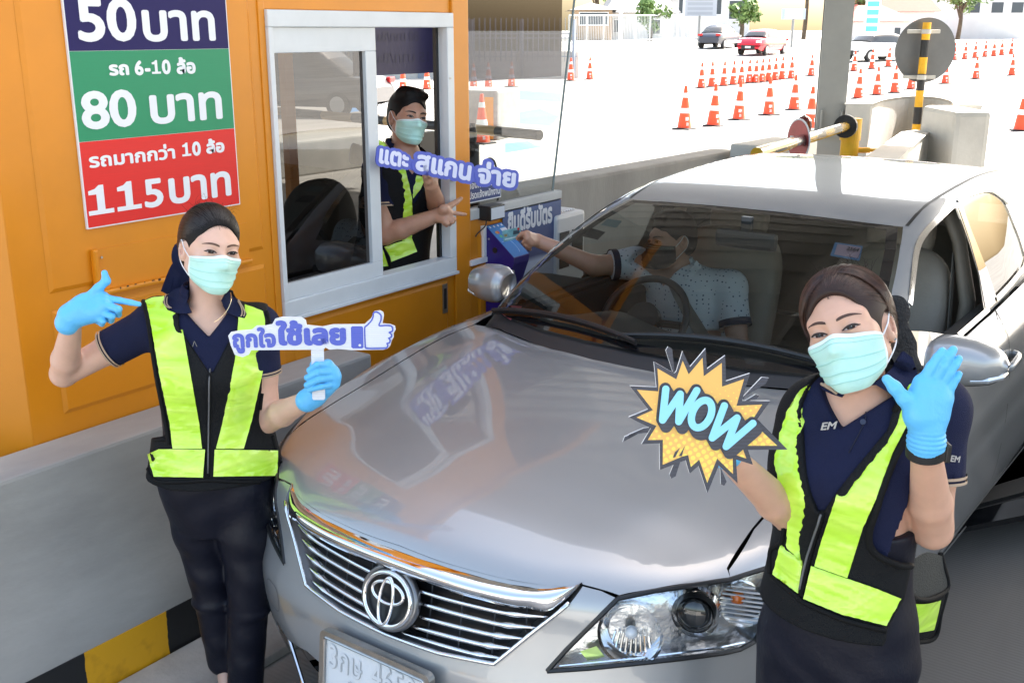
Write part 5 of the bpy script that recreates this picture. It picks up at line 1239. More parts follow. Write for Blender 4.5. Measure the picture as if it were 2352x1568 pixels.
for s in (1, -1):
    def rb2(name, pts, w, m, off=.0008, mid=0.):
        p = ribbon(pts, w, lowf, off, .02, mid); put(name, p if s > 0 else flip(p), m)
    SEAM = mat('shut_line', (.012, .012, .012), .6)
    dr = hit([(2286, 712), (2300, 738), (2314, 769), (2318, 800), (2318, 866), (2310, 960), (2290, 1060), (2278, 1098)])
    rb2('door_seam', spline(dr, 4), .006, SEAM)
    rb2('door_seam', lift([(y, (z - x) * S2) for x, y, z in ((.80, 1.5, .97), (.89, 1.46, .85), (.91, 1.42, .6), (.89, 1.5, .3))], 'diag', lowf), .006, SEAM)
    for u0, u1 in (((2150, 1278), (2352, 1024)), ((2158, 1282), (2352, 1040))):
        rb2('sill_moulding', hit([np.array(u0) + (np.array(u1) - u0) * t for t in np.linspace(-.1, 1, 12)]), .010, mat('sill_grey_line', (.30, .30, .30), .3, metal=.6), .001, .003)
    # door handle in its cup
    hp = hit([(2311, 832)])[0]; hn = grad(lowf, hp[None])[0]
    cup = hp + np.array([0, -.02, 0]); mir = np.array([s, 1, 1.])
    bm = bmesh.new(); bmesh.ops.create_uvsphere(bm, u_segments=24, v_segments=14, radius=1.); Vs2 = np.array([v.co[:] for v in bm.verts]); Fs2 = [tuple(v.index for v in f.verts) for f in bm.faces]; bm.free()
    mk('handle_cup', c2w((hp + np.array([-.012, -.035, 0]) + Vs2 * (.017, .045, .032)) * mir), Fs2, mat('cup_grey', (.10, .10, .10), .35), CAR, smooth=True)
    P = np.array([hp + np.array([.002, -.05, -.006]), hp + np.array([.026, -.035, -.004]), hp + np.array([.03, .03, .004]), hp + np.array([.026, .085, .008]), hp + np.array([.003, .10, .01])])
    mb = MB(); Vh, Fh_ = tube_mesh(spline(P, 5) * mir, .012, 10, flat=1.5); mb.add(c2w(Vh), Fh_); mb.build('door_handle', TRIM if s < 0 else SILV, CAR, smooth=True)
    # wheels
    for yc in (.96, 3.74):
        c = np.array([s * .80, yc, .325]); wv = CROT @ np.array([1., 0, 0])
        th = np.linspace(0, 2 * math.pi, 41)
        prof = [(-.105, .20), (-.108, .30), (-.09, .322), (0, .326), (.09, .322), (.108, .30), (.105, .20)]
        V = np.array([[c[0] + o, c[1] + r * math.cos(a), c[2] + r * math.sin(a)] for a in th[:-1] for o, r in prof]); n_ = len(prof)
        Fc = [(i * n_ + j, i * n_ + j + 1, ((i + 1) % 40) * n_ + j + 1, ((i + 1) % 40) * n_ + j) for i in range(40) for j in range(n_ - 1)]
        wh = mk('wheel', c2w(V), Fc, RUBBER, CAR, auto=40)
        mb = MB()
        for k in range(10):
            a = 2 * math.pi * k / 10; mb.beam(c2w(c + (s * .085, 0, 0)), c2w(c + (s * .095, .2 * math.cos(a), .2 * math.sin(a))), .05, .02, up=tuple(wv))
        mb.disc(c2w(c + (s * .09, 0, 0)), wv, .05, 20, .03); mb.disc(c2w(c + (s * .04, 0, 0)), wv, .205, 32, .02); mb.build('rim', mat('alloy', (.55, .55, .56), .25, metal=.9), wh)
    # door mirror
    tt_ = np.linspace(0, 1, 18); xs_ = .835 + .228 * tt_
    hh_ = .5 * np.interp(tt_, [0, .1, .3, .6, .85, .96, 1.], [.10, .145, .158, .148, .115, .07, .015]); dd_ = np.interp(tt_, [0, .1, .4, .8, .95, 1.], [.075, .10, .105, .085, .05, .01]); zc_ = np.interp(tt_, [0, .5, 1], [1.06, 1.06, 1.05]); yc_ = np.interp(tt_, [0, .5, 1.], [1.705, 1.71, 1.74])
    V = []; n_ = 28
    for x_, h_, d_, z_, y_ in zip(xs_, hh_, dd_, zc_, yc_):
        for a in np.arange(n_) * 2 * math.pi / n_:
            cy, cz = math.cos(a), math.sin(a); cy2 = np.sign(cy) * abs(cy) ** .8; cz2 = np.sign(cz) * abs(cz) ** .75
            V.append((x_ * s, y_ + (cy2 * d_ if cy < 0 else cy2 * .03), z_ + cz2 * h_))
    Fc = [(i * n_ + j, i * n_ + (j + 1) % n_, (i + 1) * n_ + (j + 1) % n_, (i + 1) * n_ + j) for i in range(17) for j in range(n_)] + [tuple(range(n_)), tuple(range(17 * n_, 18 * n_))[::-1]]
    if s < 0: Fc = [f[::-1] for f in Fc]
    fm = []
    for i in range(17):
        for j in range(n_):
            a = (j + .5) / n_ * 2 * math.pi; fm.append(1 if math.sin(a) < -.72 else 0)
    fm += [0, 0]
    MR = mk('door_mirror', c2w(np.array(V)), Fc, [SILV, BLACK], CAR, fm=fm, smooth=True)
    mb = MB(); mb.tube(c2w(np.array([(.78, 1.69, .985), (.83, 1.70, 1.0), (.90, 1.71, 1.03)]) * mir), [.03, .025, .03], 10); mb.build('mirror_arm', BLACK, MR)
    q = [(.975, 1.637, 1.018), (1.02, 1.662, 1.022), (1.052, 1.705, 1.028), (1.06, 1.74, 1.032)]
    mb = MB(); mb.tube(c2w(np.array(q) * mir), [.008, .012, .012, .006], 8); mb.build('indicator_strip', mat('ribbed_glass', (.72, .75, .78), .1, metal=.6), MR)
    mk('mirror_glass', c2w(np.array([(.85, 1.741, 1.0), (1.04, 1.757, 1.01), (1.04, 1.757, 1.10), (.85, 1.741, 1.115)]) * mir), [(0, 1, 2, 3)], CHROME, MR)
# --- inside of the car
cab = mat('cabin_dark', (.02, .02, .021), .75, bump=.1, bs=80); BEI = mat('beige_leather', (.36, .30, .235), .5, bump=.12, bs=120, var=.08, vs=9)
mb = MB(); fl = lambda lo, hi: mb.add(c2w(np.array([(x, y, z) for x in (lo[0], hi[0]) for y in (lo[1], hi[1]) for z in (lo[2], hi[2])])), [(0, 1, 3, 2), (4, 6, 7, 5), (0, 4, 5, 1), (2, 3, 7, 6), (0, 2, 6, 4), (1, 5, 7, 3)])
fl((-.62, .28, .2), (.62, 1.2, .70)); fl((-.72, 1.2, .2), (.72, 4.6, .36)); fl((-.70, 1.15, .36), (.70, 1.25, .90))
mb.build('inner_blocker', DARK, CAR)  # dark boxes added inside the body to stop light leaking through
dash = []
ydp = [1.36, 1.45, 1.6, 1.75, 1.85, 1.88]; zdp = [.985, .99, .985, .965, .91, .70]
for x in np.linspace(-.72, .72, 25):
    hump = .055 * math.exp(-((x + .37) / .17) ** 2)
    dash.append([(x, y + .1 * abs(x) ** 2, z - .03 * abs(x) + hump * (1 if 1.55 < y < 1.87 else .35)) for y, z in zip(ydp, zdp)])
V = np.array([p for r in dash for p in r]); n_ = 6
mk('dashboard', c2w(V), [(i * n_ + j, (i + 1) * n_ + j, (i + 1) * n_ + j + 1, i * n_ + j + 1) for i in range(24) for j in range(5)], cab, CAR, smooth=True)
mk('headliner', c2w(np.array([(x, y, fz(x * .98, y, lambda P: upf(P) + .05)[2]) for y in np.linspace(2.25, 3.8, 8) for x in np.linspace(-.5, .5, 8)])), [(i * 8 + j, i * 8 + j + 1, (i + 1) * 8 + j + 1, (i + 1) * 8 + j) for i in range(7) for j in range(7)], mat('headliner', (.10, .095, .09), .9), CAR)
sc_, st_ = np.array([-.37, 1.98, .93]), np.array([0, -.80, .60])
u_ = np.array([1., 0, 0]); v_ = np.cross(st_, u_); P = np.array([sc_ + .185 * (u_ * math.cos(t) + v_ * math.sin(t)) for t in np.linspace(0, 2 * math.pi, 49)])
Vt, Ft = tube_mesh(P, .0155, 10, cap=False); SWH = mk('steering_wheel', c2w(Vt), Ft, mat('wheel_leather', (.02, .02, .021), .35), CAR, smooth=True)
mb = MB()
for a in (0, 180, 270): mb.beam(c2w(sc_ - st_ * .02), c2w(sc_ + .18 * (u_ * math.cos(RAD(a)) + v_ * math.sin(RAD(a)))), .045, .02)
mb.disc(c2w(sc_ - st_ * .0), CROT @ st_, .07, 24, .04); mb.build('spokes', BLACK, SWH)
def seat(xc, m):
    def pad(name, c, hx, hy, hz, rot, par, rnd=.7):
        bm = bmesh.new(); bmesh.ops.create_uvsphere(bm, u_segments=32, v_segments=20, radius=1.); Vq = np.array([v.co[:] for v in bm.verts]); Fq = [tuple(v.index for v in f.verts) for f in bm.faces]; bm.free()
        Vq = np.sign(Vq) * np.abs(Vq) ** rnd * (hx, hy, hz); cr, sr = math.cos(rot), math.sin(rot); Vq = Vq @ np.array([[1, 0, 0], [0, cr, sr], [0, -sr, cr]])
        return mk(name, c2w(np.array(c) + Vq), Fq, m, par, smooth=True)
    s_ = pad('front_seat', (xc, 2.72, .84), .255, .085, .37, RAD(-17), CAR, .55)
    pad('seat_cushion', (xc, 2.38, .50), .255, .30, .09, RAD(8), s_, .55); pad('headrest', (xc, 2.86, 1.235), .14, .055, .10, RAD(-10), s_, .6)
    for q in (-.06, .06): mk('headrest_post', *tube_mesh(c2w(np.array([(xc + q, 2.84, 1.08), (xc + q, 2.86, 1.24)])), .007, 8), STEEL, s_)
seat(-.37, BEI); seat(.37, BEI)
mb = MB(); fl2 = lambda lo, hi, m=0: mb.obox(c2w((np.array(lo) + hi) / 2), CROT.T, (np.array(hi) - lo) / 2, m, .06)
fl2((-.66, 3.55, .62), (.66, 3.78, 1.18)); fl2((-.66, 3.0, .38), (.66, 3.6, .62)); mb.build('rear_seat', BEI, CAR)
for s in (1, -1):
    mir = np.array([s, 1, 1.])
    mb = MB(); mb.tube(c2w(np.array([(.66, 2.80, .6), (.685, 2.78, 1.0), (.63, 2.76, 1.25), (.57, 2.72, 1.40)]) * mir), [.07, .06, .05, .05], 12, flat=.5); mb.build('pillar_trim', BEI, CAR, smooth=True)
    mb = MB(); mb.beam(c2w(np.array((.62, 2.745, 1.2)) * mir), c2w(np.array((.66, 2.70, .55)) * mir), .045, .004, up=(1, 0, 0)); mb.build('seat_belt', mat('belt_web', (.17, .155, .13), .7), CAR)
    mb = MB(); mb.obox(c2w(np.array((.745, 2.2, .78)) * mir), CROT.T, (.02, .72, .20), bev=.02); mb.obox(c2w(np.array((.76, 2.2, .985)) * mir), CROT.T, (.028, .70, .012), bev=.006); mb.build('door_card', cab, CAR)
# rear view mirror and sun-shade, stickers on the glass
rvm = MB(); rvm.obox(c2w((.02, 2.06, 1.29)), CROT.T, (.125, .02, .035), bev=.02); rvm.obox(c2w((.02, 2.06, 1.345)), CROT.T, (.02, .012, .035)); rvm.build('rear_view_mirror', mat('mirror_back', (.05, .055, .06), .4), CAR)
def sticker(px, m, name='sticker', txt=None, f=upf):
    q = hit(px, f); N = grad(f, q); o = mk(name, c2w(q - N * .004), [(0, 1, 2, 3)], m, CAR)
    if txt:
        a, b, c, d = c2w(q + N * .001); 
        X_ = (b - a); X_ /= np.linalg.norm(X_); Y_ = d - a; Y_ -= X_ * (Y_ @ X_); Y_ /= np.linalg.norm(Y_)
        text_on('lettering', txt, a + (b - a) * .42 + (d - a) * .45, X_, Y_, BLACK, o, width=np.linalg.norm(b - a) * .5, height=np.linalg.norm(d - a) * .32, bold=.03, lift=.0012)
sticker([(1907, 585), (1974, 597), (1982, 563), (1918, 554)], mat('tax_disc', (.10, .22, .40), .5), 'tax_sticker')
sticker([(1916, 582), (1972, 591), (1978, 566), (1924, 558)], mat('tax_disc_pink', (.50, .33, .40), .5), 'tax_sticker', '2564')
sticker([(1378, 515), (1415, 521), (1428, 506), (1396, 500)], mat('sticker_grey', (.22, .27, .26), .5), 'permit_sticker')
sticker([(1334, 540), (1372, 549), (1390, 531), (1358, 522)], mat('sticker_dark', (.05, .04, .04), .5), 'permit_sticker')
sticker([(1142, 713), (1172, 733), (1199, 701), (1170, 699)], mat('sticker_red', (.45, .10, .13), .5), 'permit_sticker')
# ================================================================== people: bodies and clothes as smooth solids
class Sdf:
    def __init__(s): s.pr = []
    def cone(s, a, b, ra, rb, k=.02, flat=None):
        s.pr.append(('c', np.array(a, float), np.array(b, float), ra, rb, k, flat)); return s
    def chain(s, pts, rs, k=.01, flat=None):
        for i in range(len(pts) - 1): s.cone(pts[i], pts[i + 1], rs[i], rs[i + 1], k, flat)
        return s
    def ell(s, c, B, r, k=.02, sub=False): s.pr.append(('s' if sub else 'e', np.array(c, float), np.array(B, float), np.array(r, float), None, k, None)); return s
    def fn(s, f, lo, hi, k=.02): s.pr.append(('f', np.array(lo, float), np.array(hi, float), f, None, k, None)); return s
    def bounds(s):
        lo, hi = np.full(3, 9e9), np.full(3, -9e9)
        for p in s.pr:
            if p[0] == 's': continue
            l, h = s.box(p); lo = np.minimum(lo, l); hi = np.maximum(hi, h)
        return lo, hi
    @staticmethod
    def box(p):
        if p[0] == 'c':
            r = max(p[3], p[4]) * (max(1, p[6][1]) if p[6] else 1); return np.minimum(p[1], p[2]) - r, np.maximum(p[1], p[2]) + r
        if p[0] in 'es':
            e = np.abs(p[2]) @ p[3]; return p[1] - e, p[1] + e
        return p[1], p[2]
    def grid(s, res, lo=None, hi=None, pad=.03):
        l, h = s.bounds(); lo = l - pad if lo is None else np.array(lo, float); hi = h + pad if hi is None else np.array(hi, float)
        n = np.ceil((hi - lo) / res).astype(int) + 1
        D = np.full(n, .2, np.float32); ax = [lo[i] + res * np.arange(n[i]) for i in range(3)]
        return D, ax
    def eval(s, D, ax):
        res = ax[0][1] - ax[0][0]
        for p in s.pr:
            l, h = s.box(p); k = p[5]; m = k * 1.5 + res * 4
            sl = []
            for i in range(3):
                a = np.searchsorted(ax[i], l[i] - m); b = np.searchsorted(ax[i], h[i] + m); sl.append(slice(a, b))
            if any(q.stop <= q.start for q in sl): continue
            X, Y, Z = np.meshgrid(ax[0][sl[0]], ax[1][sl[1]], ax[2][sl[2]], indexing='ij')
            P = np.stack([X, Y, Z], -1)
            if p[0] == 'c':
                a, b = p[1], p[2]; ab = b - a; L = ab @ ab + 1e-12; t = np.clip(((P - a) @ ab) / L, 0, 1); q = P - a - t[..., None] * ab
                if p[6]:
                    u, f = p[6]; c = q @ u; q = q - c[..., None] * u * (1 - 1 / f)
                d = np.sqrt((q * q).sum(-1)) - (p[3] + (p[4] - p[3]) * t)
            elif p[0] in 'es':
                q = (P - p[1]) @ p[2]; k0 = np.sqrt(((q / p[3]) ** 2).sum(-1)); k1 = np.sqrt(((q / p[3] ** 2) ** 2).sum(-1)) + 1e-9; d = k0 * (k0 - 1) / k1
            else: d = p[3](P)
            E = D[tuple(sl)]
            if p[0] == 's':
                h_ = np.clip(.5 - .5 * (E + d) / k, 0, 1); D[tuple(sl)] = E * (1 - h_) - d * h_ + k * h_ * (1 - h_)
            else:
                h_ = np.clip(.5 + .5 * (E - d) / k, 0, 1); D[tuple(sl)] = E * (1 - h_) + d * h_ - k * h_ * (1 - h_)
        return D
    def mesh(s, res, **k):
        D, ax = s.grid(res, **k); s.eval(D, ax); return nets(D, ax)
def nets(D, ax, smooth=2):
    """surface of a sampled solid"""
    D = np.asarray(D, np.float32); D = np.pad(D, 1, constant_values=.2); res = ax[0][1] - ax[0][0]; o = np.array([a[0] for a in ax]) - res
    s = D < 0; n = np.array(D.shape)
    c = [(i, j, k) for i in (0, 1) for j in (0, 1) for k in (0, 1)]
    sh = lambda A, q: A[q[0]:n[0] - 1 + q[0], q[1]:n[1] - 1 + q[1], q[2]:n[2] - 1 + q[2]]
    cnt = sum(sh(s, q).astype(np.int8) for q in c); act = (cnt > 0) & (cnt < 8)
    idx = np.argwhere(act); vid = np.full(act.shape, -1, np.int64); vid[act] = np.arange(len(idx))
    acc = np.zeros((len(idx), 3)); w = np.zeros(len(idx))
    val = {q: sh(D, q)[act] for q in c}
    for i, qa in enumerate(c):
        for qb in c[i + 1:]:
            if sum(abs(a - b) for a, b in zip(qa, qb)) != 1: continue
            a, b = val[qa], val[qb]; m = (a < 0) != (b < 0); t = np.where(m, a / np.where(m, a - b, 1), 0)
            p = np.array(qa) + t[:, None] * (np.array(qb) - np.array(qa)); acc[m] += p[m]; w[m] += 1
    V = o + res * (idx + acc / w[:, None])
    F = []
    for a in range(3):
        b, d = (a + 1) % 3, (a + 2) % 3
        sa = [slice(0, -1) if i == a else slice(1, -1) for i in range(3)]; sb = [slice(1, None) if i == a else slice(1, -1) for i in range(3)]
        x, y = s[tuple(sa)], s[tuple(sb)]
        for m, rev in ((x & ~y, False), (~x & y, True)):
            q = np.argwhere(m)
            if not len(q): continue
            q = q + np.array([0 if i == a else 1 for i in range(3)])
            eb = np.eye(3, dtype=int)[b]; ed = np.eye(3, dtype=int)[d]
            g = lambda z: vid[z[:, 0], z[:, 1], z[:, 2]]
            f = np.stack([g(q - eb - ed), g(q - ed), g(q), g(q - eb)], 1)
            F.append(f[:, ::-1] if rev else f)
    F = np.concatenate(F)
    if smooth:
        e = np.concatenate([F[:, [0, 1]], F[:, [1, 2]], F[:, [2, 3]], F[:, [3, 0]]]); e = np.concatenate([e, e[:, ::-1]])
        deg = np.bincount(e[:, 0], minlength=len(V)).astype(float)
        for it in range(smooth * 2):
            A = np.stack([np.bincount(e[:, 0], weights=V[e[:, 1], i], minlength=len(V)) for i in range(3)], 1) / deg[:, None]
            V = V + (A - V) * (.55 if it % 2 == 0 else -.50)
    return V, F
def bvh(V, F): return BVHTree.FromPolygons([Vector(v) for v in V], [tuple(int(i) for i in f) for f in F])
def cast(tree, px, fallback=None):
    """photo points dropped on a mesh along the lines of sight"""
    out, nn = [], []
    last = None
    for p in px:
        r = Vector(ray(*p)).normalized(); h = tree.ray_cast(Vector(CAMP), r)
        if h[0] is None:
            if fallback is not None: q = at(*p, h=fallback); h = tree.find_nearest(Vector(q))
        if h[0] is None and last is None: h = tree.find_nearest(Vector(at(*p, h=4.1)))
        if h[0] is None: out.append(last[0]); nn.append(last[1]); continue
        n = np.array(h[1]); 
        if n @ np.array(r) > 0: n = -n
        out.append(np.array(h[0])); nn.append(n); last = (out[-1], nn[-1])
    return np.array(out), np.array(nn)
def smooth_n(P, F, N, it=6):
    F = np.asarray(F); e = np.concatenate([F[:, [0, 1]], F[:, [1, 2]], F[:, [2, 0]]]); e = np.concatenate([e, e[:, ::-1]]); deg = np.bincount(e[:, 0], minlength=len(P)) + 1.
    for _ in range(it):
        P = (P + np.stack([np.bincount(e[:, 0], weights=P[e[:, 1], i], minlength=len(P)) for i in range(3)], 1)) / deg[:, None]
        N = (N + np.stack([np.bincount(e[:, 0], weights=N[e[:, 1], i], minlength=len(P)) for i in range(3)], 1)) / deg[:, None]
    return P, N / (np.linalg.norm(N, axis=1)[:, None] + 1e-9)
def patch(name, tree, outline, m, parent, off=.003, thick=.002, step=7., fallback=None, it=3, wave=0., **k):
    """a piece of cloth or tape lying on a surface, outlined on the photo"""
    V2, Fc = fill2d(np.asarray(outline, float), [], step, step)
    P, N = cast(tree, V2, fallback); dz = (P - CAMP) @ FW; T3_ = np.column_stack([dz, dz, dz]); T3_, N = smooth_n(T3_, Fc, N, it)
    rr = np.array([ray(*q) for q in V2]); P = CAMP + rr * T3_[:, :1]; P = P - rr / np.linalg.norm(rr, axis=1)[:, None] * off
    if wave:
        P = P + N * (wave * (np.sin(V2[:, 0] * .19 + V2[:, 1] * .31) + np.sin(V2[:, 1] * .23 - V2[:, 0] * .11 + 1.)) * .5)[:, None]
    a = P[Fc]; nn = np.cross(a[:, 1] - a[:, 0], a[:, 2] - a[:, 0]); fl = (nn * N[Fc[:, 0]]).sum(1) < 0; Fc[fl] = Fc[fl][:, ::-1]
    W, G, nf = solid(P, Fc, N, thick)
    return mk(name, W, G, m, parent, auto=50, **k)
# ------------------------------------------------------------------ heads
SKIN_F = mat('skin_fair', (.66, .415, .315), .46, sss=.12, var=.05, vs=30); SKIN_T = mat('skin_tan', (.50, .275, .185), .46, sss=.1, var=.06, vs=30); SKIN_W = mat('skin_warm', (.62, .365, .26), .46, sss=.12, var=.05, vs=30)
HAIRB = mat('hair_black', (.007, .006, .006), .62, spec=.2); HAIRN = mat('hair_brown', (.026, .013, .010), .48, spec=.3)
HAIRB2 = mat('hair_black_strand', (.013, .010, .0095), .36, var=.7, vs=60, spec=.45); HAIRN2 = mat('hair_brown_strand', (.050, .022, .014), .34, var=.7, vs=70, spec=.45)
EYEW = mat('eye_white', (.42, .36, .34), .4, spec=.2); IRIS = mat('iris', (.022, .009, .006), .5, spec=.2); PUP = mat('pupil', (.004, .004, .004), .3); LASH = mat('lash', (.02, .012, .011), .6); GLINT = mat('eye_glint', (.55, .55, .55), .3)
BROW = mat('brow', (.13, .068, .048), .85); LIP = mat('lip', (.45, .16, .14), .45)
MASK = mat('mask_mint', (.50, .80, .72), .8, var=.02, vs=40, bump=.15, bs=300, sheen=.2); MASKW = mat('mask_edge', (.74, .84, .82), .8); MPLEAT = mat('pleat_shade_mint', (.36, .66, .58), .8) if MASK else None; LOOP = mat('ear_loop', (.78, .79, .80), .7)
NAVY = mat('polo_navy', (.0085, .012, .042), .85, bump=.35, bs=500, var=.12, vs=14, spec=.25); BEIGE = mat('stripe_beige', (.42, .31, .22), .8, bump=.2, bs=400)
PANTS = mat('trouser_navy', (.0050, .0058, .014), .48, var=.15, vs=7, bump=.10, bs=90, spec=.3); GLOVE = mat('nitrile_blue', (.115, .48, .86), .42, bump=.18, bs=70, spec=.45)
def mesh_net():
    m = mat('vest_mesh', (.010, .0105, .011), .7, spec=.18)
    n, l, b = nodes_of(m); tc = n.new('ShaderNodeTexCoord'); v = n.new('ShaderNodeTexVoronoi'); v.feature = 'DISTANCE_TO_EDGE'; v.inputs['Scale'].default_value = 260; l.new(tc.outputs['Object'], v.inputs['Vector'])
    r = n.new('ShaderNodeValToRGB'); r.color_ramp.elements[0].position = .1; r.color_ramp.elements[0].color = (.010, .0105, .011, 1); r.color_ramp.elements[1].position = .35; r.color_ramp.elements[1].color = (.002, .0025, .006, 1)
    l.new(v.outputs[0], r.inputs[0]); l.new(r.outputs[0], b.inputs['Base Color'])
    bp = n.new('ShaderNodeBump'); bp.inputs['Strength'].default_value = .8; bp.inputs['Distance'].default_value = .002; l.new(v.outputs[0], bp.inputs['Height']); bp.invert = True; l.new(bp.outputs[0], b.inputs['Normal'])
    return m
VMESH = mesh_net(); BIND = mat('vest_binding', (.006, .006, .0065), .75, bump=.2, bs=400, spec=.2)
def neon_mat():
    m = mat('neon_tape', (.60, .95, .03), .22, coat=.6, coat_r=.12)
    n, l, b = nodes_of(m); tc = n.new('ShaderNodeTexCoord')
    w = n.new('ShaderNodeTexNoise'); w.inputs['Scale'].default_value = 9; w.inputs['Detail'].default_value = 2; w.inputs['Distortion'].default_value = .6; mp = n.new('ShaderNodeMapping'); mp.inputs['Scale'].default_value = (.6, .6, 2.2); l.new(tc.outputs['Object'], mp.inputs[0]); l.new(mp.outputs[0], w.inputs['Vector'])
    bp = n.new('ShaderNodeBump'); bp.inputs['Strength'].default_value = .5; bp.inputs['Distance'].default_value = .02; l.new(w.outputs[0], bp.inputs['Height']); l.new(bp.outputs[0], b.inputs['Normal']); l.new(bp.outputs[0], b.inputs['Coat Normal'])
    r = n.new('ShaderNodeValToRGB'); e = r.color_ramp.elements; e[0].position = .35; e[0].color = (.50, .86, .03, 1); e[1].position = .70; e[1].color = (.70, .97, .14, 1); l.new(w.outputs[0], r.inputs[0]); l.new(r.outputs[0], b.inputs['Base Color'])  # paler streaks put the tape's gloss highlights into its colour
    return m
NEON = neon_mat()
def head_prims(S, c, B, s=1., male=False, neck=None, jaw=1.):
    L = lambda *p: c + B @ (np.array(p) * s)
    e = lambda p, r, k=.02, sub=False: S.ell(L(*p), B, np.array(r) * s, k * s, sub)
    S.cone(L(0, .026, -.06), neck, (.054 if male else .046) * s, (.062 if male else .050) * s, .03)
    e((0, .020, .032), (.0745, .094, .084))
    e((0, -.030, -.022), (.062, .060, .085), .03)
    for q in (-1, 1):
        S.cone(L(q * .050 * jaw, .004, -.055), L(q * .014, -.066, -.098), .019 * s, .018 * s, .03)
        e((q * .039, -.054, -.022), (.025, .024, .020), .02)
        e((q * .0745, .018, -.010), (.011, .019, .033), .006)
        e((q * .0775, .014, -.008), (.006, .009, .018), .006, True)
        S.cone(L(q * .012, -.080, .021), L(q * .046, -.062, .024), .011 * s, .010 * s, .02)
        e((q * .0315, -.0935, .001), (.019, .0135, .0105), .012, True)
        e((q * .0315, -.0755, .000), (.0185, .0125, .0125), .006)
    S.cone(L(0, -.082, .006), L(0, -.108, -.034), .0085 * s, .0125 * s, .012)
    for q in (-1, 1): e((q * .012, -.096, -.038), (.009, .010, .008), .008)
    e((0, -.084, -.066), (.024, .010, .006), .008); e((0, -.082, -.075), (.021, .010, .006), .008)
    e((0, -.072, -.100), (.020, .016, .016), .02)
    return L
def on_head(tree, c, B, s, P2, y0=-.25):
    """points of the face plane (x left, z up) dropped on the face"""
    out = []
    d = Vector(B @ np.array([0, 1., 0]))
    for x, z in P2:
        h = tree.ray_cast(Vector(c + B @ (np.array([x, y0, z]) * s)), d)
        out.append(np.array(h[0]) if h[0] is not None else c + B @ (np.array([x, -.06, z]) * s))
    return np.array(out)
def face_patch(name, tree, c, B, s, outline, m, parent, off, step=.004):
    V2, Fc = fill2d(np.asarray(outline, float), [], step, step * .7); P = on_head(tree, c, B, s, V2) + B @ np.array([0, -1., 0]) * off
    f = [tuple(t) for t in Fc]; a = P[Fc[0]]
    if np.cross(a[1] - a[0], a[2] - a[0]) @ (B @ np.array([0, -1., 0])) < 0: f = [t[::-1] for t in f]
    return mk(name, P, f, m, parent, smooth=True)
def lens_shape(cx, cz, w, up, dn, tilt=0., n=18, sk=0.):
    t = np.linspace(-1, 1, n); u = (1 - np.abs(t) ** 2.2)
    top = np.column_stack([cx + t * w, cz + tilt * t * w + up * u * (1 + sk * t)]); bot = np.column_stack([cx + t[::-1][1:-1] * w, cz + tilt * t[::-1][1:-1] * w - dn * u[1:-1]])
    return np.vstack([top, bot])
def face(tree, c, B, s, parent, up=.0052, dn=.0042, brow=BROW, brow_w=.0062, gaze=(0, 0), browz=.0195, male=False):
    for q in (-1, 1):
        ex = q * .0312; tl = .10 * q
        ey = face_patch('eye', tree, c, B, s, lens_shape(ex, 0, .0155, up, dn, tl), EYEW, parent, .0008, .003)
        ir = [(ex + gaze[0] + .0080 * math.cos(a), gaze[1] + .0006 + min(up * .93, max(-dn * .9, .0080 * math.sin(a)))) for a in np.linspace(0, 2 * math.pi, 20)[:-1]]
        face_patch('iris', tree, c, B, s, ir, IRIS, ey, .0014, .003)
        face_patch('pupil', tree, c, B, s, [(ex + gaze[0] + .0036 * math.cos(a), gaze[1] + .0006 + .0036 * math.sin(a)) for a in np.linspace(0, 2 * math.pi, 12)[:-1]], PUP, ey, .0018, .003)
        face_patch('glint', tree, c, B, s, [(ex + gaze[0] + .002 + .0008 * math.cos(a), gaze[1] + .0028 + .0008 * math.sin(a)) for a in np.linspace(0, 2 * math.pi, 8)[:-1]], GLINT, ey, .0022, .003)
        t = np.linspace(-1.08, 1.12, 22) if q > 0 else np.linspace(-1.12, 1.08, 22)
        P = on_head(tree, c, B, s, np.column_stack([ex + t * .0155, tl * t * .0155 + up * (1 - np.minimum(1, np.abs(t)) ** 2.2) + .0004])) + B @ np.array([0, -1., 0]) * .0016
        rr = np.interp(t * q, [-1.1, -.6, .6, 1.1], [.0008, .0019, .0025, .0010]) * s
        mb = MB(); mb.tube(P, rr, 6); mb.build('eyelid_line', LASH, ey)
        P = on_head(tree, c, B, s, np.column_stack([ex + t * .0150, tl * t * .0155 - dn * (1 - np.minimum(1, np.abs(t)) ** 2.2)])) + B @ np.array([0, -1., 0]) * .0010
        mb = MB(); mb.tube(P, .0006 * s, 5); mb.build('lower_lid_line', mat('lid_shade', (.30, .14, .11), .6), ey)
        tb = np.linspace(-1, 1, 14); bx = ex + q * .001 + tb * .0215; arch = browz + .0045 * (1 - (tb * q - .25) ** 2) - .0015 * tb * q
        w = brow_w * np.interp(tb * q, [-1, -.7, .2, 1], [.75, 1., .85, .2])
        o = np.vstack([np.column_stack([bx, arch + w * .5]), np.column_stack([bx, arch - w * .5])[::-1]])
        face_patch('eyebrow', tree, c, B, s, o, brow, parent, .0012, .003)
    o = lens_shape(0, -.071, .024, .006, .008, 0)
    face_patch('mouth', tree, c, B, s, o, LIP, parent, .0008)
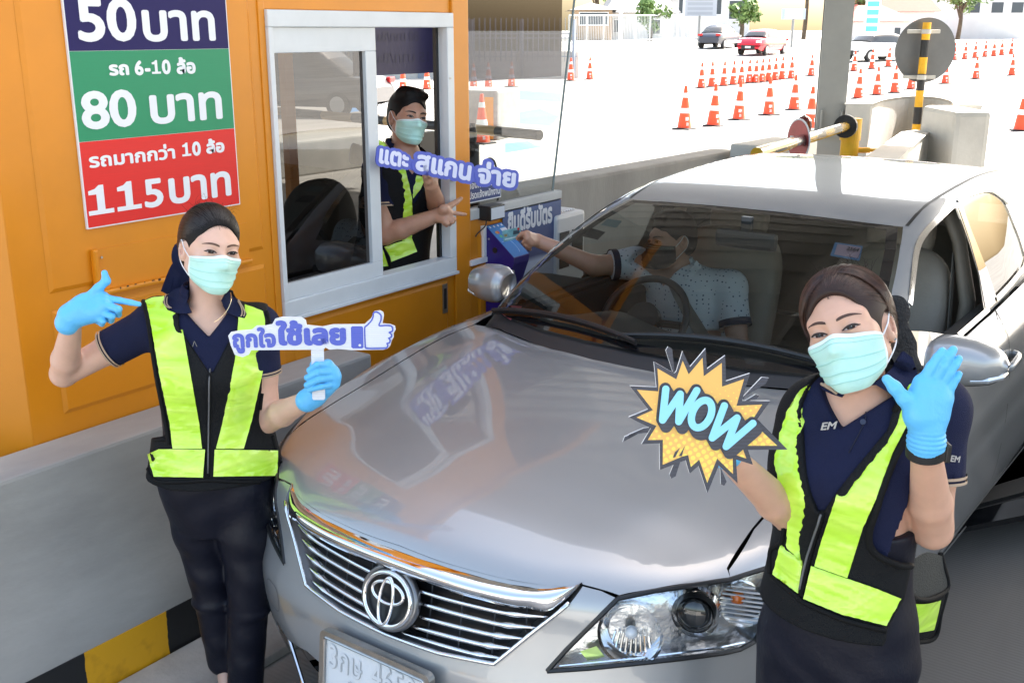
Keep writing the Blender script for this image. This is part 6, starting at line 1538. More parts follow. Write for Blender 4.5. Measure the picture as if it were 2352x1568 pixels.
def mask_on(tree, c, B, s, parent, ear_sides=(-1, 1), bulge=1., open_=.0):
    """pleated surgical mask over nose and chin with ear loops"""
    nu, nv = 41, 26; U = np.linspace(-1, 1, nu); Vv = np.linspace(0, 1, nv)
    R = np.zeros((nv, nu)); ph = U * RAD(66)
    ax = lambda f, z: (c + B @ (np.array([math.sin(f), -math.cos(f), 0]) * .3 * s + np.array([0, .01, z]) * s), Vector(B @ np.array([-math.sin(f), math.cos(f), 0])))
    zt = -.0100 - .012 * np.abs(U) ** 1.5 + .006 * np.exp(-(U / .16) ** 2); zb = -.119 + .034 * np.abs(U) ** 2.2
    Z = zt[None] + (zb - zt)[None] * Vv[:, None]
    for i in range(nv):
        for j in range(nu):
            o, d = ax(ph[j], Z[i, j]); h = tree.ray_cast(Vector(o), d); R[i, j] = .3 * s - h[3] if h[0] is not None else .05
    R[R < .045] = .045; R = np.minimum(R, .126 * s)
    M = R.copy()
    for _ in range(22):
        A = M.copy(); A[1:-1] = (M[:-2] + M[2:] + 2 * M[1:-1]) / 4; A[:, 1:-1] = (A[:, :-2] + A[:, 2:] + 2 * A[:, 1:-1]) / 4; M = np.maximum(A, R)
    cheek = np.abs(U)[None]
    M = M + (.0035 + .004 * np.sin(np.pi * np.clip(Vv, 0, 1))[:, None] * (1 - cheek ** 2)) * s
    # pleats: three folded steps
    pl = np.zeros((nv, 1))
    for v0 in (.42, .60, .76): pl[:, 0] += .0028 * s * np.clip((Vv - v0) / .02, 0, 1) * np.exp(-np.clip(Vv - v0, 0, 1) / .10)
    M = M + pl * (1 - cheek ** 6)
    dip = .0022 * s * np.exp(-((U[None] - .05) / .10) ** 2) * np.exp(-((Vv[:, None] - .55) / .12) ** 2); M = M + dip
    G = np.zeros((nv, nu, 3))
    for i in range(nv):
        for j in range(nu): G[i, j] = c + B @ (np.array([math.sin(ph[j]) * M[i, j] / s, -math.cos(ph[j]) * M[i, j] / s + .01, Z[i, j]]) * s)
    V = G.reshape(-1, 3); Fc = np.array([(i * nu + j, (i + 1) * nu + j, (i + 1) * nu + j + 1, i * nu + j + 1) for i in range(nv - 1) for j in range(nu - 1)])
    N = V - (c + B @ np.array([0, .02, -.05])); N /= np.linalg.norm(N, axis=1)[:, None]
    W, Gf, nf = solid(V, Fc, N, .0016 * s)
    fm = np.zeros(len(Gf), int)
    for t in range(nf):
        i, j = divmod(t, nu - 1)
        if i < 2 or j < 2 or j > nu - 4: fm[t] = 1
    mk_ = mk('face_mask', W, Gf, [MASK, MASKW], parent, fm=fm, auto=60)
    # stitched seam along the top and ear loops
    for q, row in ((0, 2), (0, 4)):
        mb = MB(); mb.tube(G[row, 2:-2] + N.reshape(nv, nu, 3)[row, 2:-2] * .0006, .0005 * s, 4); mb.build('mask_stitch', mat('stitch', (.30, .52, .47), .8), mk_)
    for row in (11, 16, 20):
        w = .004 * s * np.sin(np.linspace(0, math.pi, nu - 6)); mb = MB(); mb.tube(G[row, 3:-3] + N.reshape(nv, nu, 3)[row, 3:-3] * .0003 - B[:, 2] * (w * (.5 if row > 12 else -.2))[:, None], .0009 * s, 5); mb.build('pleat_shade_line', MPLEAT, mk_)  # thin darker lines put the shade of the folds into colour
    for q in ear_sides:
        j = 0 if q < 0 else nu - 1
        earp = c + B @ (np.array([q * .081, .018, .018]) * s); earb = c + B @ (np.array([q * .079, .026, -.034]) * s); rear = c + B @ (np.array([q * .080, .036, -.005]) * s)
        P = spline([G[1, j], (G[1, j] + earp) / 2 + B @ np.array([q * .003, 0, 0]), earp, rear, earb, (earb + G[-5, j]) / 2 + B @ np.array([q * .004, 0, 0]), G[-4, j]], 5)
        mb = MB(); mb.tube(P, .0016 * s, 6); mb.build('ear_loop', LOOP, mk_)
    return mk_
def strands(name, origins, tips, cx, R, m, parent, n, width=.0016, lift_=.002, seed=1, droop=0., jit=.006, wild=0):
    """fine hair laid from the hairline to the knot over the scalp"""
    r_ = random.Random(seed); V, Fc = [], []
    for k in range(n):
        o = origins[r_.randrange(len(origins))] + np.array([r_.gauss(0, jit) for _ in range(3)]); t_ = tips + np.array([r_.gauss(0, jit) for _ in range(3)])
        a = (o - cx); b = (t_ - cx); la, lb = np.linalg.norm(a), np.linalg.norm(b); ua, ub = a / la, b / lb; om = math.acos(max(-1, min(1, ua @ ub))); so = math.sin(om) or 1e-6
        ns = 12; lf = r_.uniform(.2, 1.) * lift_; ww = width * r_.uniform(.6, 1.3); ph_ = r_.uniform(0, 6)
        end = r_.uniform(.75, 1.)
        base = len(V)
        for i in range(ns):
            t = i / (ns - 1) * end; u = (math.sin((1 - t) * om) * ua + math.sin(t * om) * ub) / so
            p = cx + u * R(u) + u * (lf * math.sin(math.pi * min(1, t * 1.1)) + wild * r_.random() * t)
            tan = np.cross(u, np.cross(ub - ua, u)); sd_ = np.cross(u, tan); sd_ /= np.linalg.norm(sd_) + 1e-9
            w = ww * (1 - .7 * abs(2 * t - 1) ** 3); V += [p - sd_ * w * .5, p + u * w * .35, p + sd_ * w * .5]
        for i in range(ns - 1):
            q = base + i * 3; Fc += [(q, q + 1, q + 4, q + 3), (q + 1, q + 2, q + 5, q + 4)]
    return mk(name, V, Fc, m, parent, smooth=True)
def sdf_obj(name, S, res, m, parent, **k):
    V, F = S.mesh(res); return mk(name, V, F, m, parent, smooth=True, **k), bvh(V, F), V, F
def frame_from(up, fwd):
    """columns: the person's left, back, up"""
    z = np.array(up, float); z /= np.linalg.norm(z); y = -np.array(fwd, float); y -= z * (y @ z); y /= np.linalg.norm(y); x = np.cross(y, z); return np.stack([x, y, z], 1)
def loft_fn(c0, B, zs, cx, cy, rx, ry, off=0., p=2.3):
    """torso: oval sections along an axis; zs measured up from c0"""
    def f(P):
        q = (P - c0) @ B; z = q[..., 2]; a = cub(z, zs, rx) + off; b = cub(z, zs, ry) + off; u = np.abs((q[..., 0] - cub(z, zs, cx)) / a); v = np.abs((q[..., 1] - cub(z, zs, cy)) / b)
        d = ((u ** p + v ** p + 1e-9) ** (1 / p) - 1) * np.minimum(a, b)
        return np.maximum(d, np.maximum(z - zs[-1], zs[0] - z) - off)
    r = max(max(rx), max(ry)) + abs(off) + .05
    ends = np.array([c0 + B @ np.array([0, 0, zs[0]]), c0 + B @ np.array([0, 0, zs[-1]])])
    return f, ends.min(0) - r, ends.max(0) + r
def hand(S, wrist, fingers, thumb, rp=.0155, rf=(.0105, .0095, .0085, .0072), palm_n=None, k=.006, scale=1.):
    """five separate fingers on a palm; every chain starts at its knuckle"""
    rf = [r * scale for r in rf]
    mc = [np.array(f[0]) for f in fingers]; w = np.array(wrist)
    side = mc[0] - mc[-1]; side /= np.linalg.norm(side)
    for i, m_ in enumerate(mc):
        ws = w + side * (.012 - .008 * i) * scale
        S.cone(ws, m_, rp * .95 * scale, rp * .78 * scale, .012)
        if i: S.cone(mc[i - 1], m_, rp * .72 * scale, rp * .72 * scale, .008)
    for i, f in enumerate(fingers):
        g = (.96, 1.02, .98, .86)[i]
        S.chain(f, [rf[0] * g * 1.08] + [rf[min(j, 3)] * g for j in range(1, len(f))], .0035 if k is None else k)
    th = [np.array(t) for t in thumb]
    S.cone(w + side * .006, th[0], rp * scale, rp * .95 * scale, .012); S.cone(th[0], mc[0], rp * .9 * scale, rp * .7 * scale, .014)
    S.chain(th, [.0150 * scale, .0125 * scale, .0112 * scale, .0085 * scale][:len(th)], .006)
    return S
# ================================================================== the people
def ribbon_bow(name, pts_list, w, m, parent, thick=.0025, nrm=None):
    """folded cloth bands through points"""
    mb = MB()
    for pts, ww in pts_list:
        P = spline(pts, 6); T, N, Bn = frames(P)
        nn = -FW if nrm is None else nrm
        S_ = np.cross(T, nn); S_ /= np.linalg.norm(S_, axis=1)[:, None] + 1e-9; k = len(P); wv = np.interp(np.linspace(0, 1, k), np.linspace(0, 1, len(ww)), ww)[:, None]
        c_ = np.cross(S_, T); curl = (np.sin(np.linspace(0, 7, k)) * .004)[:, None]
        rows = [P - S_ * wv * .5 + c_ * curl, P - S_ * wv * .2 + c_ * .003, P + S_ * wv * .2 - c_ * .002, P + S_ * wv * .5 - c_ * curl]
        V = np.concatenate(rows); Fc = [(r * k + i, r * k + i + 1, (r + 1) * k + i + 1, (r + 1) * k + i) for r in range(3) for i in range(k - 1)]
        W, G, _ = solid(V, Fc, np.tile(c_, (4, 1)), thick); mb.add(W, G)
    return mb.build(name, m, parent, auto=50)
def hair_cap(c, B, s, m, parent, cut=(0, -.108, -.028), cutr=(.086, .090, .117), vol=1., bun=True, low=-.05, res=.0032, extra=None, ears=True):
    S = Sdf(); L = lambda *p: c + B @ (np.array(p) * s)
    S.ell(L(0, .024, .036), B, np.array((.0815 * vol, .103 * vol, .093 * vol)) * s, .02)
    S.ell(L(0, .045, -.02), B, np.array((.072, .075, .065)) * s, .03)
    if bun: S.ell(L(0, .13, .015), B, np.array((.043, .036, .043)) * s, .012)
    if extra: extra(S, L, B, s)
    S.ell(L(*cut), B, np.array(cutr) * s, .006, True)
    if ears:
        for q in (-1, 1): S.ell(L(q * .083, .006, -.014), B, np.array((.020, .028, .036)) * s, .006, True)
    V, F = S.mesh(res)
    # slight combed waviness
    o = mk('hair', V, F, m, parent, smooth=True)
    return o, bvh(V, F), L
def cap_R(tree, cx, body=None):
    def R(u):
        r = 0.
        for t, e in ((tree, 0.), (body, .0012)):
            h = t.ray_cast(Vector(cx + u * .3), Vector(-u)) if t else (None,)
            if h[0] is not None: r = max(r, .3 - h[3] + e)
        return r or .09
    return R
def hairline(L, zf=.080, n=90, side=.066, zs=.0):
    out = []; r_ = random.Random(2)
    for t in np.linspace(-1, 1, n):
        a = t * RAD(100); zf_ = zf + r_.uniform(-.007, .004); out.append(L(math.sin(a) * .078, .02 - math.cos(a) * .092, zf_ - (zf_ - zs) * abs(t) ** 2.2))
    return out
def flyaways(name, L, B, cx, R, m, parent, n, seed, zf=.07):
    r_ = random.Random(seed); mb = MB()
    for k in range(n):
        a = r_.uniform(-1.5, 1.5); u = B @ np.array([math.sin(a) * .7, math.cos(a) * .5 * r_.uniform(.0, 1), r_.uniform(.6, 1)]); u /= np.linalg.norm(u)
        p = cx + u * R(u); d = B @ np.array([r_.gauss(0, .6), r_.gauss(.2, .5), r_.uniform(.2, 1)]); d /= np.linalg.norm(d); l = r_.uniform(.015, .05)
        mb.tube([p, p + d * l * .5 + u * .004, p + d * l + B @ np.array([0, 0, -.008])], [.00035, .0003, .0001], 3)
    mb.build(name, m, parent)
def clothes(parent, core, sleeves, cuts, trousers, vest, res=.0055, polo_m=NAVY):
    """shirt, vest and trousers as shells over the body; returns their ray trees"""
    S = Sdf()
    for f in core: f(S, .012)
    for a, b, ra, rb in sleeves: S.cone(a, b, ra, rb, .03)
    for k_ in cuts: k_(S)
    D, ax = S.grid(res); S.eval(D, ax)
    X, Y, Z = np.meshgrid(*ax, indexing='ij'); P = np.stack([X, Y, Z], -1)
    for a, b, ra, rb in sleeves:       # open sleeve ends
        d = (b - a) / np.linalg.norm(b - a); t = (P - b) @ d; q = P - a - ((P - a) @ d)[..., None] * d; rad = np.sqrt((q * q).sum(-1))
        near = (rad < rb * 1.9) & (t > -.03)
        D = np.where(near, np.maximum(D, t), D); D = np.where(near & (rad < rb * 1.2), np.maximum(D, -np.maximum(rad - (rb - .006), -.02 - t)), D)
    for fn in vest['neck']: D = np.maximum(D, fn(P))
    Vp, Fp = nets(D, ax); polo = mk('polo_shirt', Vp, Fp, polo_m, parent, smooth=True)
    S2_ = Sdf()
    for f in core: f(S2_, .012)
    D2, _ = S2_.grid(res, lo=[a[0] for a in ax], hi=[a[-1] for a in ax]); D2 = D2[:len(ax[0]), :len(ax[1]), :len(ax[2])]
    S2_.eval(D2, ax)
    if vest.get('flare'): D2 = np.minimum(D2, vest['flare'](P))
    D2 = D2 - .010
    for fn in vest['cut']: D2 = np.maximum(D2, fn(P))
    for poly, sc in vest.get('open', ()):
        i = np.argwhere(np.abs(D2) < .03); Q = P[i[:, 0], i[:, 1], i[:, 2]]; d = Q - CAMP; z = d @ FW; uv = np.column_stack([GW / 2 + FOC * (d @ RT) / z, GH / 2 - FOC * (d @ UPV) / z])
        poly = np.array(poly, float); sd_ = edge_dist(uv, poly) * sc * np.where(inside(uv, poly), 1, -1); D2[i[:, 0], i[:, 1], i[:, 2]] = np.maximum(D2[i[:, 0], i[:, 1], i[:, 2]], sd_)
    Vv, Fv = nets(D2, ax); vo = mk('safety_vest', Vv, Fv, VMESH, parent, smooth=True)
    TU = bvh(np.vstack([Vp, Vv]), np.vstack([Fp, Fv + len(Vp)]))
    return polo, bvh(Vp, Fp), vo, bvh(Vv, Fv), TU
def offset_px(tree, pts, off, fb=None):
    P, N = cast(tree, pts, fb); return P + N * off
def tube_px(name, tree, pts, r, m, parent, off=.002, fb=None, n=6):
    P = offset_px(tree, spline(pts, 5), off, fb); mb = MB(); mb.tube(P, r, n); return mb.build(name, m, parent, smooth=True)
def neck_band(L, s, parent):
    """standing part of the collar, open at the throat"""
    t = np.linspace(RAD(-28), RAD(208), 30); rows = [[L(math.cos(a) * r, .030 + math.sin(a) * r * .95, z + .014 * math.sin(a)) for a in t] for r, z in ((.066, -.158), (.060, -.140), (.056, -.118), (.060, -.117), (.068, -.135))]
    k = len(t); V = np.array(rows).reshape(-1, 3); mk('collar_band', V, [(r * k + i, r * k + i + 1, (r + 1) * k + i + 1, (r + 1) * k + i) for r in range(4) for i in range(k - 1)], NAVY, parent, smooth=True)
def hull(core, c, L, s, nek):
    """closed shoulders and neck that a collar can lie on"""
    S = Sdf()
    for f in core: f(S, .022)
    S.cone(L(0, .024, -.07), nek, .056 * s, .062 * s, .035); V, F = S.mesh(.006); return bvh(V, F)
def hem_bands(a, b, rb, parent, name='sleeve_stripe', n=2, gap=.009, w=.005, m=BEIGE, fl=1.):
    d = (b - a) / np.linalg.norm(b - a); o = None
    for i in range(n):
        p = b - d * (.004 + gap * i); V, Fc = tube_mesh([p - d * w / 2, p + d * w / 2], rb + .0035, 28, cap=False); W, G, _ = solid(V, Fc, V * 0, .0); mk(name, V, Fc, m, parent, smooth=True)

# ------------------------------------------------------------------ woman at the booth
h0 = 2.993
c, B, s = np.array([-2.407, 1.94, 1.476]), np.array([[0.3431, -0.9388, 0.0315], [0.9215, 0.3429, 0.1822], [-0.1818, -0.0335, 0.9828]]), .98
W1 = thing('person', 'woman in neon vest beside the orange booth, one gloved finger pointing, holding up a stick', 'person', (-2.44, 1.94, 0))
pel, nek = at(497, 1092, h=h0), at(476, 716, h=h0); up = (nek - pel) / np.linalg.norm(nek - pel); TB = frame_from(up, CAMP * (1, 1, 0) - pel * (1, 1, 0)); HL_ = np.linalg.norm(nek - pel)
zs = np.array([-.16, -.06, 0, .12, .24, .34, .42, .475, .53]) * HL_ / .50
LF = dict(zs=zs, cx=[0] * 9, cy=[.004, .006, .004, 0, -.004, -.010, .004, .012, .016], rx=[.09, .150, .160, .130, .134, .142, .140, .115, .056], ry=[.07, .104, .106, .088, .094, .108, .090, .070, .050])
sR, eR, wR = at(368, 738, h=h0), at(146, 858, h=h0 - .02), at(165, 742, h=h0 - .17)
sL, eL, wL = at(590, 752, h=h0), at(616, 965, h=h0 + .0), at(712, 916, h=h0 - .17)
hR, kR, aR = at(442, 1120, h=h0), at(480, 1310, h=h0 + .02), at(516, 1512, h=h0 + .03)
hL, kL, aL = at(556, 1120, h=h0), at(572, 1330, h=h0 - .03), at(563, 1590, h=h0 - .04)
def core1(S, off): S.fn(*loft_fn(pel, TB, LF['zs'], LF['cx'], LF['cy'], LF['rx'], LF['ry'], off), .02)
def sho1(S, off):
    S.cone(pel + TB @ np.array([0, .012, HL_ * .88]), sR, .062 + off, .052 + off, .03); S.cone(pel + TB @ np.array([0, .012, HL_ * .88]), sL, .062 + off, .052 + off, .03)
S = Sdf(); core1(S, -.006); sho1(S, -.006)
L = head_prims(S, c, B, s, neck=nek - up * .01)
S.chain([sR, sR + (eR - sR) * .5, eR], [.044, .042, .037], .02); S.chain([eR, eR + (wR - eR) * .3, wR], [.037, .039, .0255], .012)
S.chain([sL, sL + (eL - sL) * .5, eL], [.044, .041, .036], .02); S.chain([eL, eL + (wL - eL) * .35, wL], [.036, .038, .0245], .012)
for a, b, d in ((hR, kR, aR), (hL, kL, aL)): S.chain([a, b, d], [.058, .044, .030], .02); S.cone(d, d + np.array([.06, -.05, -.075]), .028, .022, .02)
g1 = at(205, 705, h=h0 - .18); S.cone(wR, g1, .024, .022, .01); g2 = at(742, 872, h=h0 - .19); S.cone(wL, g2, .023, .022, .01)
V, F = S.mesh(.0045); bo = mk('body', V, F, SKIN_F, W1, smooth=True); T1 = bvh(V, F)
face(T1, c, B, s, W1, up=.0050, dn=.0040)
mask_on(T1, c, B, s, W1)
hc, ht, HLc = hair_cap(c, B, s, HAIRB, W1)
cx = HLc(0, .02, .03); R1 = cap_R(ht, cx, T1)
strands('hair_strands', hairline(HLc), HLc(.0, .128, .02), cx, R1, HAIRB2, W1, 420, seed=3, lift_=.003, jit=.005)
strands('hair_strands', hairline(HLc, zf=.072, zs=-.008), HLc(.0, .128, .02), cx, R1, HAIRB2, W1, 330, seed=4, lift_=.002, jit=.004, width=.0011)
flyaways('loose_hair', HLc, B, cx, R1, HAIRB, W1, 26, 5)
q = lambda u, v, dh=.05: at(u, v, h=h0 + dh)
ribbon_bow('hair_bow', [([q(436, 570), q(424, 590), q(409, 618), q(398, 650), q(388, 678)], [.02, .035, .045, .05, .055]), ([q(440, 560), q(415, 575), q(412, 600), q(430, 612), q(446, 600)], [.03, .05, .04, .05, .03]), ([q(432, 600), q(420, 628), q(414, 660), q(410, 685)], [.03, .05, .05, .05])], 0, NAVY, W1)
# shirt, vest, trousers
vq = lambda P: (P - pel) @ TB
def vneck(P):        # open collar
    Q = vq(P); return -np.maximum(np.abs(Q[..., 0]) - .050 * np.clip((Q[..., 2] - HL_ * .89) / (HL_ * .11), 0, 1.5), np.maximum(Q[..., 1] - .02, HL_ * .89 - Q[..., 2]))
def vcut1(P):
    Q = vq(P); return -np.maximum(np.abs(Q[..., 0]) - (.008 + .070 * np.clip((Q[..., 2] - HL_ * .73) / (HL_ * .22), 0, 1)), np.maximum(Q[..., 1] - .03, HL_ * .72 - Q[..., 2]))
def vside1(P):
    Q = vq(P); lim = np.interp(Q[..., 2] / HL_, [-.2, .50, .60, .80, .92, 1.05], [.35, .30, .150, .152, .166, .185]); return np.abs(Q[..., 0]) - lim
def vbot1(P):
    Q = vq(P); return (.012 - Q[..., 2])
def flare1(P):
    Q = vq(P); f = np.clip((.30 - Q[..., 2]) / .3, 0, 1); a = .150 + .036 * f ** 2; b = .105 + .03 * f ** 2
    d = (np.sqrt((Q[..., 0] / a) ** 2 + ((Q[..., 1] - .003) / b) ** 2) - 1) * .1
    return np.maximum(d, np.maximum(Q[..., 2] - .22, -.2 - Q[..., 2]))
slR, slL = sR + (eR - sR) * .54, sL + (eL - sL) * .49
po, TP, ve, TV, TU = clothes(W1, [core1, sho1], [(sR, slR, .060, .056), (sL, slL, .060, .054)], [], None, dict(neck=[vneck, lambda P: .015 - vq(P)[..., 2]], cut=[vcut1, vside1, vbot1], flare=flare1, open=[([(200, 640), (322, 660), (326, 692), (338, 736), (357, 861), (375, 955), (380, 1000), (345, 1006), (250, 1012)], .0012), ([(618, 690), (613, 716), (618, 760), (614, 843), (604, 925), (612, 978), (640, 994), (720, 996), (720, 690)], .0012)]))
hem_bands(sR, slR, .056, po); hem_bands(sL, slL, .054, po)
S = Sdf(); S.fn(*loft_fn(pel, TB, zs[:5], [0] * 5, [.004, .006, .004, 0, 0], np.array([.10, .150, .166, .14, .14]), np.array([.085, .108, .114, .1, .1]), .006), .02)
for a, b, d in ((hR, kR, aR), (hL, kL, aL)): S.chain([a, a + (b - a) * .5, b, d], [.090, .080, .064, .054], .022)
for e0, dd in ((kL, .012), (kR, .010)): S.ell(e0 + np.array([0, 0, -.10]), np.eye(3), (.06, .06, .012), .02)
V, F = S.mesh(.0055)
# soft folds at hip and knee
wv = np.sin(V[:, 2] * 55 + V[:, 0] * 30) * np.exp(-((V[:, 2] - .47) / .10) ** 2) + .7 * np.sin(V[:, 2] * 48 - V[:, 0] * 42) * np.exp(-((V[:, 2] - .72) / .06) ** 2) + .8 * np.sin(V[:, 2] * 60 + V[:, 0] * 20) * np.exp(-((V[:, 2] - .2) / .1) ** 2)
V = V + (-FH * .0035)[None] * wv[:, None]
mk('trousers', V, F, PANTS, W1, smooth=True)
for d in (aR, aL):
    f = d + np.array([.045, -.04, -.055]); bm = bmesh.new(); bmesh.ops.create_uvsphere(bm, u_segments=20, v_segments=12, radius=1.); Vs = np.array([v.co[:] for v in bm.verts]); Fs = [tuple(v.index for v in f_.verts) for f_ in bm.faces]; bm.free()
    fx_ = np.array([.77, -.64, 0]); fy_ = np.array([.64, .77, 0])
    mk('shoe', np.array([f[0], f[1], .035]) + np.outer(Vs[:, 0] * .115, fx_) + np.outer(Vs[:, 1] * .042, fy_) + np.outer(Vs[:, 2] * .033, (0, 0, 1)), Fs, BLACK, W1, smooth=True)
# collar with beige edge, placket
col_l = [(428, 655), (421, 672), (426, 690), (440, 718), (425, 720), (408, 719), (388, 712), (376, 703), (374, 692), (380, 680), (402, 664)]
col_r = [(524, 668), (534, 679), (546, 690), (558, 705), (566, 719), (563, 730), (548, 728), (523, 718), (514, 702), (510, 690), (516, 680)]
TC = hull([core1, sho1], c, L, s, nek); cl = patch('collar', TC, col_l, NAVY, po, off=.006, thick=.005, step=4, fallback=h0 - .03, it=4); cr = patch('collar', TC, col_r, NAVY, po, off=.006, thick=.005, step=4, fallback=h0 - .03, it=4)
for dx in (3.2, 9.):
    tube_px('collar_stripe', TC, [(378 + dx, 682), (374.5 + dx, 693), (377 + dx, 704), (389 + dx * .8, 712 - dx * .15)], .0020, BEIGE, cl, off=.0075, fb=h0)
    tube_px('collar_stripe', TC, [(548 - dx * .6, 694 - dx * .1), (560 - dx * .6, 708), (567 - dx, 721), (564 - dx, 729)], .0020, BEIGE, cr, off=.0075, fb=h0)
neck_band(L, s, po)
patch('placket', TV, [(470, 742), (486, 742), (488, 806), (478, 806)], NAVY, po, off=.002, step=6, fallback=h0)
for v_ in (760, 785):
    P, N = cast(TV, [(479, v_)], h0); MB().disc(P[0] + N[0] * .006, N[0], .0045, 14, .002).build('button', mat('button_navy', (.03, .035, .07), .3), po)
mb = MB(); P = spline([at(530, 672, h=h0 - .05), at(531, 690, h=h0 - .085), at(522, 712, h=h0 - .10), at(505, 731, h=h0 - .108), at(492, 739, h=h0 - .11)], 6); mb.tube(P, .0011, 5); mb.build('necklace', mat('gold_chain', (.75, .62, .40), .25, metal=1.), W1)
st = dict(off=.0045, thick=.0012, step=7, fallback=h0, wave=.0012)
NEONL = [(333, 690), (354, 682), (377, 679), (377, 700), (385, 712), (409, 721), (419, 753), (438, 861), (458, 975), (464, 1030), (396, 1030), (390, 975), (366, 861), (345, 736)]
NEONR = [(562, 698), (585, 706), (604, 714), (609, 736), (606, 843), (580, 960), (560, 1030), (496, 1030), (510, 975), (540, 825), (548, 728), (563, 731)]
patch('reflective_strip', TV, NEONL, NEON, ve, **st); patch('reflective_strip', TV, NEONR, NEON, ve, **st)
st2 = dict(st, off=.0062)
patch('reflective_strip', TV, [(338, 1043), (364, 1031), (471, 1032), (466, 1096), (353, 1094)], NEON, ve, **st2); patch('reflective_strip', TV, [(493, 1032), (639, 1034), (637, 1092), (490, 1094)], NEON, ve, **st2)
for pts, r in (([(480, 812), (480, 900), (478, 1000), (477, 1094)], .006), ([(330, 692), (341, 736), (360, 861), (382, 975), (388, 1020)], .007), ([(612, 716), (617, 760), (612, 843), (596, 940)], .007), ([(415, 722), (440, 762), (478, 808)], .005), ([(545, 728), (520, 765), (486, 806)], .005), ([(335, 1040), (352, 1100), (420, 1106), (478, 1102), (560, 1106), (640, 1098), (655, 1020), (640, 1000)], .006), ([(318, 1022), (336, 1012), (384, 1008)], .006)):
    tube_px('vest_binding', TV, pts, r, BIND, ve, off=.001, fb=h0)
tube_px('zip', TV, [(480, 815), (480, 900), (478, 1085)], .0022, mat('zip_grey', (.12, .12, .125), .4), ve, off=.008, fb=h0)
P, N = cast(TV, [(481, 825)], h0); MB().obox(P[0] + N[0] * .011, [RT, FH, (0, 0, 1)], (.004, .002, .012), bev=.001).build('zip_pull', STEEL, ve)
mb_t = text2d('A', .0)
P, N = cast(TV, [(440, 797)], h0); X_ = RT; text_on('vest_mark', 'Λ', P[0] + N[0] * .003, RT, np.cross(-FH, RT) * -1 if False else np.array([0, 0, 1.]), mat('thread_grey', (.16, .155, .14), .6), ve, size=.022, bold=.0, lift=.001)
# gloves: a pointing right hand and a left hand closed round the stick
hp = h0 - .175
Hh = lambda u, v, d=0.: at(u, v, h=hp + d)
S = Sdf()
hand(S, Hh(163, 730), [[Hh(236, 684), Hh(275, 690, -.005), Hh(300, 694.5, -.01), Hh(319, 698.5, -.012)], [Hh(243, 700, -.012), Hh(272, 710, -.028), Hh(272, 722, .0), Hh(250, 718, .012)], [Hh(233, 716, -.010), Hh(257, 726, -.028), Hh(255, 736, -.0), Hh(236, 728, .012)], [Hh(218, 726, -.004), Hh(237, 737, -.022), Hh(234, 744, .0), Hh(220, 736, .010)]],
     [Hh(198, 690, .0), Hh(226, 662, .0), Hh(244, 645, .0), Hh(240, 627, 0)], rp=.0185, k=.003)
S.cone(Hh(160, 722), Hh(185, 705), .028, .029, .02); S.cone(Hh(170, 724, 0), Hh(215, 715, .0), .026, .023, .02)
S.cone(Hh(160, 728), at(156, 741, h=hp + .004), .029, .034, .012)
V, F = S.mesh(.0022); gl1 = mk('glove', V, F, GLOVE, W1, smooth=True)
hp2 = h0 - .21
Hs = lambda u, v, d=0.: at(u, v, h=hp2 + d)
S = Sdf()
fg_ = []
for i, (mc, pp, tp_) in enumerate(((((752, 839), (728, 838), (711, 850))), ((765, 853), (731, 854.5), (706, 867)), ((770, 866), (733, 871), (705, 884)), ((768, 882), (738, 888), (711, 895)))):
    fg_.append([Hs(*mc, .012), Hs(*pp, -.024), Hs(*tp_, -.014), Hs(tp_[0] + 9, tp_[1] + 2, .014)])
hand(S, Hs(722, 908, .038), fg_, [Hs(735, 885, .034), Hs(726, 855, .036), Hs(722, 838, .03), Hs(726, 822, .022)], rp=.018, k=.003)
S.cone(Hs(747, 880, .030), Hs(759, 860, .026), .022, .022, .02); S.cone(Hs(722, 908, .036), Hs(747, 882, .032), .025, .024, .02)
S.cone(Hs(724, 908, .036), at(706, 919, h=hp2 + .04), .028, .033, .012)
V, F = S.mesh(.0022); mk('glove', V, F, GLOVE, W1, smooth=True)

# ------------------------------------------------------------------ woman in front of the car
h0 = 2.0
c, B, s = np.array([-0.630, 2.018, 1.505]), np.array([[0.9163, -0.0023, -0.4005], [0.086, 0.9778, 0.1911], [0.3911, -0.2096, 0.8962]]), .98
W2 = thing('person', 'woman in neon vest waving an open blue glove in front of the car mirror', 'person', (-.58, 2.0, 0))
pel, nek = at(1926, 1425, h=h0), at(1974, 908, h=h0 + .01); up = (nek - pel) / np.linalg.norm(nek - pel); TB = frame_from(up, CAMP * (1, 1, 0) - pel * (1, 1, 0) + RT * -1.05); HL_ = np.linalg.norm(nek - pel)
zs = np.array([-.16, -.06, 0, .12, .24, .34, .42, .475, .53]) * HL_ / .50
LF = dict(zs=zs, cx=[0] * 9, cy=[.004, .006, .004, 0, -.004, -.012, .004, .012, .016], rx=[.09, .140, .146, .122, .128, .138, .138, .113, .056], ry=[.07, .100, .104, .090, .098, .112, .092, .070, .050])
pel2, TB2, HL2, LF2 = pel, TB, HL_, LF
sR, eR, wR = at(1884, 946, h=h0 + .06), at(1826, 1196, h=h0 + .02), at(1662, 1036, h=h0 - .12)
sL, eL, wL = at(2146, 940, h=h0 - .02), at(2142, 1215, h=h0 - .07), at(2127, 1030, h=h0 - .215)
hR, kR, aR = pel + TB @ np.array([-.085, 0, -.06]), pel + TB @ np.array([-.085, -.0, -.45]), pel * (1, 1, 0) + np.array([-.08, .0, .08])
hL, kL, aL = pel + TB @ np.array([.085, 0, -.06]), pel + TB @ np.array([.085, -.0, -.45]), pel * (1, 1, 0) + np.array([.08, .0, .08])
def core2(S, off): S.fn(*loft_fn(pel2, TB2, LF2['zs'], LF2['cx'], LF2['cy'], LF2['rx'], LF2['ry'], off), .02)
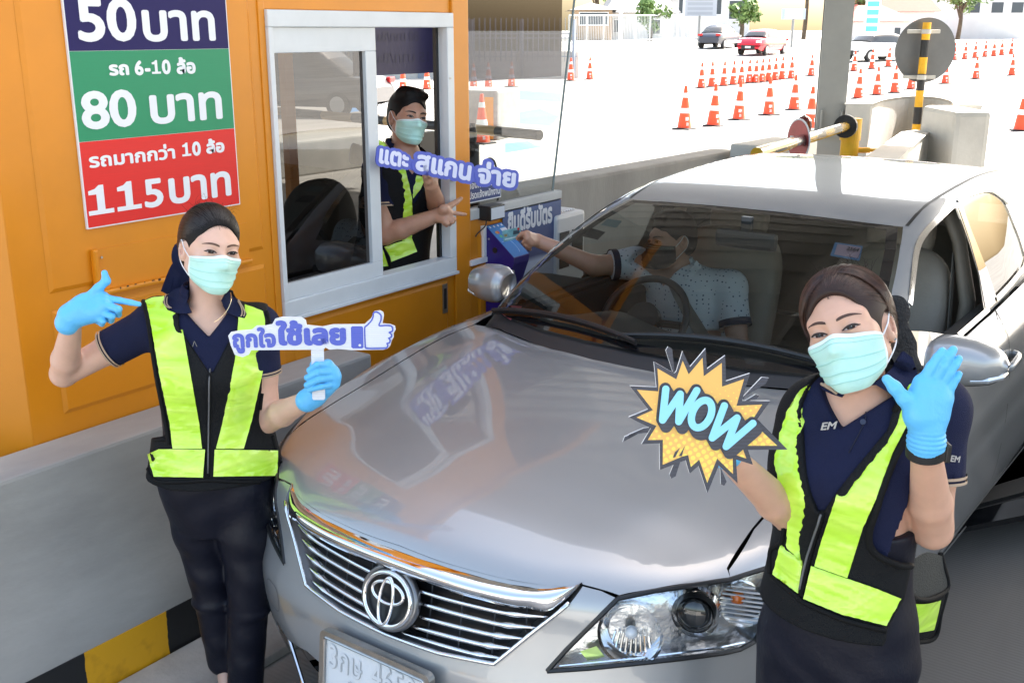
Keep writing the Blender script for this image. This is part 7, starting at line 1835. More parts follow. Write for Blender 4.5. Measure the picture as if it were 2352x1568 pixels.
S_R, S_L = sR, sL
def sho2(S, off):
    S.cone(pel2 + TB2 @ np.array([0, .012, HL2 * .88]), S_R, .062 + off, .052 + off, .03); S.cone(pel2 + TB2 @ np.array([0, .012, HL2 * .88]), S_L, .062 + off, .052 + off, .03)
S = Sdf(); core2(S, -.006); sho2(S, -.006)
L = head_prims(S, c, B, s, neck=nek - up * .01, jaw=.96)
S.chain([sR, sR + (eR - sR) * .5, eR], [.042, .040, .035], .02); S.chain([eR, eR + (wR - eR) * .3, wR], [.035, .037, .0245], .012)
S.chain([sL, sL + (eL - sL) * .5, eL], [.044, .042, .037], .02); S.chain([eL, eL + (wL - eL) * .35, wL], [.0365, .038, .0255], .012)
for a, b, d in ((hR, kR, aR), (hL, kL, aL)): S.chain([a, b, d], [.058, .046, .032], .02); S.cone(d, d + np.array([.0, -.09, -.03]), .03, .026, .02)
gq = at(2130, 960, h=h0 - .22); S.cone(wL, gq, .025, .024, .01); S.cone(wR, at(1622, 1004, h=h0 - .135), .024, .022, .01)
V, F = S.mesh(.0042); bo = mk('body', V, F, SKIN_W, W2, smooth=True); T2 = bvh(V, F)
face(T2, c, B, s, W2, up=.0042, dn=.0034, brow=mat('brow_brown', (.075, .04, .03), .8), gaze=(.001, 0), browz=.0205)
mask_on(T2, c, B, s, W2)
hc, ht, HLc = hair_cap(c, B, s, HAIRN, W2, cut=(0, -.110, -.028), cutr=(.081, .090, .114), vol=1.05)
cx = HLc(0, .02, .03); R2 = cap_R(ht, cx, T2)
part = HLc(.012, -.05, .10)
strands('hair_strands', hairline(HLc, zf=.078), HLc(.0, .125, .0), cx, R2, HAIRN2, W2, 420, seed=8, lift_=.003, jit=.005)
side_o = [HLc(.008 + .008 * t, -.030 + .05 * t, .115 + .01 * t) for t in np.linspace(0, 1, 8)]
strands('hair_strands', side_o, HLc(-.082, -.010, -.030), cx, R2, HAIRN2, W2, 130, seed=9, lift_=.006, jit=.004, width=.0018)
strands('hair_strands', side_o, HLc(.082, .02, .008), cx, R2, HAIRN2, W2, 110, seed=10, lift_=.006, jit=.004, width=.0018)
strands('loose_hair', [HLc(-.074, -.035, .02), HLc(-.076, -.025, .035), HLc(-.078, -.01, .04)], HLc(-.083, -.012, -.075), cx, lambda u: max(R2(u), .082), HAIRN, W2, 34, seed=11, lift_=.006, jit=.006, width=.0012)
flyaways('loose_hair', HLc, B, cx, R2, HAIRN, W2, 60, 12)
q = lambda u, v, dh=.06: at(u, v, h=h0 + dh)
BOWB = mat('bow_black', (.008, .008, .011), .6, bump=.3, bs=200)
ribbon_bow('hair_bow', [([q(2040, 690), q(2058, 700), q(2066, 722), q(2058, 745), q(2048, 760)], [.02, .04, .045, .04, .03]), ([q(2052, 745), q(2064, 770), q(2075, 800), q(2084, 830), q(2098, 862)], [.03, .05, .06, .05, .045]), ([q(2046, 760), q(2050, 790), q(2055, 820), q(2062, 845)], [.04, .05, .06, .05]), ([q(2050, 715), q(2063, 740), q(2072, 765), q(2082, 782)], [.02, .035, .04, .03])], 0, BOWB, W2)
MB().disc(L(.079, .012, -.036), -FH, .0028, 12, .003).build('ear_stud', CHROME, W2)
vq2 = lambda P: (P - pel2) @ TB2
def vneck2(P):
    Q = vq2(P); return -np.maximum(np.abs(Q[..., 0]) - .052 * np.clip((Q[..., 2] - HL2 * .90) / (HL2 * .10), 0, 1.4), np.maximum(Q[..., 1] - .02, HL2 * .90 - Q[..., 2]))
def vcut2(P):
    Q = vq2(P); return -np.maximum(np.abs(Q[..., 0]) - (.008 + .078 * np.clip((Q[..., 2] - HL2 * .60) / (HL2 * .33), 0, 1)), np.maximum(Q[..., 1] - .03, HL2 * .59 - Q[..., 2]))
def vside2(P):
    Q = vq2(P); lim = np.interp(Q[..., 2] / HL2, [-.2, .20, .42, .60, .80, .92, 1.05], [.35, .35, .160, .148, .150, .162, .18]); return np.abs(Q[..., 0]) - lim
def vbot2(P):
    Q = vq2(P); return (.030 - Q[..., 2])
def flare2(P):
    Q = vq2(P); f = np.clip((.30 - Q[..., 2]) / .3, 0, 1); a = .136 + .026 * f ** 2; b = .108 + .022 * f ** 2
    d = (np.sqrt((Q[..., 0] / a) ** 2 + ((Q[..., 1] - .003) / b) ** 2) - 1) * .1
    return np.maximum(d, np.maximum(Q[..., 2] - .22, -.2 - Q[..., 2]))
slR, slL = sR + (eR - sR) * .5, sL + (eL - sL) * .60
po, TP, ve, TV, TU = clothes(W2, [core2, sho2], [(sR, slR, .054, .050), (sL, slL, .062, .058)], [], None, dict(neck=[vneck2, lambda P: .035 - vq2(P)[..., 2]], cut=[vcut2, vside2, vbot2], flare=flare2, open=[([(2150, 860), (2136, 900), (2092, 990), (2055, 1058), (2018, 1160), (2000, 1226), (2010, 1264), (2050, 1288), (2094, 1300), (2078, 1374), (2040, 1440), (2030, 1490), (2300, 1490), (2300, 860)], .0008)]), res=.005)
hem_bands(sL, slL, .058, po, gap=.010, w=.0055); hem_bands(sR, slR, .050, po)
S = Sdf(); S.fn(*loft_fn(pel, TB, zs[:5], [0] * 5, [.004, .006, .004, 0, 0], np.array([.10, .140, .152, .13, .13]), np.array([.085, .106, .108, .1, .1]), .006), .02)
for a, b, d in ((hR, kR, aR), (hL, kL, aL)): S.chain([a, a + (b - a) * .5, b, d], [.088, .080, .068, .06], .022)
V, F = S.mesh(.006)
wv = np.sin(V[:, 2] * 60 + V[:, 0] * 40) * np.exp(-((V[:, 2] - .80) / .05) ** 2); V = V + (-FH * .0035)[None] * wv[:, None]
mk('trousers', V, F, PANTS, W2, smooth=True)
for d in (aR, aL):
    mk('shoe', np.array([d[0], d[1] - .06, .035]) + Vs @ np.diag((.045, .12, .034)), Fs, BLACK, W2, smooth=True)
fb = h0 - .1
col_l = [(1918, 850), (1938, 866), (1950, 884), (1942, 900), (1932, 912), (1910, 905), (1893, 897), (1884, 888), (1896, 870), (1910, 856)]
col_r = [(2052, 842), (2076, 806), (2096, 822), (2108, 856), (2098, 874), (2080, 893), (2062, 910), (2040, 900), (2012, 884), (1990, 886), (2010, 878), (2034, 860)]
TC = hull([core2, sho2], c, L, s, nek); cl = patch('collar', TC, col_l, NAVY, po, off=.006, thick=.005, step=5, fallback=h0 - .05, it=4); cr = patch('collar', TC, col_r, NAVY, po, off=.006, thick=.005, step=5, fallback=h0 - .05, it=4)
for dx in (3, 11):
    tube_px('collar_stripe', TC, [(1890 + dx, 884 - dx * .2), (1905 + dx, 892 - dx * .4), (1924 + dx, 906 - dx * .6)], .003, BEIGE, cl, off=.0075, fb=fb)
    tube_px('collar_stripe', TC, [(2104 - dx * 1.1, 846 - dx * .6), (2098 - dx * 1.1, 870 - dx * .7), (2080 - dx * 1.1, 890 - dx * .6), (2064 - dx * 1.2, 906 - dx * .5)], .0036, BEIGE, cr, off=.0075, fb=fb)
neck_band(L, s, po)
for v_, u_q in ((969, 1983),):
    P, N = cast(TP, [(u_q, v_)], fb); MB().disc(P[0] + N[0] * .004, N[0], .0055, 18, .002).build('button', mat('button_navy', (.03, .035, .07), .3), po)
tube_px('placket_edge', TP, [(1990, 925), (1985, 970), (1950, 1040)], .0012, mat('seam_navy', (.006, .008, .025), .8), po, off=.001, fb=fb)
NEONL = [(1908, 856), (1918, 858), (1880, 894), (1848, 969), (1830, 1012), (1836, 1084), (1852, 1144), (1851, 1176), (1838, 1249), (1840, 1288), (1806, 1258), (1809, 1158), (1796, 1144), (1787, 1102), (1777, 1058), (1791, 994), (1809, 940), (1838, 894)]
NEONR = [(2114, 866), (2128, 876), (2122, 900), (2085, 973), (2050, 1040), (2013, 1144), (1982, 1212), (1946, 1327), (1870, 1300), (1884, 1249), (1917, 1150), (1945, 1066), (1999, 994), (2046, 912), (2098, 876)]
st = dict(off=.0045, thick=.0012, step=8, fallback=h0 - .08, wave=.0016)
patch('reflective_strip', TV, NEONL, NEON, ve, **st); patch('reflective_strip', TV, NEONR, NEON, ve, **st)
st2 = dict(st, off=.0065)
patch('reflective_strip', TV, [(1792, 1250), (1844, 1288), (1832, 1362), (1800, 1338), (1774, 1318)], NEON, ve, **st2); patch('reflective_strip', TV, [(1863, 1299), (1944, 1328), (2010, 1350), (2070, 1374), (2036, 1436), (1935, 1411), (1845, 1374)], NEON, ve, **st2)
# loose side flap of the vest, standing off the hip
q = lambda u, v, d=0.: at(u, v, h=h0 + d)
def sheet(name, P, m, parent, thick=.0025):
    """a cloth sheet through a grid of points"""
    P = np.array(P, float); a, b = P.shape[:2]; Q = np.array([spline(r, 5) for r in P]); Q = np.array([spline(Q[:, j], 5) for j in range(Q.shape[1])]).transpose(1, 0, 2); a, b = Q.shape[:2]
    V = Q.reshape(-1, 3); Fc = [(i * b + j, i * b + j + 1, (i + 1) * b + j + 1, (i + 1) * b + j) for i in range(a - 1) for j in range(b - 1)]
    n = np.cross(V[1] - V[0], V[b] - V[0]); n /= np.linalg.norm(n)
    if n @ FW > 0: n = -n
    W, G, _ = solid(V, Fc, n, thick); return mk(name, W, G, m, parent, auto=50), W
NETM = mat('vest_net_side', (.03, .032, .03), .7, bump=.5, bs=300)
sheet('vest_side', [[q(2092, 1290, -.02), q(2130, 1268, .03), q(2168, 1278, .08)], [q(2088, 1340, -.03), q(2140, 1330, .03), q(2176, 1342, .08)], [q(2078, 1374, -.05), q(2125, 1376, .0), q(2172, 1360, .07)]], NETM, ve)
sheet('vest_side', [[q(2076, 1374, -.065), q(2118, 1382, -.01), q(2172, 1362, .06)], [q(2058, 1410, -.065), q(2108, 1425, -.01), q(2160, 1420, .06)], [q(2036, 1462, -.065), q(2092, 1470, -.01), q(2144, 1462, .06)]], VMESH, ve)
sheet('reflective_strip', [[q(2100, 1386, -.035), q(2130, 1386, -.012), q(2162, 1378, .045)], [q(2072, 1418, -.06), q(2112, 1420, -.022), q(2154, 1414, .04)], [q(2041, 1452, -.075), q(2095, 1454, -.03), q(2146, 1446, .035)]], NEON, ve, .0012)
mb = MB()
for pts in ([q(2036, 1465, -.072), q(2050, 1430, -.078), q(2078, 1392, -.07), q(2100, 1372, -.05)], [q(2092, 1290, -.02), q(2085, 1335, -.04), q(2098, 1370, -.05), q(2135, 1376, 0), q(2176, 1350, .08), q(2168, 1300, .08), q(2160, 1270, .08)], [q(2040, 1468, -.07), q(2092, 1474, -.012), q(2146, 1464, .06), q(2160, 1410, .062), q(2174, 1358, .07)]): mb.tube(spline(pts, 6), .0055, 8)
mb.build('vest_binding', BIND, ve, smooth=True)
for pts, r in (([(1922, 1098), (1890, 1180), (1862, 1270), (1842, 1362)], .006), ([(1895, 898), (1868, 985), (1892, 1050), (1918, 1098)], .006), ([(2074, 912), (2020, 995), (1965, 1060), (1922, 1098)], .006), ([(2132, 905), (2088, 990), (2052, 1058), (2015, 1160), (1996, 1230), (2010, 1270), (2060, 1296), (2092, 1300)], .007), ([(1782, 1058), (1792, 1110), (1803, 1150), (1798, 1240), (1772, 1262), (1770, 1318)], .006), ([(1774, 1324), (1832, 1368), (1845, 1380), (1935, 1420), (2034, 1446)], .006)):
    tube_px('vest_binding', TV, pts, r, BIND, ve, off=.0015, fb=fb)
tube_px('zip', TV, [(1918, 1106), (1888, 1184), (1860, 1272), (1842, 1350)], .0025, mat('zip_grey', (.12, .12, .125), .4), ve, off=.009, fb=fb)
P, N = cast(TV, [(1909, 1122)], fb); MB().obox(P[0] + N[0] * .012, [RT, FH, (0, 0, 1)], (.0035, .002, .012), bev=.001).build('zip_pull', BLACK, ve)
THR = mat('thread_silver', (.45, .44, .42), .5)
P, N = cast(TP, [(1886, 988), (1918, 985)], fb); X_ = P[1] - P[0]; X_ /= np.linalg.norm(X_); text_on('shirt_mark', 'EM', P[0] + N[0] * .0025, X_, np.array([.0, -.1, 1.]), THR, po, width=.030, height=.016, bold=.03, shear=.2)
P, N = cast(TP, [(2170, 1057), (2203, 1061)], h0 - .06); X_ = P[1] - P[0]; X_ /= np.linalg.norm(X_); text_on('shirt_mark', 'BEM', P[0] + N[0] * .003, X_, np.array([.0, 0, 1.]), THR, po, width=.031, height=.013, bold=.03, shear=.1)
# raised open hand in a blue glove, watch under the cuff
hp = h0 - .225
Hh = lambda u, v, d=0.: at(u, v, h=hp + d)
S = Sdf()
hand(S, Hh(2129, 992), [[Hh(2119, 880), Hh(2139, 842, -.004), Hh(2153, 822, -.004), Hh(2164.5, 806, 0)], [Hh(2142, 878, .0), Hh(2167, 839, -.006), Hh(2180, 818, -.006), Hh(2189.5, 803, -.003)], [Hh(2158, 890, .002), Hh(2181, 853, -.006), Hh(2193, 837, -.006), Hh(2202, 824, -.003)], [Hh(2168, 912, .006), Hh(2186, 884, -.002), Hh(2195, 870, -.002), Hh(2202.5, 859, 0)]],
     [Hh(2104, 950, -.006), Hh(2076, 915, -.010), Hh(2055, 890, -.008), Hh(2037, 871, -.004)], rp=.0170, k=.0025)
S.cone(Hh(2126, 965, .002), Hh(2134, 915, .004), .026, .024, .02); S.cone(Hh(2110, 952, -.004), Hh(2112, 915, 0), .02, .017, .02); S.cone(Hh(2148, 950, .004), Hh(2156, 915, .004), .019, .017, .02)
S.cone(Hh(2129, 990), at(2128, 1014, h=hp + .004), .0275, .0315, .01); S.cone(at(2127, 1010, h=hp + .004), at(2127, 1022, h=hp + .006), .0325, .0325, .004)
V, F = S.mesh(.002)
wv = np.sin((V - at(2128, 1010, h=hp)) @ np.array([0, 0, 1.]) * 700) * np.exp(-((V[:, 2] - at(2128, 1008, h=hp)[2]) / .018) ** 2); N_ = V - at(2128, 1008, h=hp); N_ /= np.linalg.norm(N_, axis=1)[:, None]; V = V + N_ * (wv * .0011)[:, None]
mk('glove', V, F, GLOVE, W2, smooth=True)
a_, b_ = at(2127, 1022, h=hp + .008), at(2126, 1046, h=hp + .012)
WT = mk('watch', *tube_mesh([a_, a_ + (b_ - a_) * .08, a_ + (b_ - a_) * .92, b_], [.031, .034, .034, .031], 32), mat('watch_strap', (.012, .012, .013), .55), W2, auto=40)
cw = (a_ + b_) / 2; MB().obox(cw + RT * .033 - FH * .004, [RT, FH, (0, 0, 1)], (.005, .016, .017), bev=.003).build('watch_case', BLACK, WT)
mb = MB()
for k in range(7): mb.disc(cw - FH * .034 * math.cos((k - 4) * .16) + RT * .034 * math.sin((k - 4) * .16), -FH * math.cos((k - 4) * .16) + RT * math.sin((k - 4) * .16), .0014, 8, .0012)
mb.build('strap_hole', DARK, WT)
# right hand holding the board from behind
hq = lambda u, v, d=0.: at(u, v, h=h0 - .135 + d)
S = Sdf(); hand(S, hq(1652, 1028), [[hq(1622, 985), hq(1606, 968, -.012), hq(1596, 975, -.014)], [hq(1614, 996), hq(1598, 984, -.012), hq(1588, 992, -.014)], [hq(1608, 1008), hq(1594, 1000, -.012), hq(1584, 1008, -.014)], [hq(1606, 1020), hq(1594, 1016, -.010), hq(1586, 1022, -.012)]], [hq(1640, 998), hq(1630, 975, -.008), hq(1622, 960, -.012)], rp=.017, k=.003)
S.cone(hq(1650, 1024), hq(1668, 1040), .028, .031, .01); V, F = S.mesh(.0028); mk('glove', V, F, GLOVE, W2, smooth=True)
# ================================================================== man in the booth
h0 = 4.90
c, B, s = CAMP + (np.array([-3.321, 3.861, 1.677]) - CAMP) * 4.90 / 5.07, np.array([[0.3896, -0.9209, 0.0101], [0.9048, 0.3847, 0.1826], [-0.172, -0.062, 0.9831]]), .995
M1 = thing('person', 'man in neon vest leaning in the open booth window and pointing at the reader', 'person', (-3.35, 3.8, .2))
pel, nek = at(898, 606, h=h0), at(930, 352, h=h0); up = (nek - pel) / np.linalg.norm(nek - pel); TB = frame_from(up, np.array([.93, -.36, 0])); HL_ = np.linalg.norm(nek - pel)
zs = np.array([-.16, -.06, 0, .12, .24, .34, .42, .475, .53]) * HL_ / .50
LF3 = dict(zs=zs, cx=[0] * 9, cy=[.004, .006, .004, 0, -.004, -.008, .004, .012, .016], rx=[.15, .165, .160, .150, .158, .172, .165, .13, .062], ry=[.11, .118, .114, .105, .110, .116, .10, .08, .055])
pel3, TB3, HL3 = pel, TB, HL_
sR3, eR, wR = at(872, 392, h=h0 - .09), at(884, 540, h=h0 - .14), at(1006, 494, x=-3.0)
sL3, eL, wL = at(982, 396, h=h0 + .10), at(1008, 486, x=-3.12), at(990, 425, x=-2.95)
def core3(S, off): S.fn(*loft_fn(pel3, TB3, LF3['zs'], LF3['cx'], LF3['cy'], LF3['rx'], LF3['ry'], off), .02)
def sho3(S, off):
    for q in (sR3, sL3): S.cone(pel3 + TB3 @ np.array([0, .012, HL3 * .88]), q, .066 + off, .058 + off, .03)
S = Sdf(); core3(S, -.006); sho3(S, -.006)
L = head_prims(S, c, B, s, male=True, neck=nek - up * .01)
S.chain([sR3, sR3 + (eR - sR3) * .5, eR], [.056, .052, .044], .02); S.chain([eR, eR + (wR - eR) * .3, wR], [.044, .045, .030], .012)
S.chain([sL3, sL3 + (eL - sL3) * .5, eL], [.056, .050, .042], .02); S.chain([eL, eL + (wL - eL) * .3, wL], [.042, .043, .029], .012)
Hm = lambda u, v, x=-2.95: at(u, v, x=x)
hand(S, wR, [[Hm(1030, 488), Hm(1048, 490, -2.935), Hm(1059, 491.5, -2.93), Hm(1069, 492.5, -2.925)], [Hm(1030, 497), Hm(1043, 504, -2.93), Hm(1040, 510, -2.945), Hm(1030, 508)], [Hm(1026, 502), Hm(1037, 510, -2.93), Hm(1033, 515, -2.945), Hm(1025, 512)], [Hm(1021, 506), Hm(1028, 514, -2.93), Hm(1026, 518, -2.945), Hm(1019, 514)]],
     [Hm(1020, 480), Hm(1035, 472), Hm(1048, 464), Hm(1059, 456)], rp=.0190, k=.003, scale=1.08)
hx = -2.955
hand(S, wL, [[Hm(1000, 402, hx), Hm(1003, 390, hx + .01), Hm(1000, 380, hx + .01)], [Hm(993, 401, hx), Hm(995, 388, hx + .01), Hm(994, 379, hx + .01)], [Hm(986, 402, hx), Hm(986, 390, hx + .01), Hm(986, 382, hx + .01)], [Hm(979, 405, hx), Hm(978, 394, hx + .01), Hm(978, 386, hx + .01)]], [Hm(984, 414, hx + .02), Hm(978, 404, hx + .03), Hm(976, 396, hx + .03)], rp=.019, k=.003, scale=1.05)
V, F = S.mesh(.0045); mk('body', V, F, SKIN_T, M1, smooth=True); T3 = bvh(V, F)
face(T3, c, B, s, M1, up=.0048, dn=.0040, brow=mat('brow_black', (.02, .014, .012), .8), brow_w=.0068, browz=.0185)
mask_on(T3, c, B, s, M1)
def quiff(S, L, B, s):
    for x in (-.045, -.015, .015, .045): S.cone(L(x, .0, .100), L(x + .006, -.046, .101 + .004 * math.cos(x * 40)), .026 * s, .016 * s, .02)
hc, ht, HLc = hair_cap(c, B, s, HAIRB, M1, cut=(0, -.114, -.038), cutr=(.085, .092, .118), vol=1.02, bun=False, extra=quiff)
cx = HLc(0, .02, .03); R3 = cap_R(ht, cx, T3)
strands('hair_strands', [HLc(x, y, .12) for x in np.linspace(-.06, .06, 9) for y in (.06, .03, .0)], HLc(.015, -.058, .112), cx, R3, HAIRB2, M1, 240, seed=21, lift_=.005, jit=.010, wild=.004)
vq3 = lambda P: (P - pel3) @ TB3
def vneck3(P):
    Q = vq3(P); return -np.maximum(np.abs(Q[..., 0]) - .07 * np.clip((Q[..., 2] - HL3 * .84) / (HL3 * .16), 0, 2), np.maximum(Q[..., 1] - .02, HL3 * .84 - Q[..., 2]))
def vcut3(P):
    Q = vq3(P); return -np.maximum(np.abs(Q[..., 0]) - (.008 + .075 * np.clip((Q[..., 2] - HL3 * .62) / (HL3 * .33), 0, 1)), np.maximum(Q[..., 1] - .03, HL3 * .61 - Q[..., 2]))
def vside3(P):
    Q = vq3(P); return np.abs(Q[..., 0]) - np.interp(Q[..., 2] / HL3, [-.2, .48, .60, .8, 1.], [.35, .30, .158, .150, .165])
slR, slL = sR3 + (eR - sR3) * .56, sL3 + (eL - sL3) * .5
po, TP, ve, TV, TU = clothes(M1, [core3, sho3], [(sR3, slR, .072, .068), (sL3, slL, .072, .066)], [], None, dict(neck=[vneck3, lambda P: -.05 - vq3(P)[..., 2]], cut=[vcut3, vside3, lambda P: -.06 - vq3(P)[..., 2]]), res=.006)
hem_bands(sR3, slR, .068, po, gap=.012, w=.007); hem_bands(sL3, slL, .066, po, gap=.012, w=.007)
neck_band(L, s, po)
st = dict(off=.006, thick=.0015, step=4, fallback=h0 - .1, wave=.002, it=8)
TC = hull([core3, sho3], c, L, s, nek); patch('collar', TC, [(893, 318), (900, 330), (912, 352), (925, 366), (914, 372), (900, 358), (888, 340), (886, 326)], NAVY, po, off=.007, thick=.005, step=3, fallback=h0 - .1, it=4)
tube_px('collar_stripe', TC, [(886, 326), (893, 344), (906, 363)], .003, BEIGE, po, off=.010, fb=h0 - .1)
for o in ([(856, 326), (872, 322), (884, 328), (893, 345), (908, 372), (930, 386), (938, 416), (946, 453), (948, 490), (946, 550), (924, 553), (926, 489), (928, 446), (920, 410), (906, 384), (884, 350)], [(957, 403), (978, 408), (966, 435), (949, 456), (947, 430)], [(859, 577), (879, 571), (892, 611), (859, 614)], [(880, 568), (946, 546), (958, 578), (897, 602)]):
    patch('reflective_strip', TU, o, NEON, ve, **st)
tube_px('vest_binding', TV, [(880, 568), (893, 590), (897, 612)], .006, BIND, ve, off=.003, fb=h0 - .1)
S = Sdf(); S.fn(*loft_fn(pel, TB, zs[:5], [0] * 5, [.004] * 5, np.array([.15, .172, .168, .15, .14]), np.array([.115, .124, .12, .11, .1]), .004), .02)
for x in (-.09, .09): S.chain([pel + TB @ np.array([x, 0, -.06]), pel + TB @ np.array([x, -.02, -.42]), np.array([*(pel + TB @ np.array([x, 0, 0]))[:2], .22])], [.09, .07, .06], .02)
V, F = S.mesh(.009); mk('trousers', V, F, PANTS, M1, smooth=True)

# ================================================================== driver
cl = lambda *p: c2w(np.array(p, float))
D1 = thing('person', 'driver in white dotted shirt and dark mask reaching a card out of the silver car', 'person', cl(-.40, 2.5, .5))
shirt = mat('dotted_shirt', (.62, .66, .70), .8)
n, l, b = nodes_of(shirt); tc = n.new('ShaderNodeTexCoord'); vo = n.new('ShaderNodeTexVoronoi'); vo.inputs['Scale'].default_value = 52; vo.inputs['Randomness'].default_value = .25; l.new(tc.outputs['Object'], vo.inputs['Vector'])
r = n.new('ShaderNodeValToRGB'); r.color_ramp.interpolation = 'CONSTANT'; r.color_ramp.elements[0].color = (.06, .08, .14, 1); r.color_ramp.elements[1].position = .20; r.color_ramp.elements[1].color = (.66, .70, .73, 1); l.new(vo.outputs['Distance'], r.inputs[0]); l.new(r.outputs[0], b.inputs['Base Color'])
pel, nek = cl(-.39, 2.50, .60), cl(-.475, 2.46, 1.045); up = (nek - pel) / np.linalg.norm(nek - pel); TB = frame_from(up, CROT @ np.array([-.35, -.93, 0])); HL_ = np.linalg.norm(nek - pel)
zs = np.array([-.10, -.05, 0, .12, .24, .34, .42, .475, .53]) * HL_ / .50
LF4 = dict(zs=zs, cx=[0] * 9, cy=[0] * 9, rx=[.15, .165, .168, .165, .168, .175, .165, .13, .062], ry=[.11, .118, .12, .12, .118, .116, .10, .08, .055])
pel4, TB4, HL4 = pel, TB, HL_
sR4, sL4 = cl(-.665, 2.42, 1.05), cl(-.235, 2.50, .985)
hw = at(1236, 553, x=-2.69); eR = (sR4 + hw) / 2 + np.array([.06, -.03, -.05]); eL, wL = cl(-.14, 2.42, .73), cl(-.30, 2.12, .80)
def core4(S, off): S.fn(*loft_fn(pel4, TB4, LF4['zs'], LF4['cx'], LF4['cy'], LF4['rx'], LF4['ry'], off), .02)
def sho4(S, off):
    for q in (sR4, sL4): S.cone(pel4 + TB4 @ np.array([0, 0, HL4 * .86]), q, .068 + off, .058 + off, .03)
c = cl(-.50, 2.43, 1.175); B = frame_from([-.12, .05, 1.], CROT @ np.array([-.45, -.85, -.05])); s = 1.03
S = Sdf(); core4(S, -.006); sho4(S, -.006); L = head_prims(S, c, B, s, male=True, neck=nek)
S.chain([sR4, eR, hw], [.055, .045, .030], .02); S.chain([sL4, eL, wL], [.055, .046, .030], .02)
Hd = lambda u, v, x=-2.72: at(u, v, x=x)
hand(S, hw, [[Hd(1210, 538, -2.70), Hd(1199, 536, -2.72), Hd(1191, 543, -2.735)], [Hd(1212, 548, -2.69), Hd(1203, 556, -2.71), Hd(1205, 563, -2.72)], [Hd(1217, 554, -2.685), Hd(1209, 563, -2.70), Hd(1212, 570, -2.71)], [Hd(1222, 558, -2.68), Hd(1216, 567, -2.69), Hd(1218, 573, -2.70)]], [Hd(1215, 543, -2.72), Hd(1202, 545, -2.745), Hd(1190, 547, -2.745)], rp=.019, k=.003, scale=1.05)
hand(S, wL, [[wL + CROT @ np.array([x, -.07, .01]), wL + CROT @ np.array([x - .01, -.10, .0]), wL + CROT @ np.array([x - .01, -.11, -.03])] for x in (-.03, -.01, .01, .03)], [wL + CROT @ np.array([-.03, -.03, .01]), wL + CROT @ np.array([-.05, -.06, .01]), wL + CROT @ np.array([-.05, -.09, .01])], rp=.018, k=.003)
V, F = S.mesh(.005); mk('body', V, F, SKIN_T, D1, smooth=True); T4 = bvh(V, F)
face(T4, c, B, s, D1)
m0, m1, m2 = MASK, MASKW, MPLEAT; MASK = MASKW = MPLEAT = mat('mask_dark', (.02, .02, .022), .8); mask_on(T4, c, B, s, D1); MASK, MASKW, MPLEAT = m0, m1, m2
hc, ht, HLc = hair_cap(c, B, s, HAIRB, D1, cut=(0, -.112, -.05), cutr=(.084, .090, .120), bun=False, extra=quiff, res=.005)
vq4 = lambda P: (P - pel4) @ TB4
S = Sdf(); core4(S, .014); sho4(S, .014); slR, slL = sR4 + (eR - sR4) * .62, sL4 + (eL - sL4) * .62
S.cone(sR4, slR, .072, .066, .03); S.cone(sL4, slL, .072, .066, .03)
D, ax = S.grid(.006); S.eval(D, ax); X, Y, Z = np.meshgrid(*ax, indexing='ij'); P = np.stack([X, Y, Z], -1)
for a_, b_ in ((sR4, slR), (sL4, slL)):
    d = (b_ - a_) / np.linalg.norm(b_ - a_); t = (P - b_) @ d; q = P - a_ - ((P - a_) @ d)[..., None] * d; D = np.where((np.sqrt((q * q).sum(-1)) < .13) & (t > -.03), np.maximum(D, t), D)
Q = vq4(P); D = np.maximum(D, -np.maximum(np.abs(Q[..., 0]) - .06 * np.clip((Q[..., 2] - HL4 * .86) / (HL4 * .14), 0, 2), np.maximum(Q[..., 1] - .02, HL4 * .86 - Q[..., 2])))
V, F = nets(D, ax); sh = mk('shirt', V, F, shirt, D1, smooth=True); T5 = bvh(V, F)
CUFF = mat('cuff_navy', (.02, .028, .055), .8)
for a_, b_ in ((sR4, slR), (sL4, slL)):
    d = (b_ - a_) / np.linalg.norm(b_ - a_); V_, Fc_ = tube_mesh([b_ - d * .03, b_ + d * .001], .071, 28, cap=False); mk('sleeve_cuff', V_, Fc_, CUFF, sh, smooth=True)
neck_band(L, s, sh)
patch('collar', T5, [(1512, 608), (1530, 618), (1546, 636), (1530, 640), (1516, 628)], shirt, sh, off=.008, thick=.004, step=4, it=6)
patch('collar', T5, [(1600, 598), (1612, 612), (1592, 634), (1572, 642), (1584, 620)], shirt, sh, off=.008, thick=.004, step=4, it=6)
patch('seat_belt', T5, [(1522, 618), (1546, 636), (1580, 690), (1612, 740), (1640, 785), (1600, 775), (1572, 730), (1546, 680), (1530, 645)], mat('belt_web', (.17, .155, .13), .7), D1, off=.012, thick=.002, step=6, it=5)
S = Sdf(); S.ell(cl(-.38, 2.42, .58), CROT, (.19, .20, .11), .03)
for x in (-.49, -.28): S.chain([cl(x, 2.45, .58), cl(x, 2.0, .66), cl(x, 1.8, .40)], [.09, .075, .055], .02)
V, F = S.mesh(.01); mk('trousers', V, F, PANTS, D1, smooth=True)
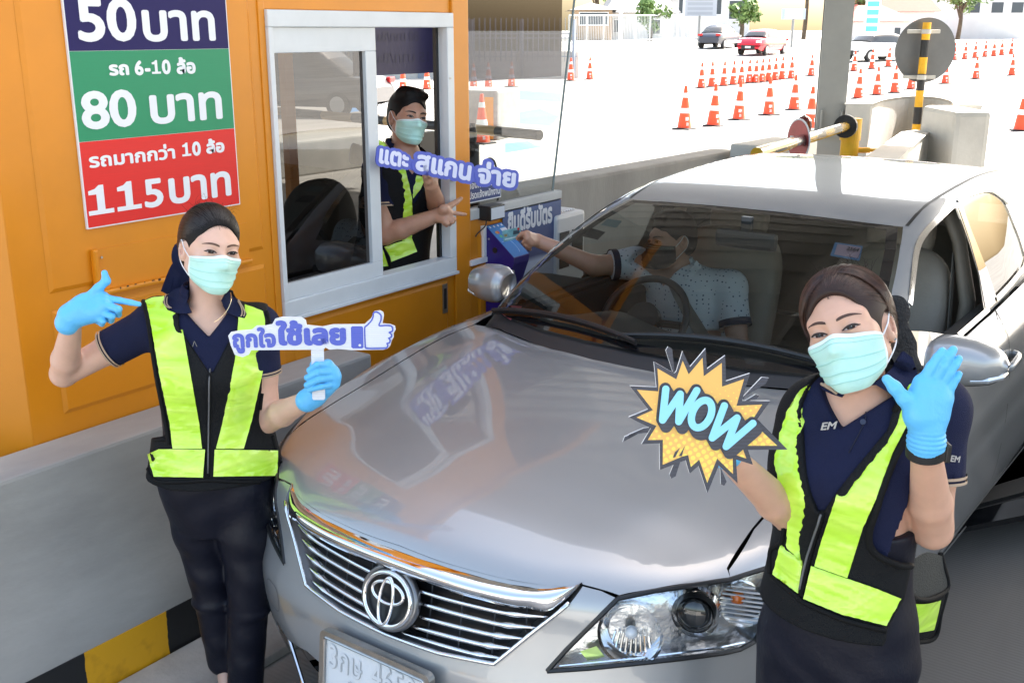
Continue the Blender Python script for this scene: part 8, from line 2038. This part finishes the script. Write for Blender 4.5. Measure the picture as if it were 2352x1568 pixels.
# payment card between thumb and finger
cp = [at(1154, 537.5, x=-2.795), at(1191, 529, x=-2.745), at(1194, 550, x=-2.745), at(1157, 556, x=-2.795)]
X_ = cp[1] - cp[0]; X_ /= np.linalg.norm(X_); Y_ = cp[0] - cp[3]; Y_ -= X_ * (Y_ @ X_); Y_ /= np.linalg.norm(Y_); O = cp[3]
PC = thing('bank_card', 'pale teal bank card held out to the blue card reader', 'bank card', tuple(O))
cf = lambda u, v, l_=0.: O + X_ * .0856 * u + Y_ * .054 * v + np.cross(X_, Y_) * l_
o = rrect(1., 1., .05, c=(.5, 0)); W, G, _ = solid([cf(u, v) for u, v in o], [tuple(range(len(o)))], np.cross(X_, Y_), .0008)
mk('card', W, G, mat('card_teal', (.20, .42, .46), .3, var=.35, vs=45), PC)
quad('card_chip', [cf(.08, .42, .0006), cf(.24, .42, .0006), cf(.24, .66, .0006), cf(.08, .66, .0006)], mat('chip_gold', (.55, .42, .2), .3, metal=.8), PC, thick=.0003)
MB().disc(cf(.88, .86, .0008), np.cross(X_, Y_), .006, 20, .0004).build('card_mark', mat('card_red', (.6, .03, .03), .4), PC)
quad('card_print', [cf(.55, .45, .0006), cf(.92, .45, .0006), cf(.92, .72, .0006), cf(.6, .8, .0006)], mat('card_dark', (.05, .08, .10), .4), PC, thick=.0003)
quad('card_print', [cf(.08, .16, .0006), cf(.9, .16, .0006), cf(.9, .26, .0006), cf(.08, .26, .0006)], mat('card_pale', (.62, .74, .76), .4), PC, thick=.0003)

# ================================================================== boards held up
SB = mat('board_white', (.80, .81, .86), .5); SBLUE = mat('board_blue', (.085, .12, .55), .5); FOAM = mat('foam_edge', (.8, .8, .8), .7)
def ribbed(m, col, scale):
    n, l, b = nodes_of(m); tc = n.new('ShaderNodeNewGeometry'); w = n.new('ShaderNodeTexWave'); w.bands_direction = 'Z'; w.inputs['Scale'].default_value = scale; l.new(tc.outputs['Position'], w.inputs['Vector'])
    bp = n.new('ShaderNodeBump'); bp.inputs['Strength'].default_value = .25; bp.inputs['Distance'].default_value = .002; l.new(w.outputs[0], bp.inputs['Height']); l.new(bp.outputs[0], b.inputs['Normal'])
    r = n.new('ShaderNodeMix'); r.data_type = 'RGBA'; l.new(w.outputs[0], r.inputs[0]); r.inputs['A'].default_value = (*[q * .84 for q in col], 1); r.inputs['B'].default_value = (*col, 1); l.new(r.outputs['Result'], b.inputs['Base Color'])
ribbed(SBLUE, (.10, .135, .58), 60); ribbed(SB, (.80, .81, .86), 60)
class Plane:
    """a flat board through three photo points at given places"""
    def __init__(s, O, A, Bp):
        s.O = np.array(O); s.X = np.array(A) - s.O; s.X /= np.linalg.norm(s.X); n = np.cross(s.X, np.array(Bp) - s.O); s.N = n / np.linalg.norm(n)
        if s.N @ FW > 0: s.N = -s.N
        s.Y = np.cross(s.N, s.X)
    def px(s, u, v, l=0.):
        r = ray(u, v); t = ((s.O - CAMP) @ s.N) / (r @ s.N); return CAMP + r * t + s.N * l
    def board(s, name, px, m, parent, l=0., thick=.004, edge=None):
        V2, Fc = fill2d(np.asarray(px, float), [], 40., 40.); P = np.array([s.px(u, v, l) for u, v in V2]); W, G, nf = solid(P, Fc if np.cross(P[Fc[0][1]] - P[Fc[0][0]], P[Fc[0][2]] - P[Fc[0][0]]) @ s.N > 0 else Fc[:, ::-1], s.N, thick)
        return mk(name, W, G, [m, edge or m], parent, fm=[0] * nf + [1] * (len(G) - nf))
    def stroke(s, name, polys, w, m, parent, l=0., closed=False):
        """thick round-ended strokes drawn on the board; w in photo units"""
        V, Fc, n_ = [], [], 0; k_ = 0
        for pl in polys:
            P = np.array(pl, float)
            for i in range(len(P)):
                k_ += 1; a = np.arange(16) * 2 * math.pi / 16; ci = [s.px(P[i, 0] + w / 2 * math.cos(t), P[i, 1] + w / 2 * math.sin(t), l + k_ * .00001) for t in a]; V += ci; Fc.append(tuple(range(n_, n_ + 16))[::-1]); n_ += 16
                if i + 1 < len(P):
                    k_ += 1; d = P[i + 1] - P[i]; d /= np.linalg.norm(d) + 1e-9; q = np.array([-d[1], d[0]]) * w / 2
                    V += [s.px(*(P[i] + q), l + k_ * .00001), s.px(*(P[i] - q), l + k_ * .00001), s.px(*(P[i + 1] - q), l + k_ * .00001), s.px(*(P[i + 1] + q), l + k_ * .00001)]; Fc.append((n_, n_ + 1, n_ + 2, n_ + 3)); n_ += 4
        return mk(name, V, Fc, m, parent)
# thumbs-up board of the woman at the booth
h1 = 2.993 - .215
PL = Plane(at(713, 780, h=h1), at(860, 780, h=h1), at(713, 700, h=h1 + .004))
TS = thing('hand_sign', 'white cut-out board with blue Thai words and a thumbs up on a stick', 'sign', tuple(at(730, 860, h=h1)))
out = [(524, 771), (530, 793), (539, 814.5), (557, 820), (571, 814.5), (577, 804), (713, 803), (730, 804.5), (743, 802), (748, 798), (757, 803), (775, 801), (808, 804), (880, 803), (890, 800), (896, 794), (899.5, 782), (904, 774), (904, 765), (908.5, 757), (907, 749), (896, 744.6), (878, 743), (881.6, 724.8), (880, 717), (872.6, 713), (860, 715), (852, 731), (837, 744.6), (765, 745), (740, 750), (720, 748), (704, 746), (702, 735.6), (691.4, 728.4), (648.3, 727.5), (632, 732), (625, 744.6), (607, 748), (589, 748), (578, 757), (545, 760), (530, 763)]
PL.board('board', out, SB, TS, 0., .005, FOAM)
PL.board('stick', [(713.4, 800), (742.4, 800), (745.8, 916), (743, 919.4), (719, 919.4), (716.6, 916)], SB, TS, -.0055, .004, FOAM)
def ptxt(PLx, txt, a, b_, top, m, parent, bold, l=.0004, shear=0.):
    p, q, t = PLx.px(*a), PLx.px(*b_), PLx.px(*top); X_ = q - p; w = np.linalg.norm(X_); X_ /= w; Y_ = np.cross(PLx.N, X_); return text_on('lettering', txt, p + PLx.N * l, X_, Y_, m, parent, width=w, height=(t - p) @ Y_, bold=bold, shear=shear)
ptxt(PL, 'ถูกใจ', (536, 812), (636, 811), (600, 751), SBLUE, TS, .05); ptxt(PL, 'ใช้เลย', (636, 793.5), (796, 793), (660, 735), SBLUE, TS, .06)
PL.board('cuff_mark', [(806, 752), (809, 749), (831, 749), (834, 752), (835, 797), (832, 800), (811, 800), (807, 797)], SBLUE, TS, .0006, .0005)
PL.stroke('cuff_dot', [[(826.5, 792.5)]], 6., SB, TS, .0012)
hand_o = spline([(839, 796), (838, 772), (838, 752), (843, 747), (853, 736), (857, 727), (858, 719), (863, 716), (869, 718), (875, 724), (875, 735), (871, 747), (885, 747), (898, 748), (902, 754), (901, 760), (896, 762)], 5)
thumbs = [list(hand_o), list(spline([(894, 763), (899, 767), (899, 773), (893, 776)], 5)), list(spline([(893, 776), (896, 780), (895, 786), (889, 788)], 5)), list(spline([(889, 788), (891, 793), (888, 798), (882, 799), (860, 799.5), (843, 799), (839, 796)], 5))]
PL.stroke('thumb_outline', thumbs, 3.4, SBLUE, TS, .0006)
# purple word board of the man
PM = Plane(at(848, 350, x=-2.955), at(1187, 440, x=-2.80), at(848, 330, x=-2.957))
MS = thing('hand_sign', 'purple blue cut-out board with three pale Thai words held by the man', 'sign', tuple(PM.px(990, 400)))
parts_ = [('แตะ', (868, 375), (936, 388), (872, 340)), ('สแกน', (952, 391), (1079, 417), (960, 352)), ('จ่าย', (1094, 421), (1182, 433), (1098, 368))]
for txt, a, b_, tp in parts_:
    p, q, t = PM.px(*a), PM.px(*b_), PM.px(*tp); X_ = q - p; w = np.linalg.norm(X_); X_ /= w; Y_ = np.cross(PM.N, X_); hgt = (t - p) @ Y_
    W, Lq, G = text2d(txt, .15, 14) if False else text2d(txt, .17); lo, hi = text2d(txt, .04)[0].min(0), text2d(txt, .04)[0].max(0)
    U = (W - lo) / (hi - lo) * (w, hgt); P = p + U[:, :1] * X_ + U[:, 1:] * Y_ + PM.N * (Lq[:, None] * .00008)
    mk('board', *solid(P, G, PM.N, .004)[:2], SBLUE, MS)
    ptxt(PM, txt, a, b_, tp, mat('board_lilac', (.72, .74, .92), .5), MS, .045, l=.0022)
for u0, v0, u1, v1 in ((930, 372, 962, 384), (1072, 400, 1104, 410)): PM.board('board', [(u0, v0 - 12), (u1, v1 - 14), (u1, v1 + 14), (u0, v0 + 12)], SBLUE, MS, -.0006, .003)
# burst board of the woman by the mirror
h2 = 2.0 - .20
PW = Plane(at(1600, 960, h=h2), at(1700, 985, h=h2), at(1600, 860, h=h2 + .012))
WS_ = thing('hand_sign', 'comic burst board in yellow and charcoal with blue WOW lettering', 'sign', tuple(at(1620, 1000, h=h2)))
K = .22721; wp = lambda x, y: (1444.2 + x * K, 787.75 + y * K)
CH_ = mat('burst_charcoal', (.055, .055, .068), .55); ribbed(CH_, (.060, .060, .075), 48); BY = mat('burst_yellow', (.86, .50, .10), .5)
n, l, b = nodes_of(BY); g_ = n.new('ShaderNodeNewGeometry'); dt = n.new('ShaderNodeVectorMath'); dt.operation = 'SUBTRACT'; dt.inputs[1].default_value = tuple(PW.px(*wp(600, 700))); l.new(g_.outputs['Position'], dt.inputs[0])
def dotp(vec):
    q = n.new('ShaderNodeVectorMath'); q.operation = 'DOT_PRODUCT'; q.inputs[1].default_value = tuple(vec); l.new(dt.outputs[0], q.inputs[0]); return q.outputs['Value']
cb = n.new('ShaderNodeCombineXYZ'); l.new(dotp((PW.X + PW.Y) / math.sqrt(2)), cb.inputs[0]); l.new(dotp((PW.X - PW.Y) / math.sqrt(2)), cb.inputs[1])
vo = n.new('ShaderNodeTexVoronoi'); vo.voronoi_dimensions = '2D'; vo.inputs['Scale'].default_value = 92; vo.inputs['Randomness'].default_value = 0.; l.new(cb.outputs[0], vo.inputs['Vector'])
sz = n.new('ShaderNodeMapRange'); sz.inputs['From Min'].default_value = -.07; sz.inputs['From Max'].default_value = .05; sz.inputs['To Min'].default_value = .40; sz.inputs['To Max'].default_value = .0; l.new(dotp(PW.Y * .8 - PW.X * .35), sz.inputs[0])
lt = n.new('ShaderNodeMath'); lt.operation = 'LESS_THAN'; l.new(vo.outputs['Distance'], lt.inputs[0]); l.new(sz.outputs[0], lt.inputs[1])
mx = n.new('ShaderNodeMix'); mx.data_type = 'RGBA'; l.new(lt.outputs[0], mx.inputs[0]); mx.inputs['A'].default_value = (.80, .46, .12, 1); mx.inputs['B'].default_value = (.86, .66, .12, 1); l.new(mx.outputs['Result'], b.inputs['Base Color'])
ob = [(10, 432), (280, 445), (255, 190), (462, 305), (482, 285), (545, 82), (620, 240), (778, 55), (790, 262), (975, 125), (982, 385), (1225, 305), (1165, 508), (1145, 582), (1430, 584), (1300, 768), (1605, 1075), (1205, 1078), (1255, 1228), (1085, 1175), (1100, 1415), (910, 1235), (795, 1515), (705, 1240), (615, 1318), (575, 1182), (450, 1228), (315, 1280), (312, 1012), (130, 1020), (225, 860), (0, 748), (195, 668)]
PW.board('board', [wp(*q) for q in ob], CH_, WS_, 0., .006, FOAM)
for q in ([(375, 75), (398, 35), (440, 62), (464, 300), (445, 290)], [(1150, 550), (1345, 345), (1417, 352), (1385, 412), (1175, 540), (1155, 575)], [(1180, 580), (1285, 518), (1320, 530), (1295, 562), (1210, 585)], [(455, 1226), (522, 1195), (475, 1345), (430, 1368), (412, 1330)], [(925, 1245), (990, 1400), (965, 1440), (932, 1425)], [(0, 968), (0, 925), (150, 860), (222, 850), (190, 905), (95, 915)], [(-60, 1000), (-40, 945), (160, 872), (40, 945)]):
    PW.board('board_shard', [wp(*z) for z in q], CH_, WS_, -.0004, .005, FOAM)
inn_ = [(82, 470), (298, 487), (300, 420), (290, 255), (480, 365), (545, 178), (605, 315), (745, 148), (757, 335), (940, 200), (942, 440), (1165, 362), (1088, 632), (1348, 620), (1240, 790), (1330, 875), (1500, 1035), (1180, 1035), (1150, 1062), (1188, 1165), (1070, 1125), (1050, 1150), (1053, 1322), (893, 1165), (793, 1410), (712, 1175), (628, 1250), (600, 1130), (535, 1145), (343, 1228), (345, 975), (192, 978), (280, 835), (78, 750), (243, 675)]
PW.board('burst', [wp(*q) for q in inn_], BY, WS_, .0006, .0005)
PW.board('dash_mark', [wp(*q) for q in [(445, 1155), (465, 1100), (515, 1058), (470, 1150)]], CH_, WS_, .0010, .0003); PW.board('dash_mark', [wp(*q) for q in [(505, 1140), (565, 1040), (535, 1140)]], CH_, WS_, .0010, .0003)
ell_ = [(728 + 148 * math.cos(t) * .42 + 92 * math.sin(t) * .9, 708 - 148 * math.cos(t) * .9 + 92 * math.sin(t) * .42) for t in np.linspace(0, 2 * math.pi, 33)]
LETT = [[(368, 458), (335, 770), (513, 508), (498, 785), (680, 472)], ell_, [(957, 625), (835, 948), (1085, 748), (975, 1035), (1245, 802)]]
tp_ = lambda pl, dx=0, dy=0: [wp(x + dx, y + dy) for x, y in pl]
PW.stroke('letter_shadow', [tp_(q, 12 * k, 22 * k) for k in (0, 1.2, 2.2, 3.2) for q in LETT], 122 * K, CH_, WS_, .0012)
PW.stroke('letter', [tp_(q) for q in LETT], 74 * K, mat('letter_blue', (.28, .66, .88), .45), WS_, .0062)
